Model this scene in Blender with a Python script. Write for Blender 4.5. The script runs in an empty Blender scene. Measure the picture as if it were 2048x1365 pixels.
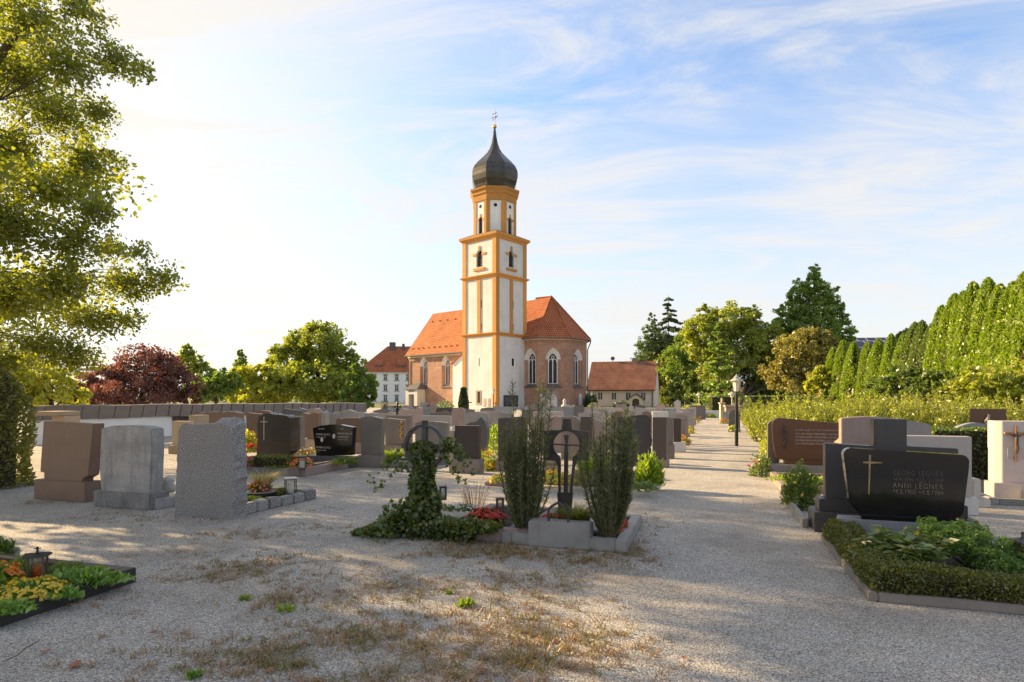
import bpy, bmesh, math, random
import numpy as np
from mathutils import Vector, Matrix
R = math.radians
S = bpy.context.scene
COL = S.collection
rng = np.random.default_rng(7)
random.seed(7)
F = 1200.0; HY = 795.0; EYE = 1.5
GA = R(-18.0)                      # the grave rows are turned by this much
UX, UY = math.cos(GA), math.sin(GA)
VX, VY = -UY, UX

def W(px, py, d):
    return Vector(((px-1024)*d/F, d, EYE-(py-HY)*d/F))
def gd(py):
    return F*EYE/(py-HY)
def G(px, py):
    d = gd(py); return Vector(((px-1024)*d/F, d, 0))

# ------------------------------------------------------------------ materials
def newmat(name):
    m = bpy.data.materials.new(name); m.use_nodes = True
    nt = m.node_tree; nt.nodes.clear()
    out = nt.nodes.new('ShaderNodeOutputMaterial')
    return m, nt, out
def nd(nt, typ, **kw):
    n = nt.nodes.new(typ)
    for k, v in kw.items():
        if k.startswith('i_'):
            key = k[2:]
            key = int(key) if key.isdigit() else key.replace('_', ' ')
            n.inputs[key].default_value = v
        else: setattr(n, k, v)
    return n
def mixc(nt, fac, a, b, blend='MIX'):
    n = nt.nodes.new('ShaderNodeMix'); n.data_type = 'RGBA'; n.blend_type = blend
    for inp, v in ((0, fac), (6, a), (7, b)):
        if hasattr(v, 'is_linked') or isinstance(v, bpy.types.NodeSocket): nt.links.new(v, n.inputs[inp])
        elif inp == 0: n.inputs[0].default_value = v
        else: n.inputs[inp].default_value = (*v, 1) if len(v) == 3 else v
    return n.outputs[2]
def ramp(nt, fac, stops, interp='LINEAR'):
    n = nt.nodes.new('ShaderNodeValToRGB'); n.color_ramp.interpolation = interp
    els = n.color_ramp.elements
    while len(els) < len(stops): els.new(0.5)
    for e, (p, c) in zip(els, stops):
        e.position = p; e.color = (*c, 1) if len(c) == 3 else c
    nt.links.new(fac, n.inputs[0]); return n.outputs[0]
def noise(nt, vec, scale, detail=3, rough=0.55, dist=0.0):
    n = nd(nt, 'ShaderNodeTexNoise', i_Scale=scale, i_Detail=detail, i_Roughness=rough, i_Distortion=dist)
    if vec is not None: nt.links.new(vec, n.inputs['Vector'])
    return n.outputs['Fac']
def coords(nt, kind='Object'):
    return nt.nodes.new('ShaderNodeTexCoord').outputs[kind]
def bump(nt, h, strength=0.3, dist=0.02):
    b = nd(nt, 'ShaderNodeBump', i_Strength=strength, i_Distance=dist); nt.links.new(h, b.inputs['Height'])
    return b.outputs[0]
def princ(nt, out, col, rough=0.7, normal=None, metal=0.0, spec=0.4, coat=0.0):
    p = nt.nodes.new('ShaderNodeBsdfPrincipled')
    if isinstance(col, bpy.types.NodeSocket): nt.links.new(col, p.inputs['Base Color'])
    else: p.inputs['Base Color'].default_value = (*col, 1)
    if isinstance(rough, bpy.types.NodeSocket): nt.links.new(rough, p.inputs['Roughness'])
    else: p.inputs['Roughness'].default_value = rough
    p.inputs['Metallic'].default_value = metal
    p.inputs['Specular IOR Level'].default_value = spec
    p.inputs['Coat Weight'].default_value = coat
    if normal is not None: nt.links.new(normal, p.inputs['Normal'])
    nt.links.new(p.outputs[0], out.inputs[0]); return p

def m_stone(name, base, speck=0.35, scale=220, rough=0.55, stain=0.25, bmp=0.15, stain_col=None, spec=0.4, streak=(14, 14, 1.2), big=3.1):
    m, nt, out = newmat(name); c = coords(nt)
    oi = nt.nodes.new('ShaderNodeObjectInfo')
    n1 = noise(nt, c, scale, 2, 0.7)
    lo = tuple(x*(1-speck) for x in base); hi = tuple(min(1, x*(1+speck)) for x in base)
    col = ramp(nt, n1, [(0.32, lo), (0.5, base), (0.68, hi)])
    n2 = noise(nt, c, big, 5, 0.65)
    sc = stain_col or tuple(x*0.45 for x in base)
    f = ramp(nt, n2, [(0.42, (0, 0, 0)), (0.75, (stain,)*3)])
    col = mixc(nt, f, col, sc)
    mp = nd(nt, 'ShaderNodeMapping'); mp.inputs['Scale'].default_value = streak; nt.links.new(c, mp.inputs[0])
    n3 = noise(nt, mp.outputs[0], 1.0, 4, 0.6)
    f2 = ramp(nt, n3, [(0.5, (0, 0, 0)), (0.8, (stain*0.8,)*3)])
    col = mixc(nt, f2, col, sc)
    mr = nd(nt, 'ShaderNodeMapRange', i_3=0.8, i_4=1.2); nt.links.new(oi.outputs['Random'], mr.inputs[0])
    hv = nd(nt, 'ShaderNodeHueSaturation'); nt.links.new(mr.outputs[0], hv.inputs['Value']); nt.links.new(col, hv.inputs['Color'])
    princ(nt, out, hv.outputs[0], rough, bump(nt, n1, bmp, 0.004), spec=spec)
    return m

def m_plain(name, base, rough=0.6, var=0.12, scale=6, metal=0.0, bmp=0.0, bscale=60, spec=0.4):
    m, nt, out = newmat(name); c = coords(nt)
    n = noise(nt, c, scale, 5, 0.6)
    col = ramp(nt, n, [(0.3, tuple(x*(1-var) for x in base)), (0.7, tuple(min(1, x*(1+var)) for x in base))])
    nb = bump(nt, noise(nt, c, bscale, 3, 0.6), bmp, 0.01) if bmp else None
    princ(nt, out, col, rough, nb, metal, spec); return m

LK = 1.95
def m_leaf(name, c1, c2, trans=0.45, tcol=None, gloss=0.06, c3=None):
    if name.endswith('grass_blades') or 'petals' in name or 'fallen' in name: kk = 1.0
    else: kk = LK
    tt = (1, 1, 1) if kk == 1.0 or 'red' in name else (0.91, 1.0, 0.98)
    c1, c2 = tuple(x*kk*q for x, q in zip(c1, tt)), tuple(x*kk*q for x, q in zip(c2, tt))
    if c3 and kk != 1.0: c3 = tuple(x*q for x, q in zip(c3, tt))
    m, nt, out = newmat(name)
    g = nt.nodes.new('ShaderNodeNewGeometry')
    stops = [(0.0, c1), (0.75, c2)] + ([(1.0, c3)] if c3 else [])
    col = ramp(nt, g.outputs['Random Per Island'], stops)
    df = nt.nodes.new('ShaderNodeBsdfDiffuse'); tr = nt.nodes.new('ShaderNodeBsdfTranslucent')
    nt.links.new(col, df.inputs[0])
    tc = mixc(nt, 1.0, col, tcol or (2.1, 2.15, 0.58), 'MULTIPLY')
    nt.links.new(tc, tr.inputs[0])
    mx = nd(nt, 'ShaderNodeMixShader'); mx.inputs[0].default_value = trans
    nt.links.new(df.outputs[0], mx.inputs[1]); nt.links.new(tr.outputs[0], mx.inputs[2])
    gl = nd(nt, 'ShaderNodeBsdfGlossy', i_Roughness=0.45)
    m2 = nd(nt, 'ShaderNodeMixShader'); m2.inputs[0].default_value = gloss
    nt.links.new(mx.outputs[0], m2.inputs[1]); nt.links.new(gl.outputs[0], m2.inputs[2])
    nt.links.new(m2.outputs[0], out.inputs[0]); return m

def m_glass(name, tint=(0.9, 0.92, 0.9), refl=0.18):
    m, nt, out = newmat(name)
    t = nt.nodes.new('ShaderNodeBsdfTransparent'); t.inputs[0].default_value = (*tint, 1)
    g = nd(nt, 'ShaderNodeBsdfGlossy', i_Roughness=0.03)
    mx = nd(nt, 'ShaderNodeMixShader'); mx.inputs[0].default_value = refl
    nt.links.new(t.outputs[0], mx.inputs[1]); nt.links.new(g.outputs[0], mx.inputs[2]); nt.links.new(mx.outputs[0], out.inputs[0])
    return m

def m_brick(name, c1, c2, mortar, bw, bh, ms=0.012, rough=0.85, patch=None, bmp=0.4, var=0.5):
    m, nt, out = newmat(name); uv = coords(nt, 'UV')
    b = nd(nt, 'ShaderNodeTexBrick', i_Scale=1.0, offset=0.5)
    b.inputs['Mortar Size'].default_value = ms; b.inputs['Brick Width'].default_value = bw; b.inputs['Row Height'].default_value = bh
    b.inputs['Color1'].default_value = (*c1, 1); b.inputs['Color2'].default_value = (*c2, 1); b.inputs['Mortar'].default_value = (*mortar, 1)
    b.inputs['Bias'].default_value = 0.0
    nt.links.new(uv, b.inputs['Vector'])
    c = coords(nt)
    n = noise(nt, c, 0.55, 7, 0.7)
    col = b.outputs['Color']
    v = ramp(nt, n, [(0.3, (1-var*0.6,)*3), (0.7, (1+var*0.35,)*3)])
    col = mixc(nt, 1.0, col, v, 'MULTIPLY')
    n5 = noise(nt, c, 5.0, 4, 0.7)
    v2 = ramp(nt, n5, [(0.3, (0.78,)*3), (0.7, (1.18,)*3)])
    col = mixc(nt, 1.0, col, v2, 'MULTIPLY')
    if patch:
        f = ramp(nt, noise(nt, c, 0.9, 6, 0.72, 0.6), [(0.56, (0, 0, 0)), (0.72, (0.8,)*3)])
        col = mixc(nt, f, col, patch)
    princ(nt, out, col, rough, bump(nt, b.outputs['Fac'], -bmp, 0.02), spec=0.2); return m

M = {}
def build_materials():
    M['black'] = m_stone('black_granite', (0.017, 0.015, 0.015), 0.4, 300, 0.10, 0.2, 0.0, spec=0.6)
    M['blackrough'] = m_stone('rough_black_granite', (0.05, 0.045, 0.043), 0.5, 90, 0.6, 0.25, 0.8)
    M['brown'] = m_stone('brown_granite', (0.165, 0.106, 0.076), 0.22, 260, 0.45, 0.25)
    M['taupe'] = m_stone('taupe_granite', (0.21, 0.178, 0.152), 0.2, 200, 0.45, 0.35)
    M['darkbrown'] = m_stone('dark_brown_granite', (0.075, 0.058, 0.05), 0.22, 260, 0.35, 0.12)
    M['blackbrown'] = m_stone('black_brown_granite', (0.032, 0.024, 0.02), 0.3, 260, 0.3, 0.15)
    M['slabdark'] = m_stone('charcoal_granite', (0.06, 0.054, 0.051), 0.35, 260, 0.4, 0.2)
    M['grey'] = m_stone('grey_granite', (0.31, 0.288, 0.27), 0.35, 240, 0.5, 0.35)
    M['greyblue'] = m_stone('blue_grey_granite', (0.22, 0.24, 0.25), 0.3, 240, 0.45, 0.15)
    M['darkgrey'] = m_stone('dark_grey_granite', (0.125, 0.115, 0.11), 0.35, 260, 0.4, 0.25)
    M['greygranite'] = m_stone('speckled_grey_granite', (0.21, 0.205, 0.21), 0.8, 190, 0.55, 0.2, 0.2)
    M['roughgranite'] = m_stone('split_grey_granite', (0.245, 0.23, 0.217), 0.75, 75, 0.8, 0.2, 1.0)
    M['weathered'] = m_stone('weathered_limestone', (0.29, 0.275, 0.26), 0.16, 40, 0.8, 0.75, 0.3, (0.10, 0.10, 0.10))
    M['kerbgrey'] = m_stone('grey_kerb_stone', (0.27, 0.255, 0.235), 0.2, 120, 0.75, 0.45, 0.25, (0.12, 0.11, 0.10))
    M['kerbpink'] = m_stone('pinkish_kerb_stone', (0.25, 0.185, 0.16), 0.35, 160, 0.7, 0.35, 0.2)
    M['kerbblack'] = m_stone('dark_kerb_granite', (0.04, 0.036, 0.035), 0.5, 260, 0.35, 0.2)
    M['pink'] = m_stone('pink_granite', (0.32, 0.24, 0.21), 0.4, 230, 0.5, 0.35)
    M['pinkpale'] = m_stone('pale_pink_granite', (0.46, 0.40, 0.36), 0.3, 230, 0.5, 0.12)
    M['beige'] = m_stone('beige_sandstone', (0.40, 0.31, 0.22), 0.15, 120, 0.8, 0.2, 0.2)
    M['lightstone'] = m_stone('pale_stone', (0.52, 0.50, 0.46), 0.15, 150, 0.7, 0.2)
    M['red'] = m_stone('red_brown_granite', (0.12, 0.058, 0.034), 0.4, 240, 0.25, 0.12, 0.05, spec=0.5)
    M['white'] = m_stone('white_plaster', (0.68, 0.66, 0.62), 0.05, 12, 0.85, 0.42, 0.15, (0.40, 0.37, 0.32), 0.2, (2.2, 2.2, 0.16), 0.5)
    M['cream'] = m_plain('cream_plaster', (0.72, 0.64, 0.48), 0.85, 0.06, 2)
    M['pinkplaster'] = m_plain('pale_pink_plaster', (0.78, 0.67, 0.57), 0.85, 0.05, 1.5)
    M['whitewall'] = m_plain('white_render', (0.84, 0.82, 0.78), 0.8, 0.06, 1.2)
    M['ochre'] = m_stone('ochre_paint', (0.55, 0.27, 0.075), 0.06, 12, 0.85, 0.3, 0.1, (0.36, 0.16, 0.05), 0.2, (2.6, 2.6, 0.3), 0.7)
    M['capmetal'] = m_plain('grey_brown_sheet_metal', (0.19, 0.15, 0.12), 0.5, 0.1, 2, metal=0.3)
    M['darkmetal'] = m_plain('dark_metal', (0.03, 0.03, 0.032), 0.45, 0.2, 10, metal=0.6)
    M['iron'] = m_plain('wrought_iron', (0.065, 0.063, 0.06), 0.5, 0.4, 14, metal=0.35, bmp=0.3, bscale=90)
    M['bronze'] = m_plain('dark_bronze', (0.075, 0.064, 0.06), 0.45, 0.4, 9, metal=0.35, bmp=0.3, bscale=40)
    M['brassy'] = m_plain('brass', (0.36, 0.27, 0.15), 0.4, 0.2, 8, metal=0.8)
    M['gold'] = m_plain('gilded_metal', (0.75, 0.45, 0.12), 0.3, 0.1, 4, metal=1.0)
    M['letter'] = m_plain('bronze_lettering', (0.26, 0.21, 0.15), 0.45, 0.1, 8, metal=0.6)
    M['letterdark'] = m_plain('dull_lettering', (0.13, 0.113, 0.098), 0.5, 0.1, 8, metal=0.4)
    M['letterpale'] = m_plain('pale_lettering', (0.55, 0.50, 0.44), 0.6, 0.1, 8)
    M['slate'] = m_plain('lead_sheet', (0.11, 0.105, 0.105), 0.55, 0.2, 3, metal=0.2)
    M['glassdark'] = m_plain('dark_window_glass', (0.035, 0.04, 0.048), 0.12, 0.5, 6, spec=0.7)
    M['leaded'] = m_brick('leaded_glass', (0.06, 0.068, 0.08), (0.035, 0.04, 0.05), (0.02, 0.02, 0.02), 0.16, 0.5, 0.02, 0.25, bmp=0.1)
    M['void'] = m_plain('dark_opening', (0.02, 0.017, 0.015), 0.9)
    M['wood'] = m_plain('warm_wood', (0.45, 0.23, 0.09), 0.6, 0.2, 8)
    M['woodgrey'] = m_plain('weathered_wood', (0.12, 0.08, 0.06), 0.75, 0.3, 8)
    M['bark'] = m_plain('bark', (0.075, 0.055, 0.038), 0.9, 0.4, 12, bmp=0.8, bscale=25)
    M['stem'] = m_plain('green_brown_stem', (0.10, 0.085, 0.04), 0.8, 0.3, 12)
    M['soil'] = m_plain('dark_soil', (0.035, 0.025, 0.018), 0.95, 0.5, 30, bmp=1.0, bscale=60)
    M['wicker'] = m_plain('wicker', (0.11, 0.07, 0.042), 0.8, 0.4, 60, bmp=0.8, bscale=120)
    M['redglass'] = m_plain('red_candle_glass', (0.42, 0.045, 0.015), 0.25, 0.1, 5)
    M['wax'] = m_plain('pale_wax', (0.75, 0.72, 0.62), 0.5)
    M['glass'] = m_glass('clear_glass')
    M['lampglass'] = m_plain('frosted_lamp_glass', (0.72, 0.66, 0.50), 0.35, 0.05, 5)
    M['lamptop'] = m_plain('pale_lamp_metal', (0.45, 0.42, 0.38), 0.4, 0.1, 8, metal=0.3)
    M['board'] = m_plain('black_notice_board', (0.035, 0.035, 0.045), 0.3, 0.9, 1.6)
    M['brickwall'] = m_brick('old_brick_wall', (0.45, 0.22, 0.13), (0.33, 0.15, 0.09), (0.43, 0.33, 0.25), 0.27, 0.09, 0.012, patch=(0.46, 0.36, 0.27))
    M['rooftile'] = m_brick('orange_roof_tiles', (0.54, 0.20, 0.07), (0.43, 0.145, 0.048), (0.20, 0.065, 0.025), 0.26, 0.36, 0.04, var=0.45)
    M['rooftilered'] = m_brick('red_roof_tiles', (0.54, 0.19, 0.08), (0.45, 0.15, 0.06), (0.19, 0.055, 0.03), 0.26, 0.38, 0.045, var=0.45)
    M['rooftileold'] = m_brick('weathered_roof_tiles', (0.44, 0.17, 0.095), (0.28, 0.115, 0.07), (0.13, 0.07, 0.05), 0.28, 0.38, 0.06, var=0.7, patch=(0.22, 0.16, 0.11))
    M['dome'] = m_brick('sheet_copper_dome', (0.10, 0.09, 0.078), (0.08, 0.073, 0.067), (0.06, 0.055, 0.05), 0.9, 0.7, 0.012, 0.34, bmp=0.05, var=0.5)
    for n in M['dome'].node_tree.nodes:
        if n.type == 'BSDF_PRINCIPLED': n.inputs['Metallic'].default_value = 0.8; n.inputs['Specular IOR Level'].default_value = 0.5
    M['solar'] = m_brick('solar_panels', (0.02, 0.025, 0.05), (0.025, 0.03, 0.06), (0.35, 0.36, 0.38), 1.0, 1.6, 0.06, 0.2, bmp=0.0, var=0.1)
    M['masonry'] = m_brick('sandstone_masonry', (0.42, 0.32, 0.25), (0.34, 0.26, 0.2), (0.26, 0.2, 0.16), 0.6, 0.28, 0.02)
    # foliage
    M['l_oak'] = m_leaf('oak_leaves', (0.06, 0.07, 0.011), (0.115, 0.112, 0.014), 0.55, (2.0, 2.0, 0.5))
    M['l_linden'] = m_leaf('linden_leaves', (0.075, 0.09, 0.012), (0.14, 0.14, 0.018), 0.45)
    M['l_green'] = m_leaf('green_leaves', (0.05, 0.085, 0.014), (0.10, 0.125, 0.02), 0.45)
    M['l_yellow'] = m_leaf('yellow_green_leaves', (0.12, 0.125, 0.014), (0.20, 0.18, 0.02), 0.45)
    M['l_mid'] = m_leaf('mid_green_leaves', (0.045, 0.07, 0.016), (0.085, 0.105, 0.02), 0.4)
    M['l_red'] = m_leaf('copper_red_leaves', (0.042, 0.02, 0.018), (0.085, 0.042, 0.032), 0.4, (2.0, 1.3, 0.9))
    M['l_conifer'] = m_leaf('conifer_needles', (0.035, 0.055, 0.018), (0.065, 0.085, 0.022), 0.25)
    M['l_spruce'] = m_leaf('dark_spruce_needles', (0.018, 0.03, 0.014), (0.035, 0.052, 0.02), 0.15)
    M['l_thuja'] = m_leaf('thuja_sprays', (0.07, 0.098, 0.007), (0.125, 0.145, 0.010), 0.35, (1.9, 2.15, 0.6))
    M['l_thujadark'] = m_leaf('dark_thuja_sprays', (0.04, 0.06, 0.013), (0.08, 0.1, 0.018), 0.3)
    M['l_olive'] = m_leaf('olive_clipped_foliage', (0.055, 0.055, 0.014), (0.11, 0.098, 0.022), 0.4)
    M['l_chestnut'] = m_leaf('browned_green_leaves', (0.085, 0.08, 0.013), (0.155, 0.13, 0.026), 0.35, (1.8, 1.6, 0.8))
    M['l_bush'] = m_leaf('feathery_bush_leaves', (0.10, 0.115, 0.011), (0.17, 0.168, 0.016), 0.4, c3=(0.20, 0.145, 0.022))
    M['l_hedge'] = m_leaf('hedge_leaves', (0.035, 0.055, 0.012), (0.07, 0.09, 0.016), 0.3)
    M['l_box'] = m_leaf('box_leaves', (0.034, 0.038, 0.008), (0.09, 0.083, 0.014), 0.3, c3=(0.15, 0.13, 0.02))
    M['l_juniper'] = m_leaf('juniper_sprays', (0.04, 0.072, 0.013), (0.085, 0.128, 0.02), 0.3, (1.8, 1.8, 0.8))
    M['l_peony'] = m_leaf('peony_leaves', (0.045, 0.07, 0.016), (0.09, 0.115, 0.03), 0.3, (1.9, 1.8, 0.8), 0.1, c3=(0.28, 0.22, 0.03))
    M['l_ivy'] = m_leaf('ivy_leaves', (0.02, 0.033, 0.008), (0.055, 0.068, 0.014), 0.35, (2.4, 2.4, 0.6), 0.06, c3=(0.20, 0.17, 0.025))
    M['l_yew'] = m_leaf('plum_yew_needles', (0.026, 0.034, 0.013), (0.075, 0.08, 0.026), 0.3, (2, 2, 0.8), 0.08)
    M['l_fern'] = m_leaf('fresh_green_leaves', (0.07, 0.105, 0.008), (0.13, 0.15, 0.012), 0.45)
    M['l_ground'] = m_leaf('ground_cover_leaves', (0.05, 0.095, 0.02), (0.12, 0.17, 0.035), 0.3)
    M['l_moss'] = m_leaf('mossy_cushion', (0.05, 0.075, 0.012), (0.10, 0.12, 0.018), 0.25)
    M['l_dry'] = m_leaf('dry_grass_blades', (0.22, 0.125, 0.06), (0.40, 0.25, 0.12), 0.35, (1.2, 1.1, 0.9), c3=(0.24, 0.22, 0.05))
    M['l_grass'] = m_leaf('grass_blades', (0.10, 0.105, 0.025), (0.2, 0.17, 0.05), 0.4)
    M['l_pale'] = m_leaf('pale_grass_blades', (0.26, 0.24, 0.10), (0.42, 0.38, 0.18), 0.4, (1.2, 1.15, 0.9))
    M['l_dead'] = m_leaf('fallen_leaf_brown', (0.24, 0.10, 0.05), (0.34, 0.15, 0.08), 0.2, (1.2, 1, 0.8))
    for n, c in (('f_yellow', (0.75, 0.42, 0.012)), ('f_orange', (0.8, 0.27, 0.015)), ('f_red', (0.62, 0.03, 0.016)), ('f_pink', (0.66, 0.06, 0.18)),
                 ('f_salmon', (0.75, 0.22, 0.12)), ('f_white', (0.8, 0.78, 0.72)), ('f_gold', (0.8, 0.58, 0.03))):
        M[n] = m_leaf('petals_' + n[2:], tuple(x*0.75 for x in c), c, 0.35, (1.1, 1.1, 1.1))
    # gravel
    m, nt, out = newmat('pale_gravel'); c = coords(nt)
    vo = nd(nt, 'ShaderNodeTexVoronoi', i_Scale=135.0); nt.links.new(c, vo.inputs['Vector'])
    sep = nt.nodes.new('ShaderNodeSeparateColor'); nt.links.new(vo.outputs['Color'], sep.inputs[0])
    col = ramp(nt, sep.outputs[0], [(0.0, (0.12, 0.116, 0.113)), (0.35, (0.31, 0.30, 0.292)), (0.75, (0.46, 0.447, 0.43)), (1.0, (0.68, 0.66, 0.62))])
    tint = mixc(nt, sep.outputs[1], (1.13, 1.0, 0.85), (0.97, 1.0, 1.01)); col = mixc(nt, 1.0, col, tint, 'MULTIPLY')
    big = noise(nt, c, 0.55, 6, 0.65, 0.4)
    f = ramp(nt, big, [(0.50, (0, 0, 0)), (0.70, (0.5,)*3)])
    col = mixc(nt, f, col, (0.26, 0.20, 0.14))
    mid = noise(nt, c, 3.5, 6, 0.75)
    f = ramp(nt, mid, [(0.60, (0, 0, 0)), (0.74, (0.65,)*3)])
    col = mixc(nt, f, col, (0.17, 0.12, 0.07))
    v = ramp(nt, noise(nt, c, 1.3, 7, 0.68), [(0.28, (0.74,)*3), (0.5, (1.0,)*3), (0.72, (1.2,)*3)]); col = mixc(nt, 1.0, col, v, 'MULTIPLY')
    h = nd(nt, 'ShaderNodeMath', operation='MULTIPLY_ADD'); nt.links.new(vo.outputs['Distance'], h.inputs[0]); h.inputs[1].default_value = -1.0
    nt.links.new(noise(nt, c, 7, 5), h.inputs[2])
    princ(nt, out, col, 0.85, bump(nt, h.outputs[0], 0.75, 0.014), spec=0.25); M['gravel'] = m
    M['meadow'] = m_plain('dull_grass_ground', (0.10, 0.11, 0.03), 0.95, 0.4, 0.4)

# ------------------------------------------------------------------ mesh building
class MB:
    def __init__(s): s.v = []; s.f = []
    def add(s, vs, fs):
        o = len(s.v); s.v += [tuple(p) for p in vs]; s.f += [tuple(i+o for i in f) for f in fs]; return s
    def box(s, x0, x1, y0, y1, z0, z1):
        vs = [(x, y, z) for z in (z0, z1) for y in (y0, y1) for x in (x0, x1)]
        return s.add(vs, [(0, 2, 3, 1), (4, 5, 7, 6), (0, 1, 5, 4), (2, 6, 7, 3), (0, 4, 6, 2), (1, 3, 7, 5)])
    def prism(s, pts, y0, y1, back=None):
        """outline in x,z (counter-clockwise seen from -y) extruded from y0 to y1"""
        n = len(pts); b = back or pts
        vs = [(x, y0, z) for x, z in pts] + [(x, y1, z) for x, z in b]
        fs = [tuple(range(n)), tuple(range(2*n-1, n-1, -1))]
        fs += [(i, i+n, (i+1) % n+n, (i+1) % n) for i in range(n)]
        return s.add(vs, fs)
    def slab(s, pts, z0, z1):
        """plan outline in x,y (counter-clockwise from above) extruded in z"""
        n = len(pts)
        vs = [(x, y, z0) for x, y in pts] + [(x, y, z1) for x, y in pts]
        fs = [tuple(range(n-1, -1, -1)), tuple(range(n, 2*n))]
        fs += [(i, (i+1) % n, (i+1) % n+n, i+n) for i in range(n)]
        return s.add(vs, fs)
    def lathe(s, prof, n=16, c=(0, 0), rot=0.0, cap=True):
        vs = []; fs = []
        for r, z in prof:
            for k in range(n):
                a = rot+2*math.pi*k/n; vs.append((c[0]+r*math.cos(a), c[1]+r*math.sin(a), z))
        for j in range(len(prof)-1):
            for k in range(n):
                k2 = (k+1) % n; fs.append((j*n+k, j*n+k2, (j+1)*n+k2, (j+1)*n+k))
        if cap:
            fs.append(tuple(range(n-1, -1, -1))); fs.append(tuple(range((len(prof)-1)*n, len(prof)*n)))
        return s.add(vs, fs)
    def tube(s, pts, r, n=6):
        """pts: points, r: radius or radii"""
        pts = [Vector(p) for p in pts]; rs = r if isinstance(r, (list, tuple)) else [r]*len(pts)
        vs = []; fs = []; ref = None
        for i, p in enumerate(pts):
            t = (pts[min(i+1, len(pts)-1)]-pts[max(i-1, 0)])
            if t.length < 1e-9: t = Vector((0, 0, 1))
            t.normalize()
            if ref is None: ref = t.orthogonal().normalized()
            a = (ref - t*ref.dot(t))
            if a.length < 1e-6: a = t.orthogonal()
            a.normalize(); ref = a; b = t.cross(a)
            for k in range(n):
                an = 2*math.pi*k/n; vs.append(p+(a*math.cos(an)+b*math.sin(an))*rs[i])
        for i in range(len(pts)-1):
            for k in range(n):
                k2 = (k+1) % n; fs.append((i*n+k, i*n+k2, (i+1)*n+k2, (i+1)*n+k))
        fs.append(tuple(range(n-1, -1, -1))); fs.append(tuple(range((len(pts)-1)*n, len(pts)*n)))
        return s.add(vs, fs)
    def xform(s, M4, start=0):
        for i in range(start, len(s.v)): s.v[i] = tuple(M4 @ Vector(s.v[i]))
        return s
    def mesh(s, name, mat, bevel=0.0, smooth=False, fixn=False):
        me = bpy.data.meshes.new(name); me.from_pydata(s.v, [], s.f)
        if bevel or fixn:
            bm = bmesh.new(); bm.from_mesh(me)
            if fixn: bmesh.ops.recalc_face_normals(bm, faces=bm.faces)
            if bevel:
                es = [e for e in bm.edges if len(e.link_faces) == 2 and e.calc_face_angle(0) > 0.6]
                if es: bmesh.ops.bevel(bm, geom=es, offset=bevel, segments=2, affect='EDGES', clamp_overlap=True)
            bm.to_mesh(me); bm.free()
        # box-projected uv in metres
        uvl = me.uv_layers.new(name='UVMap'); co = [v.co for v in me.vertices]
        for p in me.polygons:
            n = p.normal
            if abs(n.z) > 0.97: a, b = Vector((1, 0, 0)), Vector((0, 1, 0))
            else:
                a = Vector((0, 0, 1)).cross(n).normalized(); b = n.cross(a)
            for li in p.loop_indices:
                q = co[me.loops[li].vertex_index]; uvl.data[li].uv = (q.dot(a), q.dot(b))
        if smooth:
            for p in me.polygons: p.use_smooth = True
        me.materials.append(M[mat] if isinstance(mat, str) else mat); return me

def tag(o, label, cat, group=None, kind=None):
    if label: o['label'] = label
    if cat: o['category'] = cat
    if group: o['group'] = group
    if kind: o['kind'] = kind
    return o
def thing(name, label, cat, loc=(0, 0, 0), rot=0.0, group=None):
    o = bpy.data.objects.new(name, None); COL.objects.link(o); o.empty_display_size = 0.2
    o.location = loc; o.rotation_euler = (0, 0, rot); return tag(o, label, cat, group)
def part(parent, name, mb, mat, label=None, bevel=0.0, smooth=False, fixn=False, loc=None):
    me = mb if isinstance(mb, bpy.types.Mesh) else mb.mesh(name, mat, bevel, smooth, fixn)
    o = bpy.data.objects.new(name, me); COL.objects.link(o); o.parent = parent
    if loc: o.location = loc
    if label: o['label'] = label
    return o
def single(name, mb, mat, label, cat, loc=(0, 0, 0), rot=0.0, group=None, kind=None, bevel=0.0, smooth=False, fixn=False):
    me = mb if isinstance(mb, bpy.types.Mesh) else mb.mesh(name, mat, bevel, smooth, fixn)
    o = bpy.data.objects.new(name, me); COL.objects.link(o); o.location = loc; o.rotation_euler = (0, 0, rot)
    return tag(o, label, cat, group, kind)
def structure(name, mb, mat, **kw):
    return single(name, mb, mat, None, None, kind='structure', **kw)
def dup(root, loc, rot, label=None, scale=None):
    r = root.copy(); COL.objects.link(r); r.location = loc; r.rotation_euler = (0, 0, rot)
    if label: r['label'] = label
    if scale: r.scale = scale
    def rec(a, b):
        for ch in a.children:
            c = ch.copy(); COL.objects.link(c); c.parent = b; rec(ch, c)
    rec(root, r); return r

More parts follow.
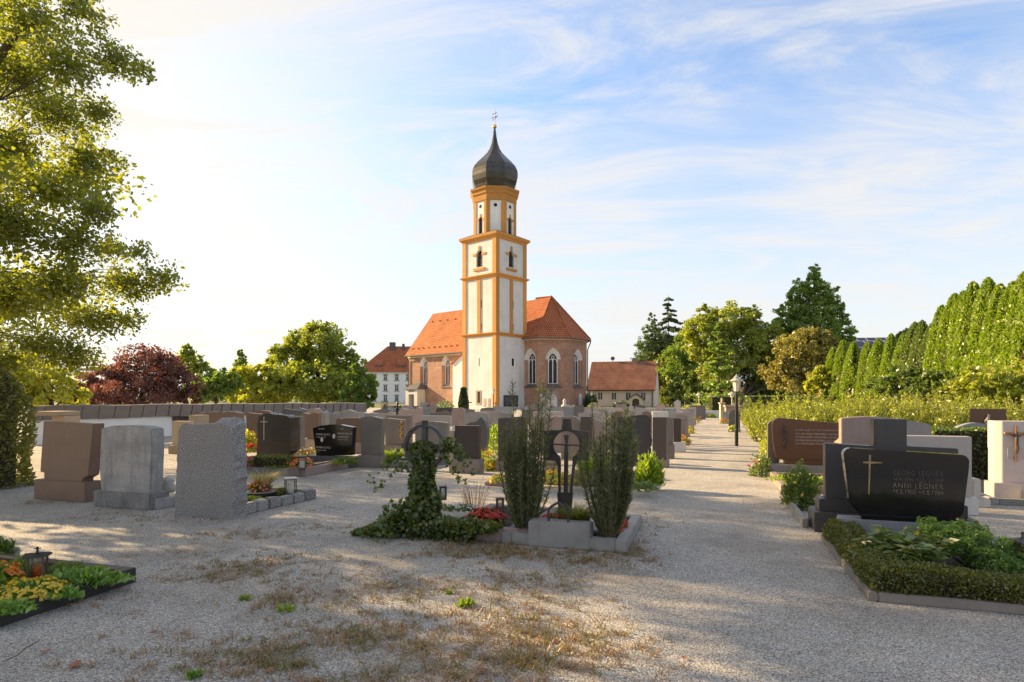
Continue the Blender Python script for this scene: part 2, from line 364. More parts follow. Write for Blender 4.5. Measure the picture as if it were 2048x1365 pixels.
def quads_mesh(name, V, mat, nper=4):
    V = np.asarray(V, dtype=np.float32).reshape(-1, 3); n = len(V); m = n//nper
    me = bpy.data.meshes.new(name); me.vertices.add(n); me.vertices.foreach_set('co', V.ravel())
    me.loops.add(n); me.loops.foreach_set('vertex_index', np.arange(n, dtype=np.int32))
    me.polygons.add(m); me.polygons.foreach_set('loop_start', np.arange(0, n, nper, dtype=np.int32))
    me.update(calc_edges=True); me.materials.append(M[mat]); return me
def unit(a): return a/np.maximum(np.linalg.norm(a, axis=1, keepdims=True), 1e-9)
def leaves(C, size, direction=None, spread=1.0, aspect=0.55, nrm=None):
    """one kite-shaped leaf per centre; direction biases where the tip points"""
    n = len(C); size = np.broadcast_to(np.asarray(size, float), (n,))[:, None]*(0.65+0.7*rng.random((n, 1)))
    t = rng.normal(size=(n, 3))*spread
    if direction is not None: t = t+np.asarray(direction)
    t = unit(t)
    k = rng.normal(size=(n, 3)) if nrm is None else np.asarray(nrm)+rng.normal(size=(n, 3))*0.45
    b = unit(np.cross(t, k)); nn = np.cross(b, t)
    h = size*0.5; w = size*aspect*0.5
    mid = C-t*h*0.15
    return np.stack([C-t*h, mid+b*w+nn*w*0.35, C+t*h, mid-b*w+nn*w*0.35], axis=1)
def ball(n): return unit(rng.normal(size=(n, 3)))

def lump_leaves(lumps, n, size, sub=0.22, nsub=40, shell=(0.55, 1.0), direction=None, aspect=0.55, zmin=None):
    """lumps: (centre, radii). Sub-clumps near each lump's surface, leaves gathered in them."""
    vol = np.array([r[0]*r[2] for c, r in lumps]); vol = vol/vol.sum(); out = []
    for (c, r), w in zip(lumps, vol):
        c = np.array(c); r = np.array(r, float); k = max(6, int(nsub*w*len(lumps)))
        u = ball(k)*rng.uniform(shell[0], shell[1], (k, 1)); cen = c+u*r
        m = int(n*w); idx = rng.integers(0, k, m)
        sr = sub*r.mean()*(0.6+0.8*rng.random(k))
        off = ball(m)*np.cbrt(rng.random((m, 1)))*sr[idx][:, None]; off[:, 2] *= 0.8
        P = cen[idx]+off
        if zmin is not None: P = P[P[:, 2] > zmin]
        d = unit(P-c)*0.9+np.array([0, 0, -0.15]) if direction is None else direction
        out.append(leaves(P, size, d, 1.0, aspect))
    return np.concatenate(out).reshape(-1, 3)
build_materials()
SUN_EL = 21.0; SUN_AZ = -63.0      # degrees; azimuth measured from +Y, negative to the west (left of the view)
def build_world():
    w = bpy.data.worlds.new('World'); S.world = w; w.use_nodes = True
    nt = w.node_tree; nt.nodes.clear()
    out = nt.nodes.new('ShaderNodeOutputWorld'); bg = nt.nodes.new('ShaderNodeBackground')
    sky = nt.nodes.new('ShaderNodeTexSky'); sky.sky_type = 'NISHITA'; sky.sun_disc = False
    sky.sun_elevation = R(SUN_EL); sky.sun_rotation = R(SUN_AZ); sky.altitude = 300; sky.air_density = 1.0; sky.dust_density = 1.6; sky.ozone_density = 1.6
    tc = nt.nodes.new('ShaderNodeTexCoord'); d = tc.outputs['Generated']
    sep = nt.nodes.new('ShaderNodeSeparateXYZ'); nt.links.new(d, sep.inputs[0])
    # cirrus on a plane high above: direction divided by its height
    add = nd(nt, 'ShaderNodeMath', operation='ADD'); nt.links.new(sep.outputs[2], add.inputs[0]); add.inputs[1].default_value = 0.12
    cx = nd(nt, 'ShaderNodeMath', operation='DIVIDE'); nt.links.new(sep.outputs[0], cx.inputs[0]); nt.links.new(add.outputs[0], cx.inputs[1])
    cy = nd(nt, 'ShaderNodeMath', operation='DIVIDE'); nt.links.new(sep.outputs[1], cy.inputs[0]); nt.links.new(add.outputs[0], cy.inputs[1])
    cmb = nt.nodes.new('ShaderNodeCombineXYZ'); nt.links.new(cx.outputs[0], cmb.inputs[0]); nt.links.new(cy.outputs[0], cmb.inputs[1])
    mp = nd(nt, 'ShaderNodeMapping'); mp.inputs['Rotation'].default_value = (0, 0, R(50)); mp.inputs['Scale'].default_value = (0.5, 0.95, 1); mp.inputs['Location'].default_value = (1.9, 9.4, 0)
    nt.links.new(cmb.outputs[0], mp.inputs[0])
    n1 = noise(nt, mp.outputs[0], 2.2, 10, 0.64, 1.9)
    mp2 = nd(nt, 'ShaderNodeMapping'); mp2.inputs['Location'].default_value = (0.2, 3.3, 0); mp2.inputs['Scale'].default_value = (0.6, 0.8, 1); nt.links.new(cmb.outputs[0], mp2.inputs[0])
    n2 = noise(nt, mp2.outputs[0], 0.9, 4, 0.5, 0.5)
    a = nd(nt, 'ShaderNodeMath', operation='MULTIPLY_ADD'); nt.links.new(n2, a.inputs[0]); a.inputs[1].default_value = 0.75; nt.links.new(n1, a.inputs[2])
    cf = ramp(nt, a.outputs[0], [(0.58, (0.0,)*3), (0.80, (0.30,)*3), (1.02, (0.8,)*3)])
    # thicker veil towards the sun and the horizon
    hz = nd(nt, 'ShaderNodeMapRange', i_1=0.02, i_2=0.44, i_3=0.92, i_4=0.0); nt.links.new(sep.outputs[2], hz.inputs[0])
    sd = nt.nodes.new('ShaderNodeVectorMath'); sd.operation = 'DOT_PRODUCT'; nt.links.new(d, sd.inputs[0])
    se, sa = R(SUN_EL), R(SUN_AZ); sd.inputs[1].default_value = (math.sin(sa)*math.cos(se), math.cos(sa)*math.cos(se), math.sin(se))
    sm = nd(nt, 'ShaderNodeMapRange', i_1=0.52, i_2=0.98, i_3=0.0, i_4=0.92); nt.links.new(sd.outputs['Value'], sm.inputs[0])
    def mx(op, x, y):
        n = nd(nt, 'ShaderNodeMath', operation=op); n.use_clamp = True
        nt.links.new(x, n.inputs[0]); nt.links.new(y, n.inputs[1]); return n.outputs[0]
    veil = mx('MAXIMUM', hz.outputs[0], sm.outputs[0])
    inv1 = nd(nt, 'ShaderNodeMath', operation='SUBTRACT'); inv1.inputs[0].default_value = 1.0; nt.links.new(veil, inv1.inputs[1])
    bw = nt.nodes.new('ShaderNodeRGBToBW'); nt.links.new(cf, bw.inputs[0])
    inv2 = nd(nt, 'ShaderNodeMath', operation='SUBTRACT'); inv2.inputs[0].default_value = 1.0; nt.links.new(bw.outputs[0], inv2.inputs[1])
    pr = mx('MULTIPLY', inv1.outputs[0], inv2.outputs[0])
    tot = nd(nt, 'ShaderNodeMath', operation='SUBTRACT'); tot.inputs[0].default_value = 1.0; nt.links.new(pr, tot.inputs[1])
    CL = 2.6
    blue = mixc(nt, 1.0, sky.outputs[0], (0.70, 0.82, 0.94), 'MULTIPLY')
    pale = mixc(nt, sm.outputs[0], (CL*1.0, CL*0.97, CL*0.93), (CL*1.10, CL*1.02, CL*0.88))
    col = mixc(nt, tot.outputs[0], blue, pale)
    nt.links.new(col, bg.inputs[0]); bg.inputs[1].default_value = 0.108
    nt.links.new(bg.outputs[0], out.inputs[0])
    L = bpy.data.lights.new('sun', 'SUN'); L.energy = 4.3; L.angle = R(0.6); L.color = (1.0, 0.73, 0.40)
    o = bpy.data.objects.new('sun', L); COL.objects.link(o)
    v = Vector((math.sin(sa)*math.cos(se), math.cos(sa)*math.cos(se), math.sin(se)))
    o.rotation_euler = v.to_track_quat('Z', 'Y').to_euler(); o.location = v*60
    S.view_settings.view_transform = 'Standard'; S.view_settings.look = 'None'; S.view_settings.gamma = 1.0
    S.view_settings.exposure = 1.74
build_world()
cam = bpy.data.cameras.new('camera'); cam.sensor_width = 36; cam.lens = 36*F/2048; cam.shift_y = (HY-682.5)/2048
cam.clip_start = 0.05; cam.clip_end = 3000
co = bpy.data.objects.new('camera', cam); COL.objects.link(co); co.location = (0, 0, EYE); co.rotation_euler = (R(90), 0, 0); S.camera = co
S.cycles.max_bounces = 8; S.cycles.transparent_max_bounces = 12; S.cycles.use_denoising = True

# ------------------------------------------------------------------ ground
def ground():
    mb = MB()
    mb.add([(-900, -300, -0.06), (900, -300, -0.06), (900, 1500, -0.06), (-900, 1500, -0.06)], [(0, 1, 2, 3)])
    structure('ground', mb, 'meadow')
    mb = MB(); mb.add([(-34, -14, 0), (28, -14, 0), (46, 84, 0), (-34, 84, 0)], [(0, 1, 2, 3)])
    structure('gravel_ground', mb, 'gravel')
ground()

# ------------------------------------------------------------------ openings in walls
def arch(c, w, z0, zs, zt, n=6):
    h = zt-zs; pts = [(c-w, z0), (c+w, z0)]
    if h >= w*1.02:
        Rr = (w*w+h*h)/(2*w); am = math.asin(min(1, h/Rr))
        rt = [(c+w-Rr+Rr*math.cos(am*i/n), zs+Rr*math.sin(am*i/n)) for i in range(n+1)]
    else:
        rt = [(c+w*math.cos(math.pi/2*i/n), zs+h*math.sin(math.pi/2*i/n)) for i in range(n+1)]
    rt[-1] = (c, zt); lf = [(2*c-x, z) for x, z in reversed(rt[:-1])]
    return pts+rt+lf
def wall_strip(mb, mp, s0, s1, z0, z1, hole=None):
    """a flat strip of wall, with one arched hole; mp(s,z,depth)->xyz"""
    if hole is None:
        mb.add([mp(s0, z0, 0), mp(s1, z0, 0), mp(s1, z1, 0), mp(s0, z1, 0)], [(0, 1, 2, 3)]); return
    k = len(hole); top = (k+2)//2   # index of the apex
    c = hole[top][0]; hb = hole[0][1]
    rgt = [(c, z0), (s1, z0), (s1, z1), (c, z1)]+list(reversed(hole[1:top+1]))+[(c, hb)]
    lft = [(s0, z0), (c, z0), (c, hb), hole[0]]+list(reversed(hole[top+1:]))+[hole[top], (c, z1), (s0, z1)]
    for poly in (rgt, lft):
        mb.add([mp(s, z, 0) for s, z in poly], [tuple(range(len(poly)))])
def ring(mb, mp, a, da, b, db, idx=None):
    n = len(a)
    for i in (idx if idx is not None else range(n)):
        j = (i+1) % n
        mb.add([mp(*a[i], da), mp(*a[j], da), mp(*b[j], db), mp(*b[i], db)], [(3, 2, 1, 0)])
def bar(mb, mp, s0, s1, z0, z1, d0, d1):
    vs = [mp(s, z, d) for d in (d0, d1) for z in (z0, z1) for s in (s0, s1)]
    mb.add(vs, [(0, 1, 3, 2), (5, 4, 6, 7), (4, 5, 1, 0), (2, 3, 7, 6), (4, 0, 2, 6), (1, 5, 7, 3)])
def strip_bar(mb, mp, pts, hw, d0, d1):
    for (s0, z0), (s1, z1) in zip(pts[:-1], pts[1:]):
        l = math.hypot(s1-s0, z1-z0); px, pz = -(z1-z0)/l*hw, (s1-s0)/l*hw
        q = [(s0-px, z0-pz), (s1-px, z1-pz), (s1+px, z1+pz), (s0+px, z0+pz)]
        vs = [mp(s, z, d0) for s, z in q]+[mp(s, z, d1) for s, z in q]
        mb.add(vs, [(0, 1, 2, 3), (4, 7, 6, 5), (0, 4, 5, 1), (1, 5, 6, 2), (2, 6, 7, 3), (3, 7, 4, 0)])
def gothic(parent, wall, mp, c, wo, wi, z0, zs, zt, z1, s0, s1):
    """lancet window in a splayed reveal; also closes the wall strip s0..s1"""
    o = arch(c, wo, z0, zs, zt); i = arch(c, wi, z0+0.35, zs, zt-0.55)
    wall_strip(wall, mp, s0, s1, 0, z1, o)
    n = len(o); ring(wall, mp, o, 0, i, 0.42, [1, n-1])
    sill = MB(); ring(sill, mp, o, 0, i, 0.42, [0]); bar(sill, mp, c-wo-0.12, c+wo+0.12, z0-0.12, z0+0.01, -0.14, 0.03)
    rev = MB(); ring(rev, mp, o, 0, i, 0.42, list(range(2, n-1)))
    j = arch(c, wi-0.11, z0+0.42, zs, zt-0.68); ring(rev, mp, i, 0.42, j, 0.42); ring(rev, mp, j, 0.42, j, 0.52)
    win = part(parent, 'window', rev, 'white'); part(win, 'sill', sill, 'slate')
    t = MB(); hw = 0.05; g = wi-0.11
    bar(t, mp, c-hw, c+hw, z0+0.42, zs+0.05, 0.44, 0.52)
    for sg in (-1, 1):
        pts = [(c+sg*g*math.sin(math.pi/2*k/6)*0+sg*(g/2-g/2*math.cos(math.pi*k/6)), zs-0.35+0.42*math.sin(math.pi*k/6)) for k in range(7)]
        strip_bar(t, mp, pts, 0.035, 0.445, 0.515)
    cz = zs+(zt-0.68-zs)*0.38
    pts = [(c+0.17*math.cos(2*math.pi*k/10), cz+0.17*math.sin(2*math.pi*k/10)) for k in range(11)]
    strip_bar(t, mp, pts, 0.03, 0.445, 0.515)
    part(win, 'tracery', t, 'white')
    p = MB(); p.add([mp(s, z, 0.515) for s, z in j], [tuple(range(len(j)))]); part(win, 'pane', p, 'leaded')

# ------------------------------------------------------------------ the church
def church():
    C = Vector(((992-1024)*73/F, 73, 0)); T = 5.65
    ch = thing('church', 'brick church with orange tiled roof and white onion-domed tower trimmed in ochre', 'church', C, R(-41))
    # --- nave and chancel walls
    wall = MB(); corn = MB()
    ny0, ny1, nx0, nx1, nz = 5.0, 15.4, -22.7, -2.0, 8.2
    nave = lambda s, z, d: (s, ny0+d, z)
    gothic(ch, wall, nave, -19.2, 0.85, 0.55, 3.0, 6.1, 7.55, nz, nx0, -16.8)
    gothic(ch, wall, nave, -14.4, 0.85, 0.55, 3.0, 6.1, 7.55, nz, -16.8, -11.5)
    wall_strip(wall, nave, -11.5, nx1, 0, nz)
    cy = (ny0+ny1)/2; rz = 14.6
    wall.add([(nx0, ny1, 0), (nx0, ny0, 0), (nx0, ny0, nz), (nx0, cy, rz-0.1), (nx0, ny1, nz)], [(0, 1, 2, 3, 4)])
    wall.add([(nx1, ny1, 0), (nx0, ny1, 0), (nx0, ny1, nz), (nx1, ny1, nz)], [(0, 1, 2, 3)])
    bar(corn, nave, nx0-0.08, nx1, nz-0.75, nz, -0.14, 0.0)
    # chancel: straight bay, then five sides of an octagon
    P = [(-2.0, 5.4), (2.15, 5.4), (4.98, 8.23), (4.98, 12.23), (2.15, 15.06), (-2.0, 15.06)]; cz = 9.4
    wins = {0: 0.62, 1: 0.5, 2: 0.5}
    for k in range(5):
        (x0, y0), (x1, y1) = P[k], P[k+1]; l = math.hypot(x1-x0, y1-y0); dx, dy = (x1-x0)/l, (y1-y0)/l
        mp = (lambda s, z, d, x0=x0, y0=y0, dx=dx, dy=dy: (x0+dx*s-dy*d, y0+dy*s+dx*d, z))
        if k in wins: gothic(ch, wall, mp, l*wins[k] if k else 2.95, 0.95, 0.62, 2.85, 6.3, 7.75, cz, 0, l)
        else: wall_strip(wall, mp, 0, l, 0, cz)
        bar(corn, mp, -0.04, l+0.04, cz-0.62, cz, -0.16, 0.0)
        if k == 1:
            po = MB(); o = arch(l*0.47, 1.0, 0, 1.5, 2.7); i = arch(l*0.47, 0.62, 0, 1.2, 1.95)
            ring(po, mp, i, -0.16, o, -0.16); ring(po, mp, o, -0.16, o, 0.02); ring(po, mp, i, 0.0, i, -0.16)
            pt = part(ch, 'portal', po, 'masonry'); p = MB(); p.add([mp(s, z, -0.05) for s, z in i], [tuple(range(len(i)))]); part(pt, 'door', p, 'pinkplaster')
        if k in (1, 2):
            c = l*(0.14 if k == 1 else 0.62); o = arch(c, 0.33, 0.15 if k == 2 else 0.9, 1.6, 2.0); nm = MB()
            nm.add([mp(s, z, -0.05) for s, z in o], [tuple(range(len(o)))]); ring(nm, mp, o, 0.0, o, -0.05); part(ch, 'niche', nm, 'white')
    part(ch, 'brick_wall', wall, 'brickwall'); part(ch, 'eaves_band', corn, 'cream')
    # --- roofs
    ov = 0.5; rf = MB(); sl = (rz-nz)/(cy-ny0)
    e = lambda y: nz-ov*sl
    a = [(nx0-0.3, ny0-ov, nz-ov*sl+0.25), (nx1, ny0-ov, nz-ov*sl+0.25), (nx1, cy, rz+0.25), (nx0-0.3, cy, rz+0.25), (nx0-0.3, ny1+ov, nz-ov*sl+0.25), (nx1, ny1+ov, nz-ov*sl+0.25)]
    rf.add(a, [(0, 1, 2, 3), (3, 2, 5, 4)]); rf.add([(x, y, z-0.14) for x, y, z in a], [(3, 2, 1, 0), (4, 5, 2, 3)])
    rf.add([a[0], a[3], a[4]]+[(x, y, z-0.14) for x, y, z in (a[0], a[3], a[4])], [(0, 1, 4, 3), (1, 2, 5, 4)])
    rf.add([a[0], a[1], (a[1][0], a[1][1], a[1][2]-0.14), (a[0][0], a[0][1], a[0][2]-0.14)], [(3, 2, 1, 0)])
    nr = part(ch, 'nave_roof', rf, 'rooftile')
    gu = MB(); gu.tube([(nx0-0.3, ny0-ov-0.06, nz-ov*sl+0.14), (-9.2, ny0-ov-0.06, nz-ov*sl+0.14)], 0.09); part(nr, 'gutter', gu, 'slate')
    for k in range(12): sg = MB(); sg.box(nx0+0.6+k*1.2, nx0+0.75+k*1.2, ny0+0.18, ny0+0.32, nz+0.28+0.2*sl, nz+0.55+0.2*sl); part(nr, 'snow_guard', sg, 'rooftile')
    for k in range(9): sg = MB(); sg.box(nx0+1.0+k*1.7, nx0+1.12+k*1.7, ny0+3.8, ny0+3.95, nz+0.24+3.85*sl, nz+0.5+3.85*sl); part(nr, 'snow_guard', sg, 'rooftile')
    ap = (0.65, 10.23, 15.0); cyc = 10.23; cf = MB()
    def outp(p, q, r, o):
        # offset the corner q of p-q-r outwards
        d1 = Vector((q[0]-p[0], q[1]-p[1])).normalized(); d2 = Vector((r[0]-q[0], r[1]-q[1])).normalized()
        n1 = Vector((d1.y, -d1.x)); n2 = Vector((d2.y, -d2.x)); b = (n1+n2).normalized(); b *= o/max(0.3, b.dot(n1)); return (q[0]+b.x, q[1]+b.y)
    E = [(-2.0, 5.4-ov)]+[outp(P[k-1], P[k], P[k+1], ov) for k in range(1, 5)]+[(-2.0, 15.06+ov)]
    ez = cz-0.35
    vs = [(x, y, ez) for x, y in E]+[ap, (-2.0, cyc, 15.0)]
    cf.add(vs, [(0, 1, 6, 7), (1, 2, 6), (2, 3, 6), (3, 4, 6), (4, 5, 7, 6)])
    cf.add([(x, y, ez-0.15) for x, y in E]+[(x, y, ez) for x, y in E], [(k, k+1, k+7, k+6) for k in range(5)])
    inn = [(x, y, ez-0.15) for x, y in P]
    cf.add([(x, y, ez-0.15) for x, y in E]+inn, [(k+6, k+7, k+1, k) for k in range(5)])
    cr = part(ch, 'chancel_roof', cf, 'rooftilered')
    for p in cr.data.polygons: pass
    hips = MB()
    for k in (1, 2, 3, 4): hips.tube([(E[k][0], E[k][1], ez+0.03), (ap[0], ap[1], ap[2]+0.05)], 0.10)
    hips.tube([(-2, cyc, 15.05), ap], 0.10); part(cr, 'hip_tiles', hips, 'rooftile')
    g2 = MB(); g2.tube([(x, y, ez-0.1) for x, y in E[:5]], 0.085); part(cr, 'gutter', g2, 'slate')
    dp = MB(); x, y = E[3]; dp.tube([(x, y, ez-0.1), (x-0.1, y, ez-0.5), (P[3][0]+0.14, P[3][1], ez-1.3), (P[3][0]+0.14, P[3][1], 0)], 0.07); part(ch, 'downpipe', dp, 'darkmetal')
    dp = MB(); dp.tube([(nx0+0.1, ny0-ov, nz-ov*sl+0.1), (nx0+0.15, ny0-0.12, nz-1.2), (nx0+0.15, ny0-0.12, 0)], 0.07); part(ch, 'downpipe', dp, 'darkmetal')
    # --- annex between nave and tower
    an = MB(); an.add([(-9.1, 1.4, 0), (-T, 1.4, 0), (-T, 1.4, 8.0), (-9.1, 1.4, 6.0), (-9.1, 5.2, 0), (-T, 5.2, 0), (-T, 5.2, 8.0), (-9.1, 5.2, 6.0)], [(0, 1, 2, 3), (4, 0, 3, 7)])
    part(ch, 'annex', an, 'white'); ar = MB()
    ar.add([(-9.4, 1.2, 5.86), (-T, 1.2, 8.02), (-T, 5.2, 8.02), (-9.4, 5.2, 5.86), (-9.4, 1.2, 6.0), (-T, 1.2, 8.16), (-T, 5.2, 8.16), (-9.4, 5.2, 6.0)], [(0, 1, 5, 4), (3, 0, 4, 7), (4, 5, 6, 7), (3, 2, 1, 0)])
    part(ch, 'annex_roof', ar, 'rooftile')
    # --- porch with a relief figure
    pw = MB(); px0, px1, py0 = -21.6, -18.9, 3.5
    m2 = lambda s, z, d: (s, py0+d, z)
    oo = arch(-20.25, 0.62, 0.0, 1.9, 1.95, 1); wall_strip(pw, m2, px0, px1, 0, 2.75, oo); ring(pw, m2, oo, 0, oo, 0.8, [1, 2, 3, 4])
    pw.add([(px1, py0, 0), (px1, ny0, 0), (px1, ny0, 2.75), (px1, py0, 2.75), (px0, py0, 0), (px0, ny0, 0), (px0, ny0, 2.75), (px0, py0, 2.75)], [(0, 1, 2, 3), (5, 4, 7, 6)])
    po = part(ch, 'porch', pw, 'white'); q = MB(); q.add([(px0+0.3, py0+0.8, 0), (px1-0.3, py0+0.8, 0), (px1-0.3, py0+0.8, 2.2), (px0+0.3, py0+0.8, 2.2)], [(0, 1, 2, 3)]); part(po, 'niche', q, 'beige')
    q = MB(); cx = (px0+px1)/2
    q.add([(px0-0.25, py0-0.25, 2.7), (px1+0.25, py0-0.25, 2.7), (px1+0.25, ny0, 2.7), (px0-0.25, ny0, 2.7), (cx+0.5, ny0, 3.75), (cx-0.5, ny0, 3.75)], [(0, 1, 4, 5), (1, 2, 4), (3, 0, 5), (0, 3, 2, 1)]); part(po, 'porch_roof', q, 'slate')
    q = MB(); q.box(cx-0.62, cx+0.62, py0-0.03, py0, 2.3, 2.52); part(po, 'plaque', q, 'slate')
    q = MB(); q.tube([(cx+.1, py0+.6, 0.2), (cx+.12, py0+.6, 0.8), (cx+.1, py0+.58, 1.25), (cx+.12, py0+.6, 1.42), (cx+.14, py0+.6, 1.5), (cx+.14, py0+.6, 1.66)], [0.2, 0.19, 0.2, 0.07, 0.12, 0.06], 8)
    q.tube([(cx+.22, py0+.56, 1.28), (cx+.4, py0+.5, 1.45), (cx+.38, py0+.5, 1.75)], 0.06); q.tube([(cx-.02, py0+.56, 1.25), (cx-.18, py0+.5, 1.05), (cx-.02, py0+.45, 0.95)], 0.06); part(po, 'statue', q, 'beige', smooth=True)
    # --- tower
    tw = MB(); sides = []
    cxT, cyT = -T/2, T/2
    for k in range(4):
        an_ = k*math.pi/2; c_, s_ = math.cos(an_), math.sin(an_)
        def mp(s, z, d, c_=c_, s_=s_):
            x, y = s-T/2, -T/2+d
            return (cxT+c_*x-s_*y, cyT+s_*x+c_*y, z)
        sides.append(mp)
    z1, z1t, z2, z2t, z3, z3t = 9.04, 9.5, 16.2, 16.75, 21.0, 21.75
    belf = arch(T/2, 0.48, 17.75, 19.35, 19.85)
    for mp in sides:
        wall_strip(tw, mp, 0, T, 0, z1); wall_strip(tw, mp, 0, T, z1, z2); wall_strip(tw, mp, 0, T, z2, z3t, belf)
        ring(tw, mp, belf, 0, belf, 0.35)
    part(ch, 'tower_wall', tw, 'white'); tower = ch
    for k, mp in enumerate(sides):
        def pil(s0, s1, a0, a1, dd=-0.1):
            q = MB(); bar(q, mp, s0, s1, a0, a1, dd, 0.0); part(tower, 'pilaster', q, 'ochre')
        for zz0, zz1 in ((z1t-0.1, z2+0.1), (z2t-0.1, z3+0.1)): pil(-0.1, 0.52, zz0, zz1); pil(T-0.52, T, zz0, zz1)
        pil(T/2-0.3, T/2+0.26, z1t-0.1, z2+0.1, -0.09)
        if k in (0, 1): pil(-0.1, 0.52, 0, z1+0.1)
        if k == 0: pil(T-0.52, T, 0, z1+0.1)
        fm = MB(); fm_o = arch(T/2, 0.56, 17.65, 19.35, 19.93); ring(fm, mp, belf, -0.02, fm_o, -0.02); ring(fm, mp, fm_o, -0.02, fm_o, 0.0)
        fr = part(tower, 'belfry_window', fm, 'white')
        for sg in (-1, 1): q = MB(); bar(q, mp, T/2+sg*0.76-0.3, T/2+sg*0.76+0.3, 19.2, 19.48, -0.09, 0.0); part(fr, 'impost', q, 'ochre')
        q = MB(); bar(q, mp, T/2-0.14, T/2+0.14, 19.8, 20.35, -0.1, 0.0); part(fr, 'keystone', q, 'ochre')
        q = MB(); bar(q, mp, T/2-0.95, T/2+0.95, 17.3, 17.6, -0.16, 0.0); part(fr, 'sill', q, 'ochre')
        q = MB(); q.add([mp(s, z, 0.34) for s, z in belf], [tuple(range(len(belf)))]); part(fr, 'dark_opening', q, 'void')
        lv = MB()
        bar(lv, mp, T/2-0.02, T/2+0.02, 17.8, 19.5, 0.2, 0.28)
        for j in range(9): bar(lv, mp, T/2-0.46, T/2+0.46, 17.85+j*0.17, 17.9+j*0.17, 0.12, 0.28)
        part(fr, 'louvre', lv, 'woodgrey')
        sls = [(T/2+0.32, T/2+0.42, 12.6, 13.6)]
        if k in (0, 1): sls.append((T/2+0.34, T/2+0.42, 9.9, 10.7))
        if k == 0: sls.append((2.75, 2.86, 5.4, 6.4))
        for q4 in sls: sl_ = MB(); bar(sl_, mp, *q4, -0.012, 0.0); part(tower, 'slit', sl_, 'void')
    mpL, mpR = sides[0], sides[1]
    fr = MB(); bar(fr, mpL, 2.25, 3.15, 0.55, 2.35, -0.05, 0.0); w = part(tower, 'window', fr, 'beige'); q = MB(); bar(q, mpL, 2.55, 3.0, 0.8, 2.2, -0.06, -0.051); part(w, 'pane', q, 'void')
    for s0 in (3.55, 4.35): q = MB(); bar(q, mpL, s0, s0+0.42, 0.35, 1.35, -0.03, 0.0); part(tower, 'niche', q, 'beige')
    fr = MB(); bar(fr, mpR, 2.75, 3.55, 5.35, 6.45, -0.04, 0.0); w = part(tower, 'window', fr, 'whitewall'); q = MB(); bar(q, mpR, 2.85, 3.3, 5.42, 6.38, -0.05, -0.041); part(w, 'pane', q, 'void')
    h = T/2*math.sqrt(2)
    for prof in ([(0.0, z1), (0.08, z1+0.02), (0.1, z1+0.2), (0.3, z1+0.3), (0.32, z1t-0.06), (0.0, z1t)],
                 [(0.0, z2), (0.08, z2+0.02), (0.12, z2+0.22), (0.36, z2+0.36), (0.38, z2t-0.08), (0.0, z2t)],
                 [(0.0, z3-0.05), (0.1, z3), (0.14, z3+0.18), (0.4, z3+0.4), (0.44, z3t-0.08)]):
        q = MB(); q.lathe([(h+r*1.414, z) for r, z in prof], 4, (cxT, cyT), math.pi/4, cap=False); part(tower, 'cornice', q, 'ochre')
    q = MB(); q.lathe([(h+0.62, z3t-0.08), (2.9, z3t+0.5), (2.7, z3t+0.55)], 4, (cxT, cyT), math.pi/4, cap=False); part(tower, 'cornice_roof', q, 'slate')
    # octagonal drum
    Ro = 2.84; L8 = 2*Ro*math.sin(math.pi/8); apo = Ro*math.cos(math.pi/8); d0, d1 = z3t-0.1, 26.1
    dr = MB(); osd = []
    for k in range(8):
        an_ = k*math.pi/4; c_, s_ = math.cos(an_), math.sin(an_)
        def mp(s, z, d, c_=c_, s_=s_):
            x, y = s-L8/2, -apo+d
            return (cxT+c_*x-s_*y, cyT+s_*x+c_*y, z)
        osd.append(mp)
    bo = arch(L8/2, 0.36, d0+0.25, 23.7, 24.05)
    for k, mp in enumerate(osd):
        if k % 2 == 0: wall_strip(dr, mp, 0, L8, d0, d1, bo); ring(dr, mp, bo, 0, bo, 0.3)
        else: wall_strip(dr, mp, 0, L8, d0, d1)
    part(tower, 'drum_wall', dr, 'white')
    for k, mp in enumerate(osd):
        for s0, s1 in ((-0.03, 0.4), (L8-0.4, L8)): pl = MB(); bar(pl, mp, s0, s1, d0, d1+0.1, -0.08, 0); part(tower, 'drum_pilaster', pl, 'ochre')
        pts = [(L8/2+(0.2+0.05*(j % 2))*math.cos(2*math.pi*j/12), 25.35+(0.2+0.05*(j % 2))*math.sin(2*math.pi*j/12)) for j in range(12)]
        oc = MB(); oc.add([mp(s, z, -0.012) for s, z in pts], [tuple(range(12))]); part(tower, 'oculus', oc, 'void')
        if k % 2 == 0:
            fm = MB(); fm_o = arch(L8/2, 0.43, d0+0.2, 23.7, 24.1); ring(fm, mp, bo, -0.02, fm_o, -0.02); w = part(tower, 'drum_window', fm, 'white')
            for sg in (-1, 1): q = MB(); bar(q, mp, L8/2+sg*0.5-0.18, L8/2+sg*0.5+0.18, 23.6, 23.82, -0.06, 0); part(w, 'impost', q, 'ochre')
            q = MB(); bar(q, mp, L8/2-0.1, L8/2+0.1, 24.0, 24.4, -0.07, 0); part(w, 'keystone', q, 'ochre')
            q = MB(); q.add([mp(s, z, 0.29) for s, z in bo], [tuple(range(len(bo)))]); part(w, 'dark_opening', q, 'void')
            lv = MB(); bar(lv, mp, L8/2-0.02, L8/2+0.02, d0+0.3, 23.9, 0.18, 0.25)
            for j in range(11): bar(lv, mp, L8/2-0.34, L8/2+0.34, d0+0.4+j*0.18, d0+0.45+j*0.18, 0.1, 0.25)
            part(w, 'louvre', lv, 'woodgrey')
    q = MB(); q.lathe([(2.86, 25.95), (2.96, 26.0), (2.98, 26.75), (3.1, 26.85), (3.12, 27.15), (3.32, 27.4), (3.34, 27.62)], 8, (cxT, cyT), math.pi/8, cap=False); part(tower, 'drum_cornice', q, 'ochre')
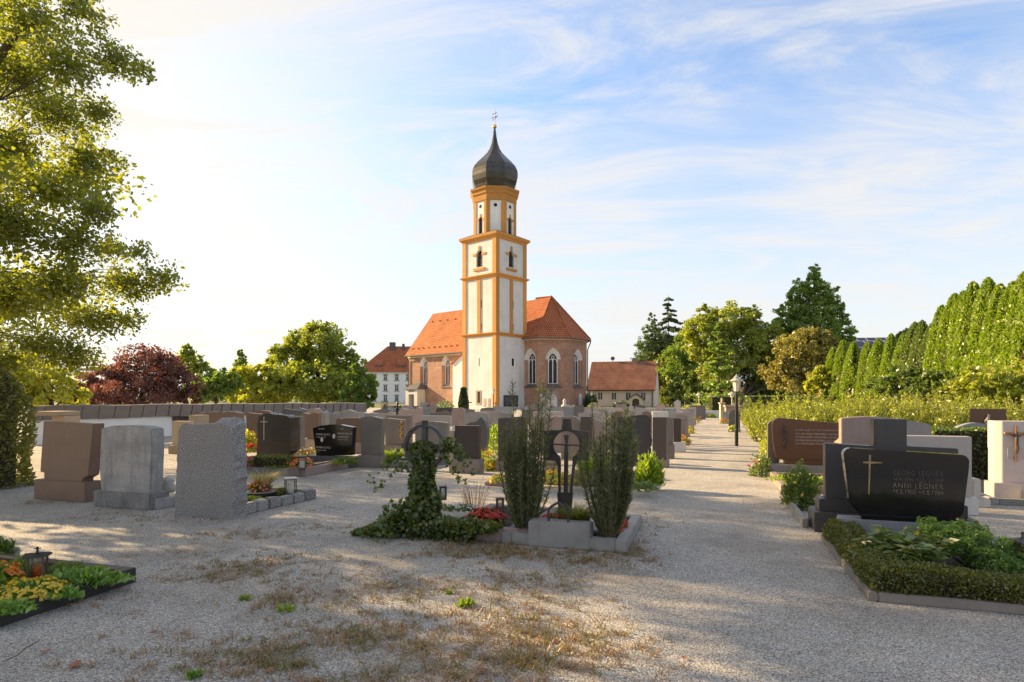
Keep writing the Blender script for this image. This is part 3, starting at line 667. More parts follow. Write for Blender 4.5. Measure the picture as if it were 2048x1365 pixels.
    prof = [(3.36, 27.6), (2.95, 27.8), (2.66, 27.95), (2.76, 28.3), (2.98, 28.8), (3.12, 29.4), (3.12, 29.85), (3.03, 30.3), (2.77, 30.85), (2.25, 31.45), (1.6, 32.1), (1.05, 32.7), (0.68, 33.3), (0.43, 34.0), (0.26, 34.9), (0.13, 35.9), (0.1, 36.0)]
    q = MB(); q.lathe(prof, 8, (cxT, cyT), math.pi/8); part(tower, 'onion_dome', q, 'dome')
    q = MB(); q.lathe([(0.05, 35.9)]+[(0.25*math.sin(math.pi*k/8)+0.03, 36.22-0.25*math.cos(math.pi*k/8)) for k in range(9)], 12, (cxT, cyT)); part(tower, 'gilded_ball', q, 'gold', smooth=True)
    q = MB(); q.tube([(cxT, cyT, 36.4), (cxT, cyT, 38.5)], 0.05)
    for z, w_ in ((37.9, 0.35), (37.45, 0.5)): q.tube([(cxT-w_, cyT+0, z), (cxT+w_, cyT, z)], 0.045)
    q.tube([(cxT-.3, cyT, 37.1), (cxT+.3, cyT, 37.45-.1)], 0.04); part(tower, 'cross', q, 'darkmetal')
    # notice board fixed to the tower
    bd = MB(); bar(bd, mpR, 1.35, 4.05, 0.35, 1.75, -0.1, -0.02); t = part(tower, 'notice_board', bd, 'board')
    q = MB()
    for s0, s1, a0, a1 in ((1.6, 2.5, 0.95, 1.5), (2.65, 3.1, 0.6, 1.1), (3.2, 3.8, 0.9, 1.55), (1.7, 2.3, 0.5, 0.8)): bar(q, mpR, s0, s1, a0, a1, -0.107, -0.101)
    part(t, 'poster', q, 'slate')
church()

# ------------------------------------------------------------------ other buildings
def white_building():
    d = 158; x0 = (716-1024)*d/F
    b = thing('manor_house', 'tall white house with red hipped roof and dormers behind the church nave', 'house', (x0, d, 0), R(6))
    mb = MB(); Wd, D, H = 21.0, 14.0, 8.3; mb.box(0, Wd, 0, D, 0, H); part(b, 'wall', mb, 'whitewall')
    r = MB(); o = 0.5; zr = 15.6
    vs = [(-o, -o, H-0.1), (Wd+o, -o, H-0.1), (Wd+o, D+o, H-0.1), (-o, D+o, H-0.1), (7.0, D/2, zr), (Wd-6, D/2, zr)]
    r.add(vs, [(0, 1, 5, 4), (1, 2, 5), (2, 3, 4, 5), (3, 0, 4), (0, 3, 2, 1)]); rf = part(b, 'roof', r, 'rooftilered')
    c = MB(); c.box(7.6, 9.2, D/2-1.3, D/2-0.3, zr-1.5, zr+1.0); part(rf, 'chimney', c, 'slate')
    c = MB(); c.box(11.0, 11.7, D/2-1.2, D/2-0.4, zr-1.2, zr+0.6); part(rf, 'chimney', c, 'slate')
    sl = (zr-H)/(D/2)
    for x in (5.3, 11.0):
        m = MB(); y0 = 0.9; zt = H+2.55
        m.add([(x-0.8, y0, H+0.8), (x+0.8, y0, H+0.8), (x+0.8, y0, zt-0.6), (x-0.8, y0, zt-0.6), (x+0.8, y0+2, zt-0.6), (x-0.8, y0+2, zt-0.6)], [(0, 1, 2, 3), (1, 4, 2), (5, 0, 3)])
        m.add([(x-1.1, y0-0.3, zt-0.75), (x+1.1, y0-0.3, zt-0.75), (x+1.1, 4.0, zt+1.6), (x-1.1, 4.0, zt+1.6)], [(0, 1, 2, 3)])
        dm = part(b, 'dormer', m, 'rooftilered'); p = MB(); p.box(x-0.6, x+0.6, y0-0.04, y0, H+0.95, zt-0.75); part(dm, 'pane', p, 'glassdark')
    for j, z in enumerate((0.4, 3.1, 5.9)):
        for i in range(7):
            x = 1.2+i*2.95; f = MB()
            f.box(x-0.75, x+0.75, -0.08, 0, z-0.1, z+0.12); w = part(b, 'window_sill', f, 'beige'); f = MB(); f.box(x-0.7, x+0.7, -0.07, 0, z+1.62, z+1.8); part(b, 'lintel', f, 'beige')
            p = MB(); p.box(x-0.48, x+0.48, -0.02, 0, z+0.12, z+1.62); part(w, 'pane', p, 'glassdark')
            p = MB(); p.box(x-0.03, x+0.03, -0.05, -0.02, z+0.12, z+1.62); p.box(x-0.48, x+0.48, -0.045, -0.02, z+1.05, z+1.1)
            for sx in (-0.5, 0.44): p.box(x+sx, x+sx+0.06, -0.05, -0.02, z+0.12, z+1.62)
            part(w, 'frame', p, 'whitewall')
white_building()
def farmhouse():
    L = (12.2, 97.0); b = thing('farmhouse', 'low pale pink house with steep weathered tile roof beyond the chancel', 'house', (L[0], L[1], 0), GA)
    Wd, D, H, zr = 10.6, 9.2, 2.95, 7.35
    mb = MB(); mb.box(0, Wd, 0, D, 0, H); mb.add([(Wd, 0, H), (Wd, D, H), (Wd, D/2, zr), (0, 0, H), (0, D, H), (0, D/2, zr)], [(0, 1, 2), (4, 3, 5)]); part(b, 'wall', mb, 'pinkplaster')
    r = MB(); sl = (zr-H)/(D/2); o = 0.4; e = H-o*sl+0.12; zt = zr+0.12
    a = [(-0.15, -o, e), (Wd+0.15, -o, e), (Wd+0.15, D/2, zt), (-0.15, D/2, zt), (-0.15, D+o, e), (Wd+0.15, D+o, e)]
    r.add(a, [(0, 1, 2, 3), (3, 2, 5, 4)]); r.add([(x, y, z-0.14) for x, y, z in a]+a, [(3, 2, 1, 0), (4, 5, 2, 3), (0, 1, 7, 6), (1, 2, 8, 7), (2, 5, 11, 8), (3, 0, 6, 9), (4, 3, 9, 10)])
    rf = part(b, 'roof', r, 'rooftileold')
    c = MB(); c.box(6.6, 7.5, D/2-0.4, D/2+0.4, zr-0.4, zr+0.55); part(rf, 'chimney', c, 'masonry')
    c = MB(); c.tube([(3.4, D/2, zr), (3.4, D/2, zr+0.5)], 0.04); c.lathe([(0.02, zr+0.45), (0.3, zr+0.55), (0.36, zr+0.7)], 12, (3.4, D/2)); c.xform(Matrix.Translation((3.4, D/2, zr+0.6)) @ Matrix.Rotation(R(70), 4, 'X') @ Matrix.Translation((-3.4, -D/2, -zr-0.6)), 12); part(rf, 'satellite_dish', c, 'slate')
    g = MB(); g.tube([(0, -o-0.05, e-0.05), (Wd, -o-0.05, e-0.05)], 0.07); g.tube([(Wd-0.35, -o, e), (Wd-0.35, -0.1, e-0.5), (Wd-0.35, -0.1, 0)], 0.06); part(b, 'gutter', g, 'darkmetal')
    for px in (1200.5, 1228, 1256.5, 1286.5):
        t = (px-1024)/F; x = (t*L[1]-L[0])/(UX-t*UY); f = MB(); z0, z1 = 1.15, 2.2
        f.box(x-0.42, x+0.42, -0.05, 0, z0-0.08, z0); 
        for q in (-0.42, -0.05, 0.32): f.box(x+q, x+q+0.1, -0.05, 0, z0, z1)
        f.box(x-0.42, x+0.42, -0.052, 0, z1, z1+0.06); w = part(b, 'window', f, 'white'); p = MB(); p.box(x-0.4, x+0.4, -0.03, 0, z0, z1); part(w, 'pane', p, 'glassdark')
        p = MB()
        for z in (z0+0.35, z0+0.7): p.box(x-0.32, x+0.32, -0.045, -0.03, z-0.015, z+0.015)
        part(w, 'glazing_bar', p, 'white')
    t = (1275-1024)/F; x = (t*L[1]-L[0])/(UX-t*UY)-0.15; m = MB(); y0 = -1.2
    mp = lambda s, z, d: (s, y0+d, z); o_ = arch(x, 0.55, 0, 0.85, 1.3); wall_strip(m, mp, x-1.05, x+1.05, 0, 1.35, o_); ring(m, mp, o_, 0, o_, 0.25)
    m.add([(x-1.05, y0, 1.35), (x+1.05, y0, 1.35), (x, y0, 2.05), (x-1.05, 0, 1.35), (x+1.05, 0, 1.35), (x-1.05, y0, 0), (x-1.05, 0, 0), (x+1.05, y0, 0), (x+1.05, 0, 0)], [(0, 1, 2), (6, 5, 0, 3), (7, 8, 4, 1)])
    pr = part(b, 'porch', m, 'cream'); q = MB(); q.add([mp(s, z, 0.25) for s, z in o_], [tuple(range(len(o_)))]); part(pr, 'door', q, 'woodgrey')
    q = MB(); q.prism([(x-1.3, 1.22), (x-1.3, 1.12), (x, 2.0), (x+1.3, 1.12), (x+1.3, 1.22), (x, 2.14)], y0-0.15, 0); part(pr, 'porch_roof', q, 'woodgrey', fixn=True)
farmhouse()
def solar_house():
    d = 62; x0 = (1690-1024)*d/F; b = thing('solar_roof_house', 'house with dark solar panels on its red roof showing between the clipped thujas', 'house', (x0, d, 0), R(-8))
    m = MB(); m.box(0, 9, 0, 8, 0, 5.4); part(b, 'wall', m, 'wood'); r = MB()
    a = [(-0.6, -0.7, 5.3), (9.6, -0.7, 5.3), (9.6, 4.0, 8.0), (-0.6, 4.0, 8.0), (-0.6, 8.7, 5.3), (9.6, 8.7, 5.3)]
    r.add(a, [(0, 1, 2, 3), (3, 2, 5, 4)]); r.add([(x, y, z-0.2) for x, y, z in a]+a, [(3, 2, 1, 0), (0, 1, 7, 6), (3, 0, 6, 9), (4, 3, 9, 10), (1, 2, 8, 7), (4, 5, 2, 3)]); rf = part(b, 'roof', r, 'rooftilered')
    s = MB(); n = Vector((0, -2.7, 4.7)).normalized(); 
    P = lambda x, t, h: (x, -0.7+4.7*t, 5.3+2.7*t) if h == 0 else tuple(Vector((x, -0.7+4.7*t, 5.3+2.7*t))+n*h)
    s.add([P(0.3, .3, .1), P(7.6, .3, .1), P(7.6, .96, .1), P(0.3, .96, .1), P(0.3, .3, .02), P(7.6, .3, .02), P(7.6, .96, .02), P(0.3, .96, .02)], [(0, 1, 2, 3), (4, 5, 1, 0), (5, 6, 2, 1), (7, 4, 0, 3)]); part(rf, 'solar_panel', s, 'solar')
solar_house()

# ------------------------------------------------------------------ cemetery wall with sheet-metal cap
def cemetery_wall():
    xs = [60, 91.6, 131.7, 167.7, 201, 232.6, 262.7, 289, 315, 340.6, 363.6, 386, 406.7, 426, 445, 464, 488, 509, 530, 549, 567.7, 586, 604, 620, 637, 652, 668, 682, 696, 709.5, 729]
    ds = np.interp(xs, [60, 91, 300, 464, 510, 729], [18.6, 19, 22.5, 25.2, 25.6, 28.6])
    P = [Vector(((x-1024)*d/F, d, 0)) for x, d in zip(xs, ds)]
    th = thing('cemetery_wall', 'long low white wall with a broad grey sheet-metal cap', 'wall', P[0])
    O = P[0]; off = Vector((0, 0.5, 0)); ZT, ZB = 1.22, 0.78
    gi = (9, 10)   # panels over the gate
    w = MB(); top = ZB+0.02
    for i in range(len(P)-1):
        if i in gi: continue
        a, b = P[i]-O, P[i+1]-O
        w.add([(a.x, a.y, 0), (b.x, b.y, 0), (b.x, b.y, top), (a.x, a.y, top), (a.x, a.y+0.45, 0), (b.x, b.y+0.45, 0), (b.x, b.y+0.45, top), (a.x, a.y+0.45, top)], [(0, 1, 2, 3), (5, 4, 7, 6), (4, 0, 3, 7), (1, 5, 6, 2)])
    part(th, 'wall', w, 'whitewall')
    for i in range(len(P)-1):
        a, b = P[i]-O, P[i+1]-O; t = (b-a).normalized()*0.018; a = a+t; b = b-t; c = MB()
        j = 0.012*math.sin(i*7.3)
        vs = []
        for p in (a, b):
            vs += [(p.x, p.y-0.16, ZB-0.02+j), (p.x, p.y-0.02, ZT+j), (p.x, p.y+0.5, ZT+0.02+j), (p.x, p.y+0.5, ZB), (p.x, p.y-0.04, ZB)]
        c.add(vs, [(0, 5, 6, 1), (1, 6, 7, 2), (2, 7, 8, 3), (0, 1, 2, 3, 4), (9, 8, 7, 6, 5), (4, 9, 5, 0)])
        part(th, 'cap_panel', c, 'capmetal')
    g = MB(); a, b = P[gi[0]]-O, P[gi[-1]+1]-O
    for k in range(15):
        p = a+(b-a)*(k+0.5)/15; g.box(p.x-0.022, p.x+0.022, p.y+0.1, p.y+0.14, 0.04, ZB)
    part(th, 'gate', g, 'capmetal')
    g = MB(); g.add([(a.x, a.y+0.4, 0), (b.x, b.y+0.4, 0), (b.x, b.y+0.4, ZB), (a.x, a.y+0.4, ZB)], [(0, 1, 2, 3)]); part(th, 'gate_back', g, 'darkmetal')
cemetery_wall()

# ------------------------------------------------------------------ lamps
def lamp(px, pb, ytop, label, d=None):
    d = d or gd(pb); x = (px-1024)*d/F; H = EYE-(ytop-HY)*d/F; k = H/2.2
    t = thing('street_lamp', label, 'street lamp', (x, d, 0))
    p = MB(); p.lathe([(0.055, 0), (0.055, 0.5), (0.045, 0.52), (0.045, H-0.62*k), (0.03, H-0.6*k), (0.03, H-0.5*k)], 10); part(t, 'pole', p, 'darkmetal', smooth=False)
    p = MB(); p.lathe([(0.05*k, H-0.52*k), (0.085*k, H-0.50*k), (0.13*k, H-0.2*k), (0.125*k, H-0.19*k)], 6); part(t, 'lantern_glass', p, 'lampglass')
    p = MB()
    for j in range(6):
        a = math.pi/3*j; p.tube([(0.088*k*math.cos(a), 0.088*k*math.sin(a), H-0.50*k), (0.136*k*math.cos(a), 0.136*k*math.sin(a), H-0.19*k)], 0.008*k, 4)
    part(t, 'lantern_frame', p, 'lamptop')
    p = MB(); p.lathe([(0.19*k, H-0.2*k), (0.195*k, H-0.185*k), (0.12*k, H-0.12*k), (0.075*k, H-0.1*k), (0.08*k, H-0.07*k), (0.03*k, H-0.03*k), (0.012*k, H), (0.004, H+0.02*k)], 12); part(t, 'lantern_roof', p, 'lamptop')
lamp(1473, 893, 750, 'black post lamp with pale lantern beside the yellow-green bush on the path')
lamp(987, 0, 777, 'dark lamp post standing against the ochre corner of the church tower', d=69)
lamp(1183, 0, 783, 'lamp post by the dark bush at the chancel corner', d=70)
def path_lamp(px, d, ytop, label):
    x = (px-1024)*d/F; H = EYE-(ytop-HY)*d/F; t = thing('park_lamp', label, 'street lamp', (x, d, 0), group='mushroom lamps at the path end')
    p = MB(); p.lathe([(0.06, 0), (0.04, 0.3), (0.04, H-0.42)], 8); part(t, 'pole', p, 'lamptop')
    p = MB(); p.lathe([(0.06, H-0.42), (0.12, H-0.28), (0.13, H-0.2)], 10); part(t, 'lamp_glass', p, 'lampglass')
    p = MB(); p.lathe([(0.26, H-0.2), (0.25, H-0.16), (0.1, H-0.04), (0.03, H)], 12); part(t, 'lamp_hood', p, 'lamptop')
path_lamp(1421, 50, 791, 'mushroom-topped lamp on a white pole above the low white wall')
path_lamp(1464, 42, 784, 'mushroom-topped lamp just beside the pale street lantern, above the masonry wall')
path_lamp(1398, 52, 786, 'mushroom-topped lamp half lost against the dark trees past the last headstones')
def path_end():
    d = 44.0; x0 = (1390-1024)*d/F; x1 = (1446-1024)*d/F
    m = MB(); m.box(0, x1-x0, 0, 0.3, 0, 0.52); single('end_wall', m, 'white', 'low white wall closing the far end of the gravel path', 'wall', (x0, d, 0), 0)
    m = MB(); m.box(0, 0.55, -0.28, -0.02, 0, 0.26); m.box(0.05, 0.5, -0.25, -0.05, 0.26, 0.3); single('stone_step', m, 'beige', 'small brown stone step against the white wall at the path end', 'step', ((1408-1024)*d/F, d, 0))
    d2 = 40; m = MB(); xa = (1452-1024)*d2/F; m.box(0, 2.6, 0, 0.4, 0, 0.85); m.box(-0.06, 2.66, -0.06, 0.46, 0.85, 0.98); single('masonry_wall', m, 'masonry', 'sandstone wall with coping beside the far end of the path', 'wall', (xa, d2, 0), R(-6))
    m = MB(); m.box(-0.14, 0.14, -0.14, 0.14, 0, 1.05); m.box(-0.19, 0.19, -0.19, 0.19, 1.05, 1.14); m.box(-0.06, 0.06, -0.06, 0.06, 1.14, 1.45); single('stone_pillar', m, 'beige', 'slim beige gate pillar at the far end of the path', 'pillar', ((1444-1024)*41/F, 41, 0))
path_end()
# ------------------------------------------------------------------ gravestones
def local_from_px(L, pts):
    """photo outline -> (s, z) in the upright plane through L that runs along the grave rows"""
    out = []
    for px, py in pts:
        t = (px-1024)/F; s = (t*L[1]-L[0])/(UX-t*UY); d = L[1]+s*UY
        out.append((s, EYE-(py-HY)*d/F))
    return out
def plane_at(px, d): return ((px-1024)*d/F, d)
def ccw(pts):
    a = sum(x0*z1-x1*z0 for (x0, z0), (x1, z1) in zip(pts, pts[1:]+pts[:1]))
    return pts if a > 0 else pts[::-1]
def jag(pts, amp, step=0.06, seed=0):
    r = random.Random(seed); out = []
    for (a, b), (c, d) in zip(pts, pts[1:]+pts[:1]):
        n = max(1, int(math.hypot(c-a, d-b)/step))
        for k in range(n):
            t = k/n; x, z = a+(c-a)*t, b+(d-b)*t
            if z > 0.04 and n > 1: x += r.uniform(-amp, amp); z += r.uniform(-amp, amp)
            out.append((x, z))
    return out
def shape(kind, w, h, k=0.08, seed=1):
    N = 10
    if kind == 'flat': return [(0, 0), (w, 0), (w, h), (0, h)]
    if kind == 'arch': return [(0, 0), (w, 0)]+[(w*(1-i/N), h*(1-k)+h*k*math.sin(math.pi*i/N)**0.9) for i in range(N+1)]
    if kind == 'round': r = min(w/2, h*0.6); return [(0, 0), (w, 0)]+[(w/2+w/2*math.cos(math.pi*i/N), h-r+r*math.sin(math.pi*i/N)) for i in range(N+1)]
    if kind == 'peak': return [(0, 0), (w, 0), (w, h*(1-k)), (w*0.55, h), (w*0.45, h), (0, h*(1-k))]
    if kind == 'slantr': return [(0, 0), (w, 0), (w, h*(1-k)), (w*.06, h), (0, h*(1-k*.15))]
    if kind == 'slantl': return [(0, 0), (w, 0), (w, h*(1-k*.1)), (w*.94, h), (0, h*(1-k))]
    if kind == 'taper': return [(w*.05, 0), (w*.95, 0), (w, h*(1-k)), (w*.7, h*(1-k*.35)), (w*.55, h), (w*.4, h*.995), (0, h*(1-k*.7))]
    if kind == 'hump': return [(0, 0), (w, 0), (w, h*(1-k)), (w*.86, h*(1-k))]+[(w*(.78-.56*i/6), h*(1-k)+h*k*math.sin(math.pi*i/6)) for i in range(7)]+[(w*.14, h*(1-k)), (0, h*(1-k))]
    if kind == 'shoulder':
        r = min(w*.3, h*.2); return [(0, 0), (w, 0)]+[(w-r+r*math.cos(math.pi/2*i/5), h-r+r*math.sin(math.pi/2*i/5)) for i in range(6)]+[(r-r*math.sin(math.pi/2*i/5), h-r+r*math.cos(math.pi/2*i/5)) for i in range(6)]
    if kind == 'shoulderr':
        r = min(w*.45, h*.35); return [(0, 0), (w, 0)]+[(w-r+r*math.cos(math.pi/2*i/7), h-r+r*math.sin(math.pi/2*i/7)) for i in range(8)]+[(0, h*.985)]
    if kind == 'ogee':
        L = [(0, 0), (w*.8, 0), (w*.93, h*.3), (w, h*.55), (w*.985, h*.75), (w*.9, h*.9), (w*.76, h)]
        return L+[(w*.68, h*.965), (w*.58, h*.9), (w*.42, h*.875), (w*.25, h*.86), (w*.12, h*.81), (w*.04, h*.73), (0, h*.6)]
    if kind == 'wave': return [(0, 0), (w, 0)]+[(w*(1-i/N), h*(1-k)+h*k*(0.5+0.5*math.sin(0.6+2.2*math.pi*i/N))) for i in range(N+1)]
    if kind == 'rough': return jag([(0, 0), (w, 0), (w*.99, h*(1-k)), (w*.9, h), (w*.45, h*(1-k*.4)), (w*.06, h*(1-k*.8)), (0, h*(1-2*k))], 0.018, 0.07, seed)
    if kind == 'notch': return [(0, 0), (w, 0), (w, h*.97), (w*.8, h), (w*.72, h*(1-k)), (w*.35, h*(1-k*1.1)), (w*.1, h*(1-k*.6)), (0, h*(1-k))]
    raise ValueError(kind)
SN = [0]
def stone_at(L, w, h, kind, mat, label, th=0.16, pl=None, k=0.08, outline=None, name='gravestone', bevel=0.008, group=None, rot=GA, z0=0.0, both=True):
    """pl: (height, side overhang, material, depth overhang)"""
    SN[0] += 1; seed = SN[0]
    e = None; zb = z0
    pts = outline or shape(kind, w, h-(pl[0] if pl else 0), k, seed)
    if pl and not outline: pts = [(x, z+pl[0]) for x, z in pts]
    mb = MB(); jagged = kind == 'rough'
    pts = ccw(list(pts))
    back = [(x+random.uniform(-.02, .02), z+(random.uniform(-.03, .02) if z > 0.05+(pl[0] if pl else 0) else 0)) for x, z in pts] if jagged else None
    mb.prism(pts, 0, th, back)
    if not pl:
        return single(name, mb, mat, label, 'gravestone', (L[0], L[1], 0), rot, group, bevel=0 if jagged else bevel)
    t = thing(name, label, 'gravestone', (L[0], L[1], 0), rot, group)
    part(t, 'headstone', mb, mat, bevel=0 if jagged else bevel)
    p = MB(); ov = pl[1]; dv = pl[3] if len(pl) > 3 else 0.05; p.box(-ov, w+ov, -dv, th+dv, 0, pl[0]); part(t, 'plinth', p, pl[2], bevel=0.008)
    return t
def stone(x0, x1, yt, d, kind, mat, label, th=0.16, pl=None, k=0.08, **kw):
    L = plane_at(x0, d); t = (x1-1024)/F; w = (t*L[1]-L[0])/(UX-t*UY); h = EYE-(yt-HY)*(d+UY*w/2)/F
    return stone_at(L, w, h, kind, mat, label, th, pl, k, **kw)
def yb(y): return gd(y)

def text(parent, body, s, z, size, mat, y=-0.004, name='inscription', spacing=1.0, align='LEFT', depth=0.003, sx=1.0):
    c = bpy.data.curves.new('lettering', 'FONT'); c.body = body; c.size = size; c.extrude = depth; c.space_character = spacing; c.align_x = align; c.resolution_u = 2; c.offset = -size*.012
    o = bpy.data.objects.new('lettering', c); COL.objects.link(o)
    dg = bpy.context.evaluated_depsgraph_get(); me = bpy.data.meshes.new_from_object(o.evaluated_get(dg)); COL.objects.unlink(o); bpy.data.objects.remove(o)
    me.transform(Matrix.Scale(sx, 4, (1, 0, 0))); me.transform(Matrix.Rotation(R(90), 4, 'X')); me.transform(Matrix.Translation((s, y, z)))
    me.name = name; me.materials.clear(); me.materials.append(M[mat])
    return part(parent, name, me, mat)

def bed(L, w, l, h, mat, label, t=0.1, soil=True, front=True, name='grave_border', rot=GA, sh=-0.03):
    """stone border: L = corner at the viewer's side, w along the row, l away from the viewer"""
    e = thing(name, label, 'grave border', (L[0], L[1], 0), rot)
    for x0, x1, y0, y1 in ((0, t, 0, l), (w-t, w, 0, l), (t, w-t, 0, t), (t, w-t, l-t, l)):
        m = MB(); m.box(x0, x1, y0, y1, 0, h-(0.004 if x0 == t else 0)); part(e, 'kerb', m, mat, bevel=0.008)
    if soil:
        m = MB(); n = 8
        vs = [(t+(w-2*t)*i/n, t+(l-2*t)*j/n, h+sh+random.uniform(-.012, .012)) for j in range(n+1) for i in range(n+1)]
        m.add(vs, [(j*(n+1)+i, j*(n+1)+i+1, (j+1)*(n+1)+i+1, (j+1)*(n+1)+i) for j in range(n) for i in range(n)]); part(e, 'soil', m, 'soil')
    return e
def loc2(L, s, y, rot=GA):
    return Vector((L[0]+s*math.cos(rot)-y*math.sin(rot), L[1]+s*math.sin(rot)+y*math.cos(rot), 0))

# ------------------------------------------------------------------ small plants
def mound(label, pos, r, leaf, n, size, flowers=(), cat='plant', name='bedding_plant', aspect=0.55, up=0.5, group=None, fill=0.5, rot=0.0, shape_p=1.0):
    rx, ry, rz = r; t = thing(name, label, cat, pos, rot, group)
    def pts(m, a):
        u = ball(m); u[:, 2] = np.abs(u[:, 2])
        rad = (a+(1-a)*rng.random((m, 1))); wob = 1+0.18*np.sin(u[:, :1]*7+rx*9)*np.cos(u[:, 1:2]*6+ry*5)
        return u*rad*wob*np.array([rx, ry, rz]), u
    P, u = pts(n, fill); d = u*0.8+np.array([0, 0, up])
    part(t, 'foliage', quads_mesh('foliage', leaves(P, size, d, 0.55, aspect), leaf), leaf)
    for fm, fn, fs in flowers:
        P, u = pts(fn, 0.9); P = P*1.03+np.array([0, 0, 0.01]); o = []
        for q in range(4):    # four petals facing outwards
            a = rng.random((fn, 1))*6.28; tv = unit(np.cross(u+np.array([.01, .02, .6]), ball(fn)))
            o.append(leaves(P+tv*fs*0.3, fs*0.8, tv*3, 0.4, 0.9, nrm=u+np.array([0, -.3, .6])))
        part(t, 'blossoms', quads_mesh('blossoms', np.concatenate(o), fm), fm)
    return t
def tuft(label, pos, r, h, n, leaf, wid=0.02, lean=0.5, cat='ornamental grass', name='grass_clump', arch_=0.35, single_mesh=True):
    base = np.zeros((n, 3)); a = rng.random(n)*6.283; q = np.sqrt(rng.random(n))*r*0.35
    base[:, 0] = np.cos(a)*q; base[:, 1] = np.sin(a)*q
    out = np.stack([np.cos(a), np.sin(a), np.zeros(n)], 1); H = h*(0.55+0.5*rng.random((n, 1))); ln = lean*(0.3+rng.random((n, 1)))
    mid = base+out*r*ln*0.45+np.array([0, 0, 1])*H*0.62; tip = base+out*r*ln*1.25+np.array([0, 0, 1])*H*(1-arch_*rng.random((n, 1)))
    sd = np.stack([-np.sin(a+rng.normal(size=n)*.8), np.cos(a+rng.normal(size=n)*.8), np.zeros(n)], 1)*wid*0.5
    V = np.stack([base-sd, base+sd, mid+sd*.9, mid-sd*.9, mid-sd*.9, mid+sd*.9, tip+sd*.15, tip-sd*.15], 1).reshape(-1, 3)
    return single(name, quads_mesh(name, V, leaf), leaf, label, cat, pos)
def lantern(label, pos, h, w, mat='darkmetal', glow='redglass', rot=0.4, roof='flat', pane=True, group=None, lid='darkmetal'):
    t = thing('grave_lantern', label, 'lantern', pos, rot, group); a = w/2
    m = MB(); m.box(-a, a, -a, a, 0, 0.02)
    m.box(-a, a, -a, a, h*0.82, h*0.86)
    for sx in (-1, 1):
        for sy in (-1, 1): m.box(min(sx*a, sx*(a-.012)), max(sx*a, sx*(a-.012)), min(sy*a, sy*(a-.012)), max(sy*a, sy*(a-.012)), 0.02, h*0.82)
    part(t, 'frame', m, mat)
    m = MB()
    if roof == 'flat': m.box(-a*1.12, a*1.12, -a*1.12, a*1.12, h*0.86, h*0.92)
    elif roof == 'tent':
        m.add([(-a*1.5, -a*1.3, h*.84), (a*1.5, -a*1.3, h*.84), (a*1.5, a*1.3, h*.84), (-a*1.5, a*1.3, h*.84), (-a*1.5, 0, h*.95), (a*1.5, 0, h*.95)], [(0, 1, 5, 4), (2, 3, 4, 5), (1, 2, 5), (3, 0, 4), (3, 2, 1, 0)])
        m.box(-.006, .006, -.006, .006, h*.94, h*1.12); m.box(-.022, .022, -.006, .006, h*1.06, h*1.08)
    part(t, 'roof', m, lid)
    m = MB(); m.lathe([(a*.55, 0.022), (a*.6, h*.1), (a*.6, h*.5), (a*.5, h*.56), (a*.3, h*.58)], 10); part(t, 'candle', m, glow, smooth=True)
    if pane:
        m = MB(); b = a-.006
        for p in ([(-b, -b), (b, -b)], [(b, -b), (b, b)], [(b, b), (-b, b)], [(-b, b), (-b, -b)]):
            (x0, y0), (x1, y1) = p; m.add([(x0, y0, .02), (x1, y1, .02), (x1, y1, h*.82), (x0, y0, h*.82)], [(0, 1, 2, 3)])
        part(t, 'glass', m, 'glass')
    return t
def at(px, py, z=0.0):
    d = F*(EYE-z)/(py-HY); return Vector(((px-1024)*d/F, d, z))

# ================================================================== viewer's side, left of the path
# rough row with its back to the viewer
L1 = plane_at(80, 8.85)
t = thing('gravestone', 'plain red-brown granite gravestone flaring outwards at the top beside the olive hedge', 'gravestone', (L1[0], L1[1], 0), GA)
o = ccw(local_from_px(L1, [(88, 958), (88, 946), (80, 944), (87, 843), (187, 848), (176, 952), (165, 958), (164, 966), (90, 966)]))
m = MB(); m.prism(o, 0, 0.17); part(t, 'headstone', m, 'brown', bevel=0.006)
o = local_from_px(L1, [(72, 958), (174, 967)]); m = MB(); m.box(o[0][0], o[1][0], -0.03, 0.22, 0, 0.29); part(t, 'plinth', m, 'brown', bevel=0.006)
L2 = plane_at(198, 8.28)
t = thing('gravestone', 'weathered grey stone with a low arched top beside the rough split granite stone', 'gravestone', (L2[0], L2[1], 0), GA)
o = ccw(local_from_px(L2, [(202, 984), (198, 940), (202, 857), (225, 852), (260, 851), (290, 854), (303, 858), (304, 900), (302, 950), (300, 990)]))
m = MB(); m.prism(o, 0, 0.2); part(t, 'headstone', m, 'weathered', bevel=0.012)
o = local_from_px(L2, [(192, 983), (305, 990)]); m = MB(); m.box(o[0][0], o[1][0], -0.04, 0.27, 0, 0.215); part(t, 'plinth', m, 'weathered', bevel=0.01)
L3 = plane_at(352, 7.62)
o = local_from_px(L3, [(350, 1031), (352, 960), (355, 905), (357, 862), (363, 850), (372, 847), (390, 849), (420, 849), (440, 846), (452, 850), (462, 862), (464, 900), (466, 960), (466, 1040)])
o = ccw([(s, max(0, z)) for s, z in o]); fr = jag(o, 0.008, 0.05, 4)
bk = []
for s, z in fr:
    f = max(0, (s/ max(1e-6, max(p[0] for p in fr)))); bk.append((s+random.uniform(-.012, .012), 0 if z < .02 else z+(0.10*max(0, min(1, (s-.3)*2.2))-.02 if z > 0.9 else 0)+random.uniform(-.015, .015)))
m = MB(); n_ = len(fr)
layers = [(0, fr), (0.07, [((a[0]*.66+b[0]*.34)+random.uniform(-.012, .012), 0 if a[1] < .02 else (a[1]*.4+b[1]*.6)+random.uniform(-.012, .014)) for a, b in zip(fr, bk)]), (0.15, [(b[0]+random.uniform(-.012, .014), 0 if b[1] < .02 else b[1]+random.uniform(-.01, .02)) for b in bk]), (0.24, bk)]
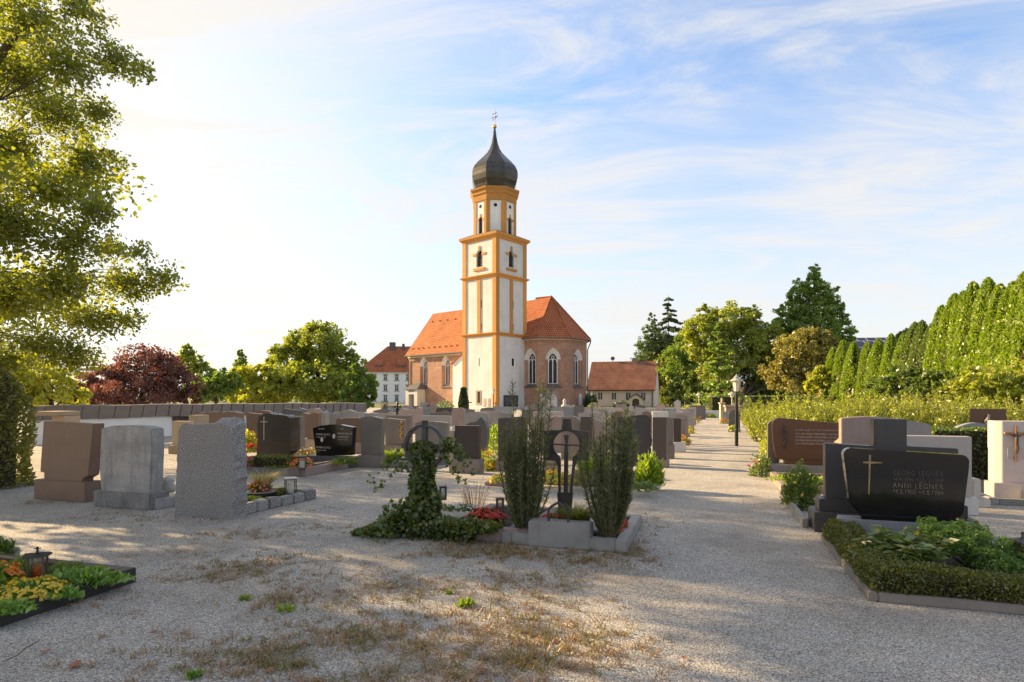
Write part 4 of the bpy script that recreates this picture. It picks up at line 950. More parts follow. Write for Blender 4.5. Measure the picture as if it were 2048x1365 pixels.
vs = [(x, y, z) for y, q in layers for x, z in q]
fs = [tuple(range(n_)), tuple(range(4*n_-1, 3*n_-1, -1))]+[(j*n_+i, (j+1)*n_+i, (j+1)*n_+(i+1) % n_, j*n_+(i+1) % n_) for j in range(3) for i in range(n_)]
m.add(vs, fs); single('gravestone', m, 'roughgranite', 'rough split grey granite boulder stone with a broken humped top, no plinth', 'gravestone', (L3[0], L3[1], 0), GA)
# bed of the split granite stone, edged with hewn blocks
BL = loc2(L3, 0.12, 0.3)
e = thing('grave_border', 'grave bed edged with rough hewn granite blocks behind the split granite stone', 'grave border', BL, GA)
q0, q1 = at(488, 1031), at(633, 998)
def rel(v): d = Vector((v.x-BL.x, v.y-BL.y)); return Vector((d.x*UX+d.y*UY, -d.x*UY+d.y*UX))
r0, r1 = rel(q0), rel(q1); n = 6
for k in range(n):
    a = r0.lerp(r1, k/n); b = r0.lerp(r1, (k+0.94)/n); m = MB(); h = 0.135+random.uniform(-.01, .015)
    nx, ny = (b-a).normalized(); px_, py_ = -ny*0.13, nx*0.13
    pts = [(a.x, a.y), (b.x, b.y), (b.x+px_, b.y+py_), (a.x+px_, a.y+py_)]
    pts = [(x+random.uniform(-.012, .012), y+random.uniform(-.012, .012)) for x, y in pts]; m.slab(pts, 0, h)
    m.v = [(x, y, z+(random.uniform(-.015, .012) if z > 0 else 0)) for x, y, z in m.v]; part(e, 'kerb_block', m, 'roughgranite', bevel=0.014)
for k in range(4):
    a = r1+Vector((-0.25*k-0.27, 0.0)); m = MB(); m.box(a.x, a.x+0.24, a.y-0.11, a.y+0.0, 0, 0.13+random.uniform(-.01, .01)); part(e, 'kerb_block', m, 'roughgranite', bevel=0.014)
m = MB(); m.add([(r0.x-1.0, r0.y, 0.09), (r0.x-.05, r0.y, 0.09), (r1.x-.08, r1.y-.05, 0.09), (r1.x-1.1, r1.y-.05, 0.09)], [(0, 1, 2, 3)]); part(e, 'soil', m, 'soil')
mound('bowl of salmon begonias with a pale feathery grass behind the split granite stone', at(520, 985, .10), (0.19, 0.17, 0.17), 'l_olive', 700, 0.05, (('f_salmon', 42, 0.045),), 'flowers', 'begonia_bowl')
tuft('pale wispy grass rising behind the salmon begonias', at(528, 968, .12), 0.32, 0.26, 420, 'l_pale', 0.006, 0.9, arch_=0.6)
m = MB(); m.lathe([(0.16, 0), (0.215, 0.05), (0.225, 0.06), (0.19, 0.055), (0.15, 0.03)], 20); single('planter_bowl', m, 'kerbgrey', 'shallow stone planter bowl holding the salmon begonias', 'planter', at(522, 991, .09), smooth=True)
mound('low bright green moss cushion beside the hewn granite blocks', at(505, 1003, .09), (0.17, 0.15, 0.075), 'l_moss', 1500, 0.022, (), 'plant', 'moss_cushion', 0.3)
mound('small dark heather beside the glass lantern', at(562, 990, .09), (0.11, 0.1, 0.12), 'l_olive', 500, 0.035, (), 'plant', 'heather', 0.3)
lantern('square glass lantern with silvery lid on the hewn granite bed', at(581, 990, .09), 0.27, 0.15, 'iron', 'wax', 0.5, lid='lamptop')
# cherub-like ornament between the stones
m = MB(); m.lathe([(0.09, 0), (0.11, 0.05), (0.07, 0.12), (0.085, 0.17), (0.05, 0.22), (0.01, 0.235)], 14); m.v = [(x+random.uniform(-.008, .008), y+random.uniform(-.008, .008), z) for x, y, z in m.v]
single('stone_ornament', m, 'lightstone', 'small pale carved ornament on the ground between the weathered and split stones', 'ornament', at(336, 985, .12), smooth=True)
m = MB(); m.box(0, 0.5, 0, 0.12, 0, 0.14); single('stone_kerb', m, 'weathered', 'short grey kerb slab beside the weathered stone plinth', 'kerb', (at(310, 1020).x, at(310, 1020).y, 0), GA+R(75), bevel=.008)

# black kerbed flower bed at the near corner
c0, c1 = at(262, 1168), at(-20, 1262)
dv = Vector((c1.x-c0.x, c1.y-c0.y)); ln_ = dv.length; ang = math.atan2(dv.y, dv.x)
e = thing('grave_border', 'dark granite border of the flower bed with the rusty lantern', 'grave border', c0, ang)
m = MB(); m.box(-0.05, ln_, -0.1, 0, 0, 0.12); part(e, 'kerb', m, 'kerbblack', bevel=0.006)
m = MB(); m.box(-0.05, 0.05, -1.6, -0.1, 0, 0.118); part(e, 'kerb', m, 'kerbblack', bevel=0.006)
m = MB(); m.add([(0.05, -1.6, .085), (ln_, -1.6, .085), (ln_, -.1, .085), (.05, -.1, .085)], [(0, 1, 2, 3)]); part(e, 'soil', m, 'soil')
mound('low carpet of small yellow daisies in the dark-edged bed', at(55, 1192, .09), (0.26, 0.22, 0.10), 'l_ground', 1500, 0.03, (('f_gold', 340, 0.027),), 'flowers', 'daisy_carpet')
mound('large orange-yellow marigolds cut by the picture edge', at(2, 1176, .1), (0.15, 0.14, 0.17), 'l_ground', 420, 0.05, (('f_orange', 26, 0.06),), 'flowers', 'marigold')
mound('dark mossy dwarf cypress behind the rusty lantern', at(42, 1148, .09), (0.15, 0.13, 0.14), 'l_moss', 2200, 0.025, (), 'plant', 'dwarf_shrub', 0.25)
mound('dark mossy dwarf cypress beside the star-leaved ground cover', at(130, 1150, .09), (0.19, 0.14, 0.10), 'l_moss', 2200, 0.025, (), 'plant', 'dwarf_shrub', 0.25)
mound('star-leaved green ground cover reaching the tip of the dark kerb', at(168, 1165, .09), (0.33, 0.16, 0.10), 'l_ground', 900, 0.055, (), 'plant', 'ground_cover', 0.5)
mound('pale thin-leaved cover at the very tip of the dark kerb', at(226, 1160, .08), (0.17, 0.08, 0.05), 'l_ground', 260, 0.035, (), 'plant', 'ground_cover', 0.5)
mound('star-leaved green ground cover along the inside of the dark kerb', at(118, 1192, .09), (0.17, 0.10, 0.06), 'l_ground', 330, 0.05, (), 'plant', 'ground_cover', 0.5)
mound('star-leaved ground cover at the near end below the yellow daisies', at(20, 1222, .09), (0.17, 0.10, 0.06), 'l_ground', 330, 0.05, (), 'plant', 'ground_cover', 0.5)
lantern('rusty tent-roofed lantern with cross finial and red candle in the dark-edged bed', at(75, 1168, .09), 0.25, 0.105, 'woodgrey', 'redglass', 0.35, 'tent')
m = MB(); m.box(0, 0.35, 0, 0.1, 0, 0.1); single('stone_kerb', m, 'kerbgrey', 'short kerb end at the picture edge with a green tuft behind it', 'kerb', (at(-60, 1125).x, at(-60, 1125).y, 0), R(12), bevel=.008)
mound('green tuft over the short kerb end at the picture edge', at(0, 1108, .06), (0.14, 0.12, 0.14), 'l_hedge', 600, 0.04)

# ivy-covered ring cross ------------------------------------------------------------
IV = at(850, 1072); e = thing('ring_cross', 'dark iron ring cross on a stone post smothered in ivy', 'grave cross', IV, GA)
zc = EYE-(893-HY)*IV.y/F; rr = 0.225
m = MB(); N = 40; prof = [(rr-.013, -.038), (rr+.013, -.038), (rr+.017, 0), (rr+.013, .038), (rr-.013, .038)]
vs = []; fs = []
for i in range(N):
    a = 2*math.pi*i/N
    for r_, y_ in prof: vs.append((r_*math.cos(a), y_, zc+r_*math.sin(a)))
for i in range(N):
    for j in range(5): fs.append((i*5+j, i*5+(j+1) % 5, ((i+1) % N)*5+(j+1) % 5, ((i+1) % N)*5+j))
m.add(vs, fs); part(e, 'ring', m, 'iron', fixn=True)
m = MB(); m.box(-.03, .03, -.025, .025, zc-.2, zc+rr+.055); part(e, 'upright', m, 'iron', bevel=.004)
m = MB(); m.box(-rr-.05, rr+.06, -.022, .022, zc-.03, zc+.03); part(e, 'crossbar', m, 'iron', bevel=.004)
m = MB(); m.box(-.07, .07, -.06, .06, 0, zc-rr+.02); part(e, 'post', m, 'iron', bevel=.01)
def ivy():
    out = []
    def shell(n, z0, z1, r0, r1, dx0=0.0, dx1=0.0, ry=0.8):
        t = rng.random(n)**0.85; z = z0+(z1-z0)*t; r_ = r0+(r1-r0)*t; a = rng.random(n)*6.283; b = (0.62+0.5*rng.random(n))*(1+.22*np.sin(3*a+z*7)*np.cos(2*a-z*11))
        P = np.stack([dx0+(dx1-dx0)*t+r_*b*np.cos(a), r_*b*np.sin(a)*ry, z], 1); d = np.stack([np.cos(a), np.sin(a), np.full(n, -.9)], 1); out.append((P, d))
    shell(2800, 0.0, zc-rr, 0.24, 0.095, -0.02, -.02); shell(800, zc-rr-.15, zc-.06, 0.13, 0.12, -.02, -.02, 0.5); shell(800, 0.0, 0.4, 0.34, 0.2, -.08, -.05)
    n = 420; P = ball(n)*np.array([.15, .08, .08])+np.array([-.02, 0, zc-.03]); out.append((P, ball(n)))
    n = 1500; u = rng.random(n)**1.2; P = np.stack([-.22-.56*u, -.05+.17*rng.normal(size=n)*(1-u*.75)-.10*u, (0.03+(1-u)**1.5*0.30)*rng.random(n)+.01], 1); out.append((P, np.stack([-np.ones(n), rng.normal(size=n)*.5, rng.normal(size=n)*.3+.1], 1)))
    n = 900; P = np.stack([.2+.42*rng.random(n), -.22+.25*rng.random(n)-.0, .02+.20*rng.random(n)], 1); out.append((P, np.stack([rng.normal(size=n), -np.ones(n)*.6, rng.normal(size=n)*.4], 1)))
    for x0, z0, x1, z1, bow in ((-.2, zc-.15, -.62, .55, .1), (-.2, .75, -.58, .45, .06), (-.18, zc-.25, -.5, .72, .05), (.22, zc, .62, zc-.32, .08), (.2, zc-.05, .5, zc-.1, .06), (.2, zc+.02, .42, zc-.02, .07), (.2, zc-.1, .45, zc-.4, .05), (-.22, zc-.05, -.45, zc-.2, .04), (.22, zc+.05, .34, zc-.3, .1), (.24, zc, .46, zc-.22, .1), (-.3, .3, -.5, .2, .05)):
        n = 34; t_ = rng.random(n); P = np.stack([x0+(x1-x0)*t_, rng.normal(size=n)*.03-.03, z0+(z1-z0)*t_+bow*np.sin(np.pi*t_)], 1)+rng.normal(size=(n, 3))*.022; out.append((P, rng.normal(size=(n, 3))))
    P = np.concatenate([a for a, b in out]); D = np.concatenate([b for a, b in out]); P[:, 2] = np.maximum(P[:, 2], 0.012)
    return leaves(P, 0.05, D*.9, 0.8, 0.9)
single('ivy', quads_mesh('ivy', ivy(), 'l_ivy'), 'l_ivy', 'tangled ivy spilling from the iron ring cross down to the gravel', 'ivy', IV, GA)
IB = at(893, 1078); be = bed((IB.x, IB.y), 0.92, 1.35, 0.15, 'kerbpink', 'pinkish stone border of the ivy-grown grave with red flowers', 0.12)
mound('red-leaved begonias tumbling over the pinkish border', at(972, 1046, .14), (0.22, 0.17, 0.14), 'l_ivy', 500, 0.05, (('f_red', 90, 0.055), ('f_salmon', 20, .04)), 'flowers', 'begonia', rot=-.2)
mound('ivy patch covering the pinkish border stone', at(958, 1062, .12), (0.26, 0.16, 0.10), 'l_ivy', 620, 0.055, (), 'plant', 'ivy_patch', 0.95)
mound('silvery cushion plant behind the red begonias', at(922, 1020, .12), (0.24, 0.16, 0.06), 'l_hedge', 500, 0.035, (('f_white', 60, 0.03),), 'plant', 'cushion_plant')
tuft('bare reddish stems standing in the ivy-grown grave', at(948, 1012, .12), 0.42, 0.40, 46, 'l_dead', 0.006, 0.35, 'dry stems', 'dry_stems', 0.1)
lantern('brown log-shaped lantern beside the red begonias', at(1000, 1022, .13), 0.17, 0.085, 'woodgrey', 'wax', 0.2)
lantern('small dark lantern half hidden by ivy at the ring cross', at(886, 1000, .13), 0.2, 0.085, 'iron', 'wax', 0.3)
# central grave: border, block, bronze cross, two plum yews -------------------------
CL = at(1003, 1088); CLp = (CL.x, CL.y)
bed(CLp, 1.27, 1.36, 0.125, 'kerbgrey', 'grey stone border around the bronze cross and the two plum yews', 0.11)
m = MB(); m.box(0, 0.63, 0, 0.2, 0, 0.255); bl = loc2(CLp, 0.285, -0.012)
single('stone_block', m, 'kerbgrey', 'grey oblong stone block with an iron staple at the foot of the bronze cross', 'block', bl, GA, bevel=.01)
m = MB(); m.tube([(-.1, 0, 0), (-.1, 0, .115), (-.07, 0, .15), (0, 0, .19), (.07, 0, .15), (.1, 0, .115), (.1, 0, 0)], 0.014, 6); p = loc2(bl, 0.3, 0.06); p.z = .255
single('iron_staple', m, 'iron', 'dark iron arch fixed on the grey stone block', 'handle', p, GA)
m = MB(); m.box(0, 0.36, 0, .62, 0, .03); p = loc2(CLp, 0.56, 0.32); p.z = .10; single('stone_slab', m, 'kerbgrey', 'flat pale slab inside the border behind the block', 'slab', p, GA)
DC = 6.55; CP = Vector(((1131-1024)*DC/F, DC, 0))
def px2(pts): 
    L = (CP.x, CP.y); return local_from_px(L, pts)
e = thing('bronze_cross', 'dark bronze grave cross with a round opening and slender stem between two plum yews', 'grave cross', CP, GA)
# cross plate as two halves around the round opening
cx_, cz_ = px2([(1133, 890)])[0]; ro = 0.148
def half(sign):
    xs = [1133] if False else None
    if sign < 0: out_ = [(1133, 838), (1126, 838), (1124, 860), (1088, 862), (1088, 920), (1110, 922), (1116, 932), (1117.5, 1000), (1121.5, 1000), (1121, 930)]
    else: out_ = [(1133, 838), (1142, 838), (1144, 860), (1178, 863), (1178, 921), (1158, 922), (1150, 932), (1143, 1000), (1138, 1000), (1145, 930)]
    o = px2(out_); arc = [(cx_+sign*ro*math.sin(a), cz_-ro*math.cos(a)) for a in [0.5+(math.pi-0.5)*i/10 for i in range(11)]]
    return o+arc
for sg in (-1, 1):
    m = MB(); m.prism(ccw(half(sg)), -.012, .018); part(e, 'cross_plate', m, 'bronze', fixn=True)
o = px2([(1128, 870), (1138, 870), (1136, 886), (1136.5, 900), (1135.5, 1000), (1127.5, 1000), (1129, 900), (1131, 886)]); m = MB(); m.prism(ccw(o), -.016, .016); part(e, 'stem', m, 'bronze', fixn=True)
m = MB(); a, b = px2([(1097, 888), (1169, 892)]); m.tube([(a[0], -.015, a[1]), (cx_, -.015, cz_+.0), (b[0], -.015, b[1])], [.006, .011, .006], 6); part(e, 'crossbar', m, 'bronze')
o = px2([(1115, 985), (1146, 985), (1142, 1030), (1118, 1030)]); o = [(s, max(.1, z)) for s, z in o]; m = MB(); m.prism(ccw(o), -.02, .02); part(e, 'foot', m, 'bronze', fixn=True)
m = MB(); m.box(-.03, .03, -.03, .03, 0.0, 0.15); part(e, 'socket', m, 'kerbgrey')
m = MB(); m.lathe([(0.09, 0), (0.14, .05), (0.15, .1), (0.135, .1), (0.1, .03)], 18); b_ = loc2(CLp, 0.70, 0.36); b_.z = .13; single('wicker_basket', m, 'wicker', 'brown wicker basket behind the stone block', 'basket', b_)
b_ = b_+Vector((0, 0, .07)); tuft('wispy heather filling the wicker basket', b_, 0.26, 0.2, 520, 'l_olive', 0.007, 0.8, 'plant', 'heather', 0.3)
lantern('dark lantern with a glowing-red candle beside the bronze stem', loc2(CLp, 0.50, 0.72)+Vector((0, 0, .11)), 0.23, 0.12, 'iron', 'redglass', -.25)
lantern('small dark lantern behind the wicker basket', loc2(CLp, 0.98, 0.8)+Vector((0, 0, .11)), 0.14, 0.11, 'iron', 'wax', -.25)
mound('bright red begonias beside the stem of the bronze cross', loc2(CLp, 0.40, 0.50)+Vector((0, 0, .11)), (0.13, 0.12, 0.12), 'l_ground', 220, .045, (('f_red', 60, .05),), 'flowers', 'begonia')
mound('red begonias glimpsed behind the second plum yew along the kerb', loc2(CLp, 1.1, 0.62)+Vector((0, 0, .11)), (0.09, 0.3, 0.11), 'l_ground', 220, .045, (('f_red', 45, .05),), 'flowers', 'begonia', rot=GA)
def plum_yew(label, pos, stems):
    """upright stems with whorls of narrow needles; stems: (top dx, dy, z, foot dx, needle length)"""
    t = thing('plum_yew', label, 'shrub', pos); st = MB(); out = []
    for dx, dy, h, fx, nl in stems:
        p0 = Vector((fx, dy*.25, 0)); p3 = Vector((dx, dy, h)); p1 = p0+Vector((dx*.55-fx*.2, dy*.5, h*.32)); p2 = p0.lerp(p3, .66)+Vector(((dx-fx)*.22, dy*.2, 0))
        pts = []
        for k in range(9):
            u = k/8; pts.append(p0*(1-u)**3+p1*3*u*(1-u)**2+p2*3*u*u*(1-u)+p3*u**3)
        st.tube(pts, [.009-.0007*k for k in range(9)], 5)
        n = int(260*h); u = 0.08+0.92*rng.random(n)**0.9; Pn = np.array([list(p) for p in pts]); f = u*8; i = np.minimum(f.astype(int), 7); w_ = (f-i)[:, None]
        P = Pn[i]*(1-w_)+Pn[i+1]*w_; a = rng.random(n)*6.283
        d = np.stack([np.cos(a), np.sin(a), 0.55+.5*rng.random(n)], 1); d = unit(d); l = nl*(0.7+.5*rng.random((n, 1)))*np.where(u[:, None] > .94, .8, 1)
        out.append(leaves(P+d*l*.5, l[:, 0], d*6, .5, .11))
    part(t, 'stems', st, 'stem'); part(t, 'needles', quads_mesh('needles', np.concatenate(out), 'l_yew'), 'l_yew'); return t
def yew_stems(n, r, hmin, hmax, tall, seed):
    q = random.Random(seed); o = []
    for k in range(n):
        a = q.random()*6.283; rr_ = math.sqrt(q.random())*r; o.append((rr_*math.cos(a), rr_*math.sin(a)*.75, q.uniform(hmin, hmax), .05*math.cos(a), .058))
    return o+tall
Y1 = loc2(CLp, 0.19, 0.17); Y1.z = .1
plum_yew('plum yew with the tallest whorled shoots, between ring cross and bronze cross', Y1, yew_stems(46, .24, .45, 1.16, [(-.12, 0, 1.55, -.02, .075), (.06, .05, 1.34, .02, .07), (-.02, .1, 1.28, 0, .065), (.16, .02, 1.58, .03, .07), (.2, -.05, 1.55, .03, .07), (.29, .06, 1.5, .05, .07), (-.24, 0, 1.08, -.04, .06), (.12, -.08, 1.2, .02, .065), (-.27, .05, .8, -.04, .06), (.32, 0, .72, .05, .06), (.02, 0, 1.1, 0, .06), (-.16, .04, 1.05, 0, .06)], 3))
Y2 = loc2(CLp, 1.07, 0.17); Y2.z = .1
plum_yew('bushier plum yew with one lone dark shoot, on the path side of the bronze cross', Y2, yew_stems(50, .25, .45, 1.12, [(-.17, 0, 1.38, -.03, .045), (-.02, .03, 1.26, 0, .08), (.06, .0, 1.25, 0, .085), (.17, .03, 1.28, .02, .09), (.23, -.02, 1.26, .03, .09), (-.08, .05, 1.05, 0, .07), (.28, .04, 1.0, .04, .08), (-.3, 0, .85, -.05, .06), (.12, .06, 1.08, .01, .08), (-.24, .02, .95, -.03, .06)], 5))

# Further beds and stones left of the path -------------------------------------------
AL = plane_at(513, 13.9); 
t = thing('gravestone', 'near-black rough-edged gravestone with a thin engraved cross and lettering', 'gravestone', (AL[0], AL[1], 0), GA)
o = [(513, 922), (515, 880), (515, 850), (517, 833), (527, 828), (537, 826), (545, 829), (560, 830), (572, 831), (579, 837), (580, 870), (579, 922)]
m = MB(); o = local_from_px(AL, o); o = ccw([(s, max(0, z)) for s, z in o]); fr = jag(o, .008, .05, 11); m.prism(fr, 0, .26, [(x+random.uniform(0, .03), z+(random.uniform(-.02, .02) if z > .05 else 0)) for x, z in fr]); part(t, 'headstone', m, 'blackbrown')
a = local_from_px(AL, [(528, 834), (527, 880), (521, 844), (535, 844), (541, 853)])
m = MB(); m.box(a[0][0]-.008, a[0][0]+.008, -.006, 0, a[1][1], a[0][1]); m.box(a[2][0], a[3][0], -.0065, 0, a[2][1]-.008, a[2][1]+.008); part(t, 'engraved_cross', m, 'letterpale')
for k, s_ in enumerate(('KARL HUBER', '*2.8.1901 +5.3.1974', 'ANNA HUBER', '*14.6.1908 +1.9.1991', 'JOSEF HUBER', '*3.4.1934 +6.2.2003')): text(t, s_, a[4][0], a[4][1]-.03-k*.062, 0.058 if k % 2 == 0 else .04, 'letterdark')
stone(576, 600, 833, 14.3, 'flat', 'taupe', 'narrow grey-green upright slab tucked behind the near-black rough-edged stone', .2)
bd1 = at(487, 949); bed((bd1.x-.9, bd1.y+.35), 1.95, 1.6, .14, 'kerbgrey', 'stone border below the near-black rough-edged gravestone', .1)
m0 = at(505, 931, .12)
def boxhedge(label, pos, w, l, h, rot, leaf='l_box', n=1600, size=.03, name='clipped_hedge'):
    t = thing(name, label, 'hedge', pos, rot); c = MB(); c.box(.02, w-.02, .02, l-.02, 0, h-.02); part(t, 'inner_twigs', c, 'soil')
    A = [('t', w*l), ('f', w*h), ('b', w*h), ('l', l*h), ('r', l*h)]; S_ = sum(a for _, a in A); out = []
    for k, a in A:
        m_ = max(8, int(n*a/S_)); u, v = rng.random(m_), rng.random(m_); j = rng.normal(size=m_)*.012
        P = {'t': np.stack([u*w, v*l, h+j], 1), 'f': np.stack([u*w, j, v*h], 1), 'b': np.stack([u*w, l+j, v*h], 1), 'l': np.stack([j, u*l, v*h], 1), 'r': np.stack([w+j, u*l, v*h], 1)}[k]
        nn = {'t': (0, 0, 1), 'f': (0, -1, .4), 'b': (0, 1, .4), 'l': (-1, 0, .4), 'r': (1, 0, .4)}[k]
        out.append(leaves(P, size, np.array(nn)*.5, .8, .6))
    part(t, 'foliage', quads_mesh('foliage', np.concatenate(out), leaf), leaf); return t
p = at(504, 938, .1); boxhedge('small clipped box hedge with a lit top in front of the near-black stone', p, .78, .42, .24, GA, 'l_box', 2200, .035)
mound('magenta-pink begonias at the end of the small clipped hedge', at(492, 936, .1), (.2, .18, .24), 'l_ground', 250, .05, (('f_pink', 110, .055),), 'flowers', 'begonia')
mound('yellow-leaved shrub behind the near-black stone', at(497, 905, .1), (.26, .2, .52), 'l_yellow', 900, .075, (('f_gold', 60, .06),), 'shrub', 'golden_shrub')
mound('scarlet flowers under the yellow-leaved shrub', at(506, 900, .2), (.17, .15, .14), 'l_ground', 120, .05, (('f_red', 60, .06),), 'flowers', 'salvia')
BLp = plane_at(628, 13.0)
t = thing('gravestone', 'wide near-black gravestone with a shallow arched top and pale lettering in two columns', 'gravestone', (BLp[0], BLp[1], 0), GA)
o = ccw(local_from_px(BLp, [(632, 912), (625, 857), (640, 852), (660, 849.5), (680, 850), (706, 855), (703, 911)])); m = MB(); m.prism(o, 0, .14); part(t, 'headstone', m, 'black', bevel=.006)
o = local_from_px(BLp, [(598, 911), (706, 911)]); m = MB(); m.box(o[0][0]+.2, o[1][0], -.03, .2, 0, .24); part(t, 'plinth', m, 'darkgrey', bevel=.006)
a = local_from_px(BLp, [(634, 871), (673, 869), (663, 858)])
for k, (s_, c_, z_) in enumerate((('HANS GUTZ', .07, 0), ('*1.4.1926 +8.7.1995', .034, -.05), ('MARIA GUTZ', .07, -.28), ('*5.2.1930 +9.1.2012', .034, -.33))): text(t, s_, a[0][0]-.02, a[0][1]+z_, c_*.9, 'letterpale')
for k, (s_, c_, z_) in enumerate((('FRANZ LERCH', .06, 0), ('STUDIENRAT', .052, -.07), ('*2.1.1922 +4.3.1999', .034, -.12))): text(t, s_, a[1][0]+.03, a[1][1]+z_, c_*.9, 'letterpale')
text(t, 'GEB. MAIER', a[0][0]+.03, a[0][1]+.13, .03, 'letterpale'); text(t, 'P. JOSEF', a[1][0]+.08, a[1][1]+.11, .03, 'letterpale')
for pxy in ((644, 880), (668, 873)):
    s, z = local_from_px(BLp, [pxy])[0]; m = MB(); m.prism([(s+.035*math.cos(-k*math.pi/8), z+.05*math.sin(-k*math.pi/8)) for k in range(16)][::-1], -.008, 0); part(t, 'portrait_medallion', m, 'letterpale', fixn=True)
bd2 = at(527, 950); bed((bd2.x, bd2.y), .95, 1.55, .16, 'kerbpink', 'stone border with orange flowers below the wide arched near-black stone', .1)
mound('orange and yellow begonias in the border below the wide arched stone', at(598, 932, .15), (.26, .3, .17), 'l_ground', 400, .05, (('f_orange', 80, .06), ('f_salmon', 60, .06), ('f_yellow', 60, .05)), 'flowers', 'begonia')
mound('golden-yellow flowers next to the black lantern below the wide arched stone', at(589, 932, .15), (.14, .2, .12), 'l_ground', 250, .04, (('f_yellow', 90, .05),), 'flowers', 'marigold')
mound('trimmed green edging plant along the front of the orange flower bed', at(566, 936, .14), (.3, .12, .06), 'l_moss', 700, .03, (), 'plant', 'edging_plant')
mound('dark green trailing plant at the far corner of the orange flower bed', at(690, 928, .15), (.3, .2, .16), 'l_hedge', 500, .05)
lantern('black open-framed lantern among the orange flowers', at(604, 938, .15), .26, .15, 'iron', 'wax', .3)
mound('white and yellow begonias behind the orange flower bed', at(616, 917, .1), (.3, .3, .22), 'l_ground', 300, .05, (('f_yellow', 70, .06), ('f_white', 40, .06), ('f_orange', 40, .06)), 'flowers', 'begonia')

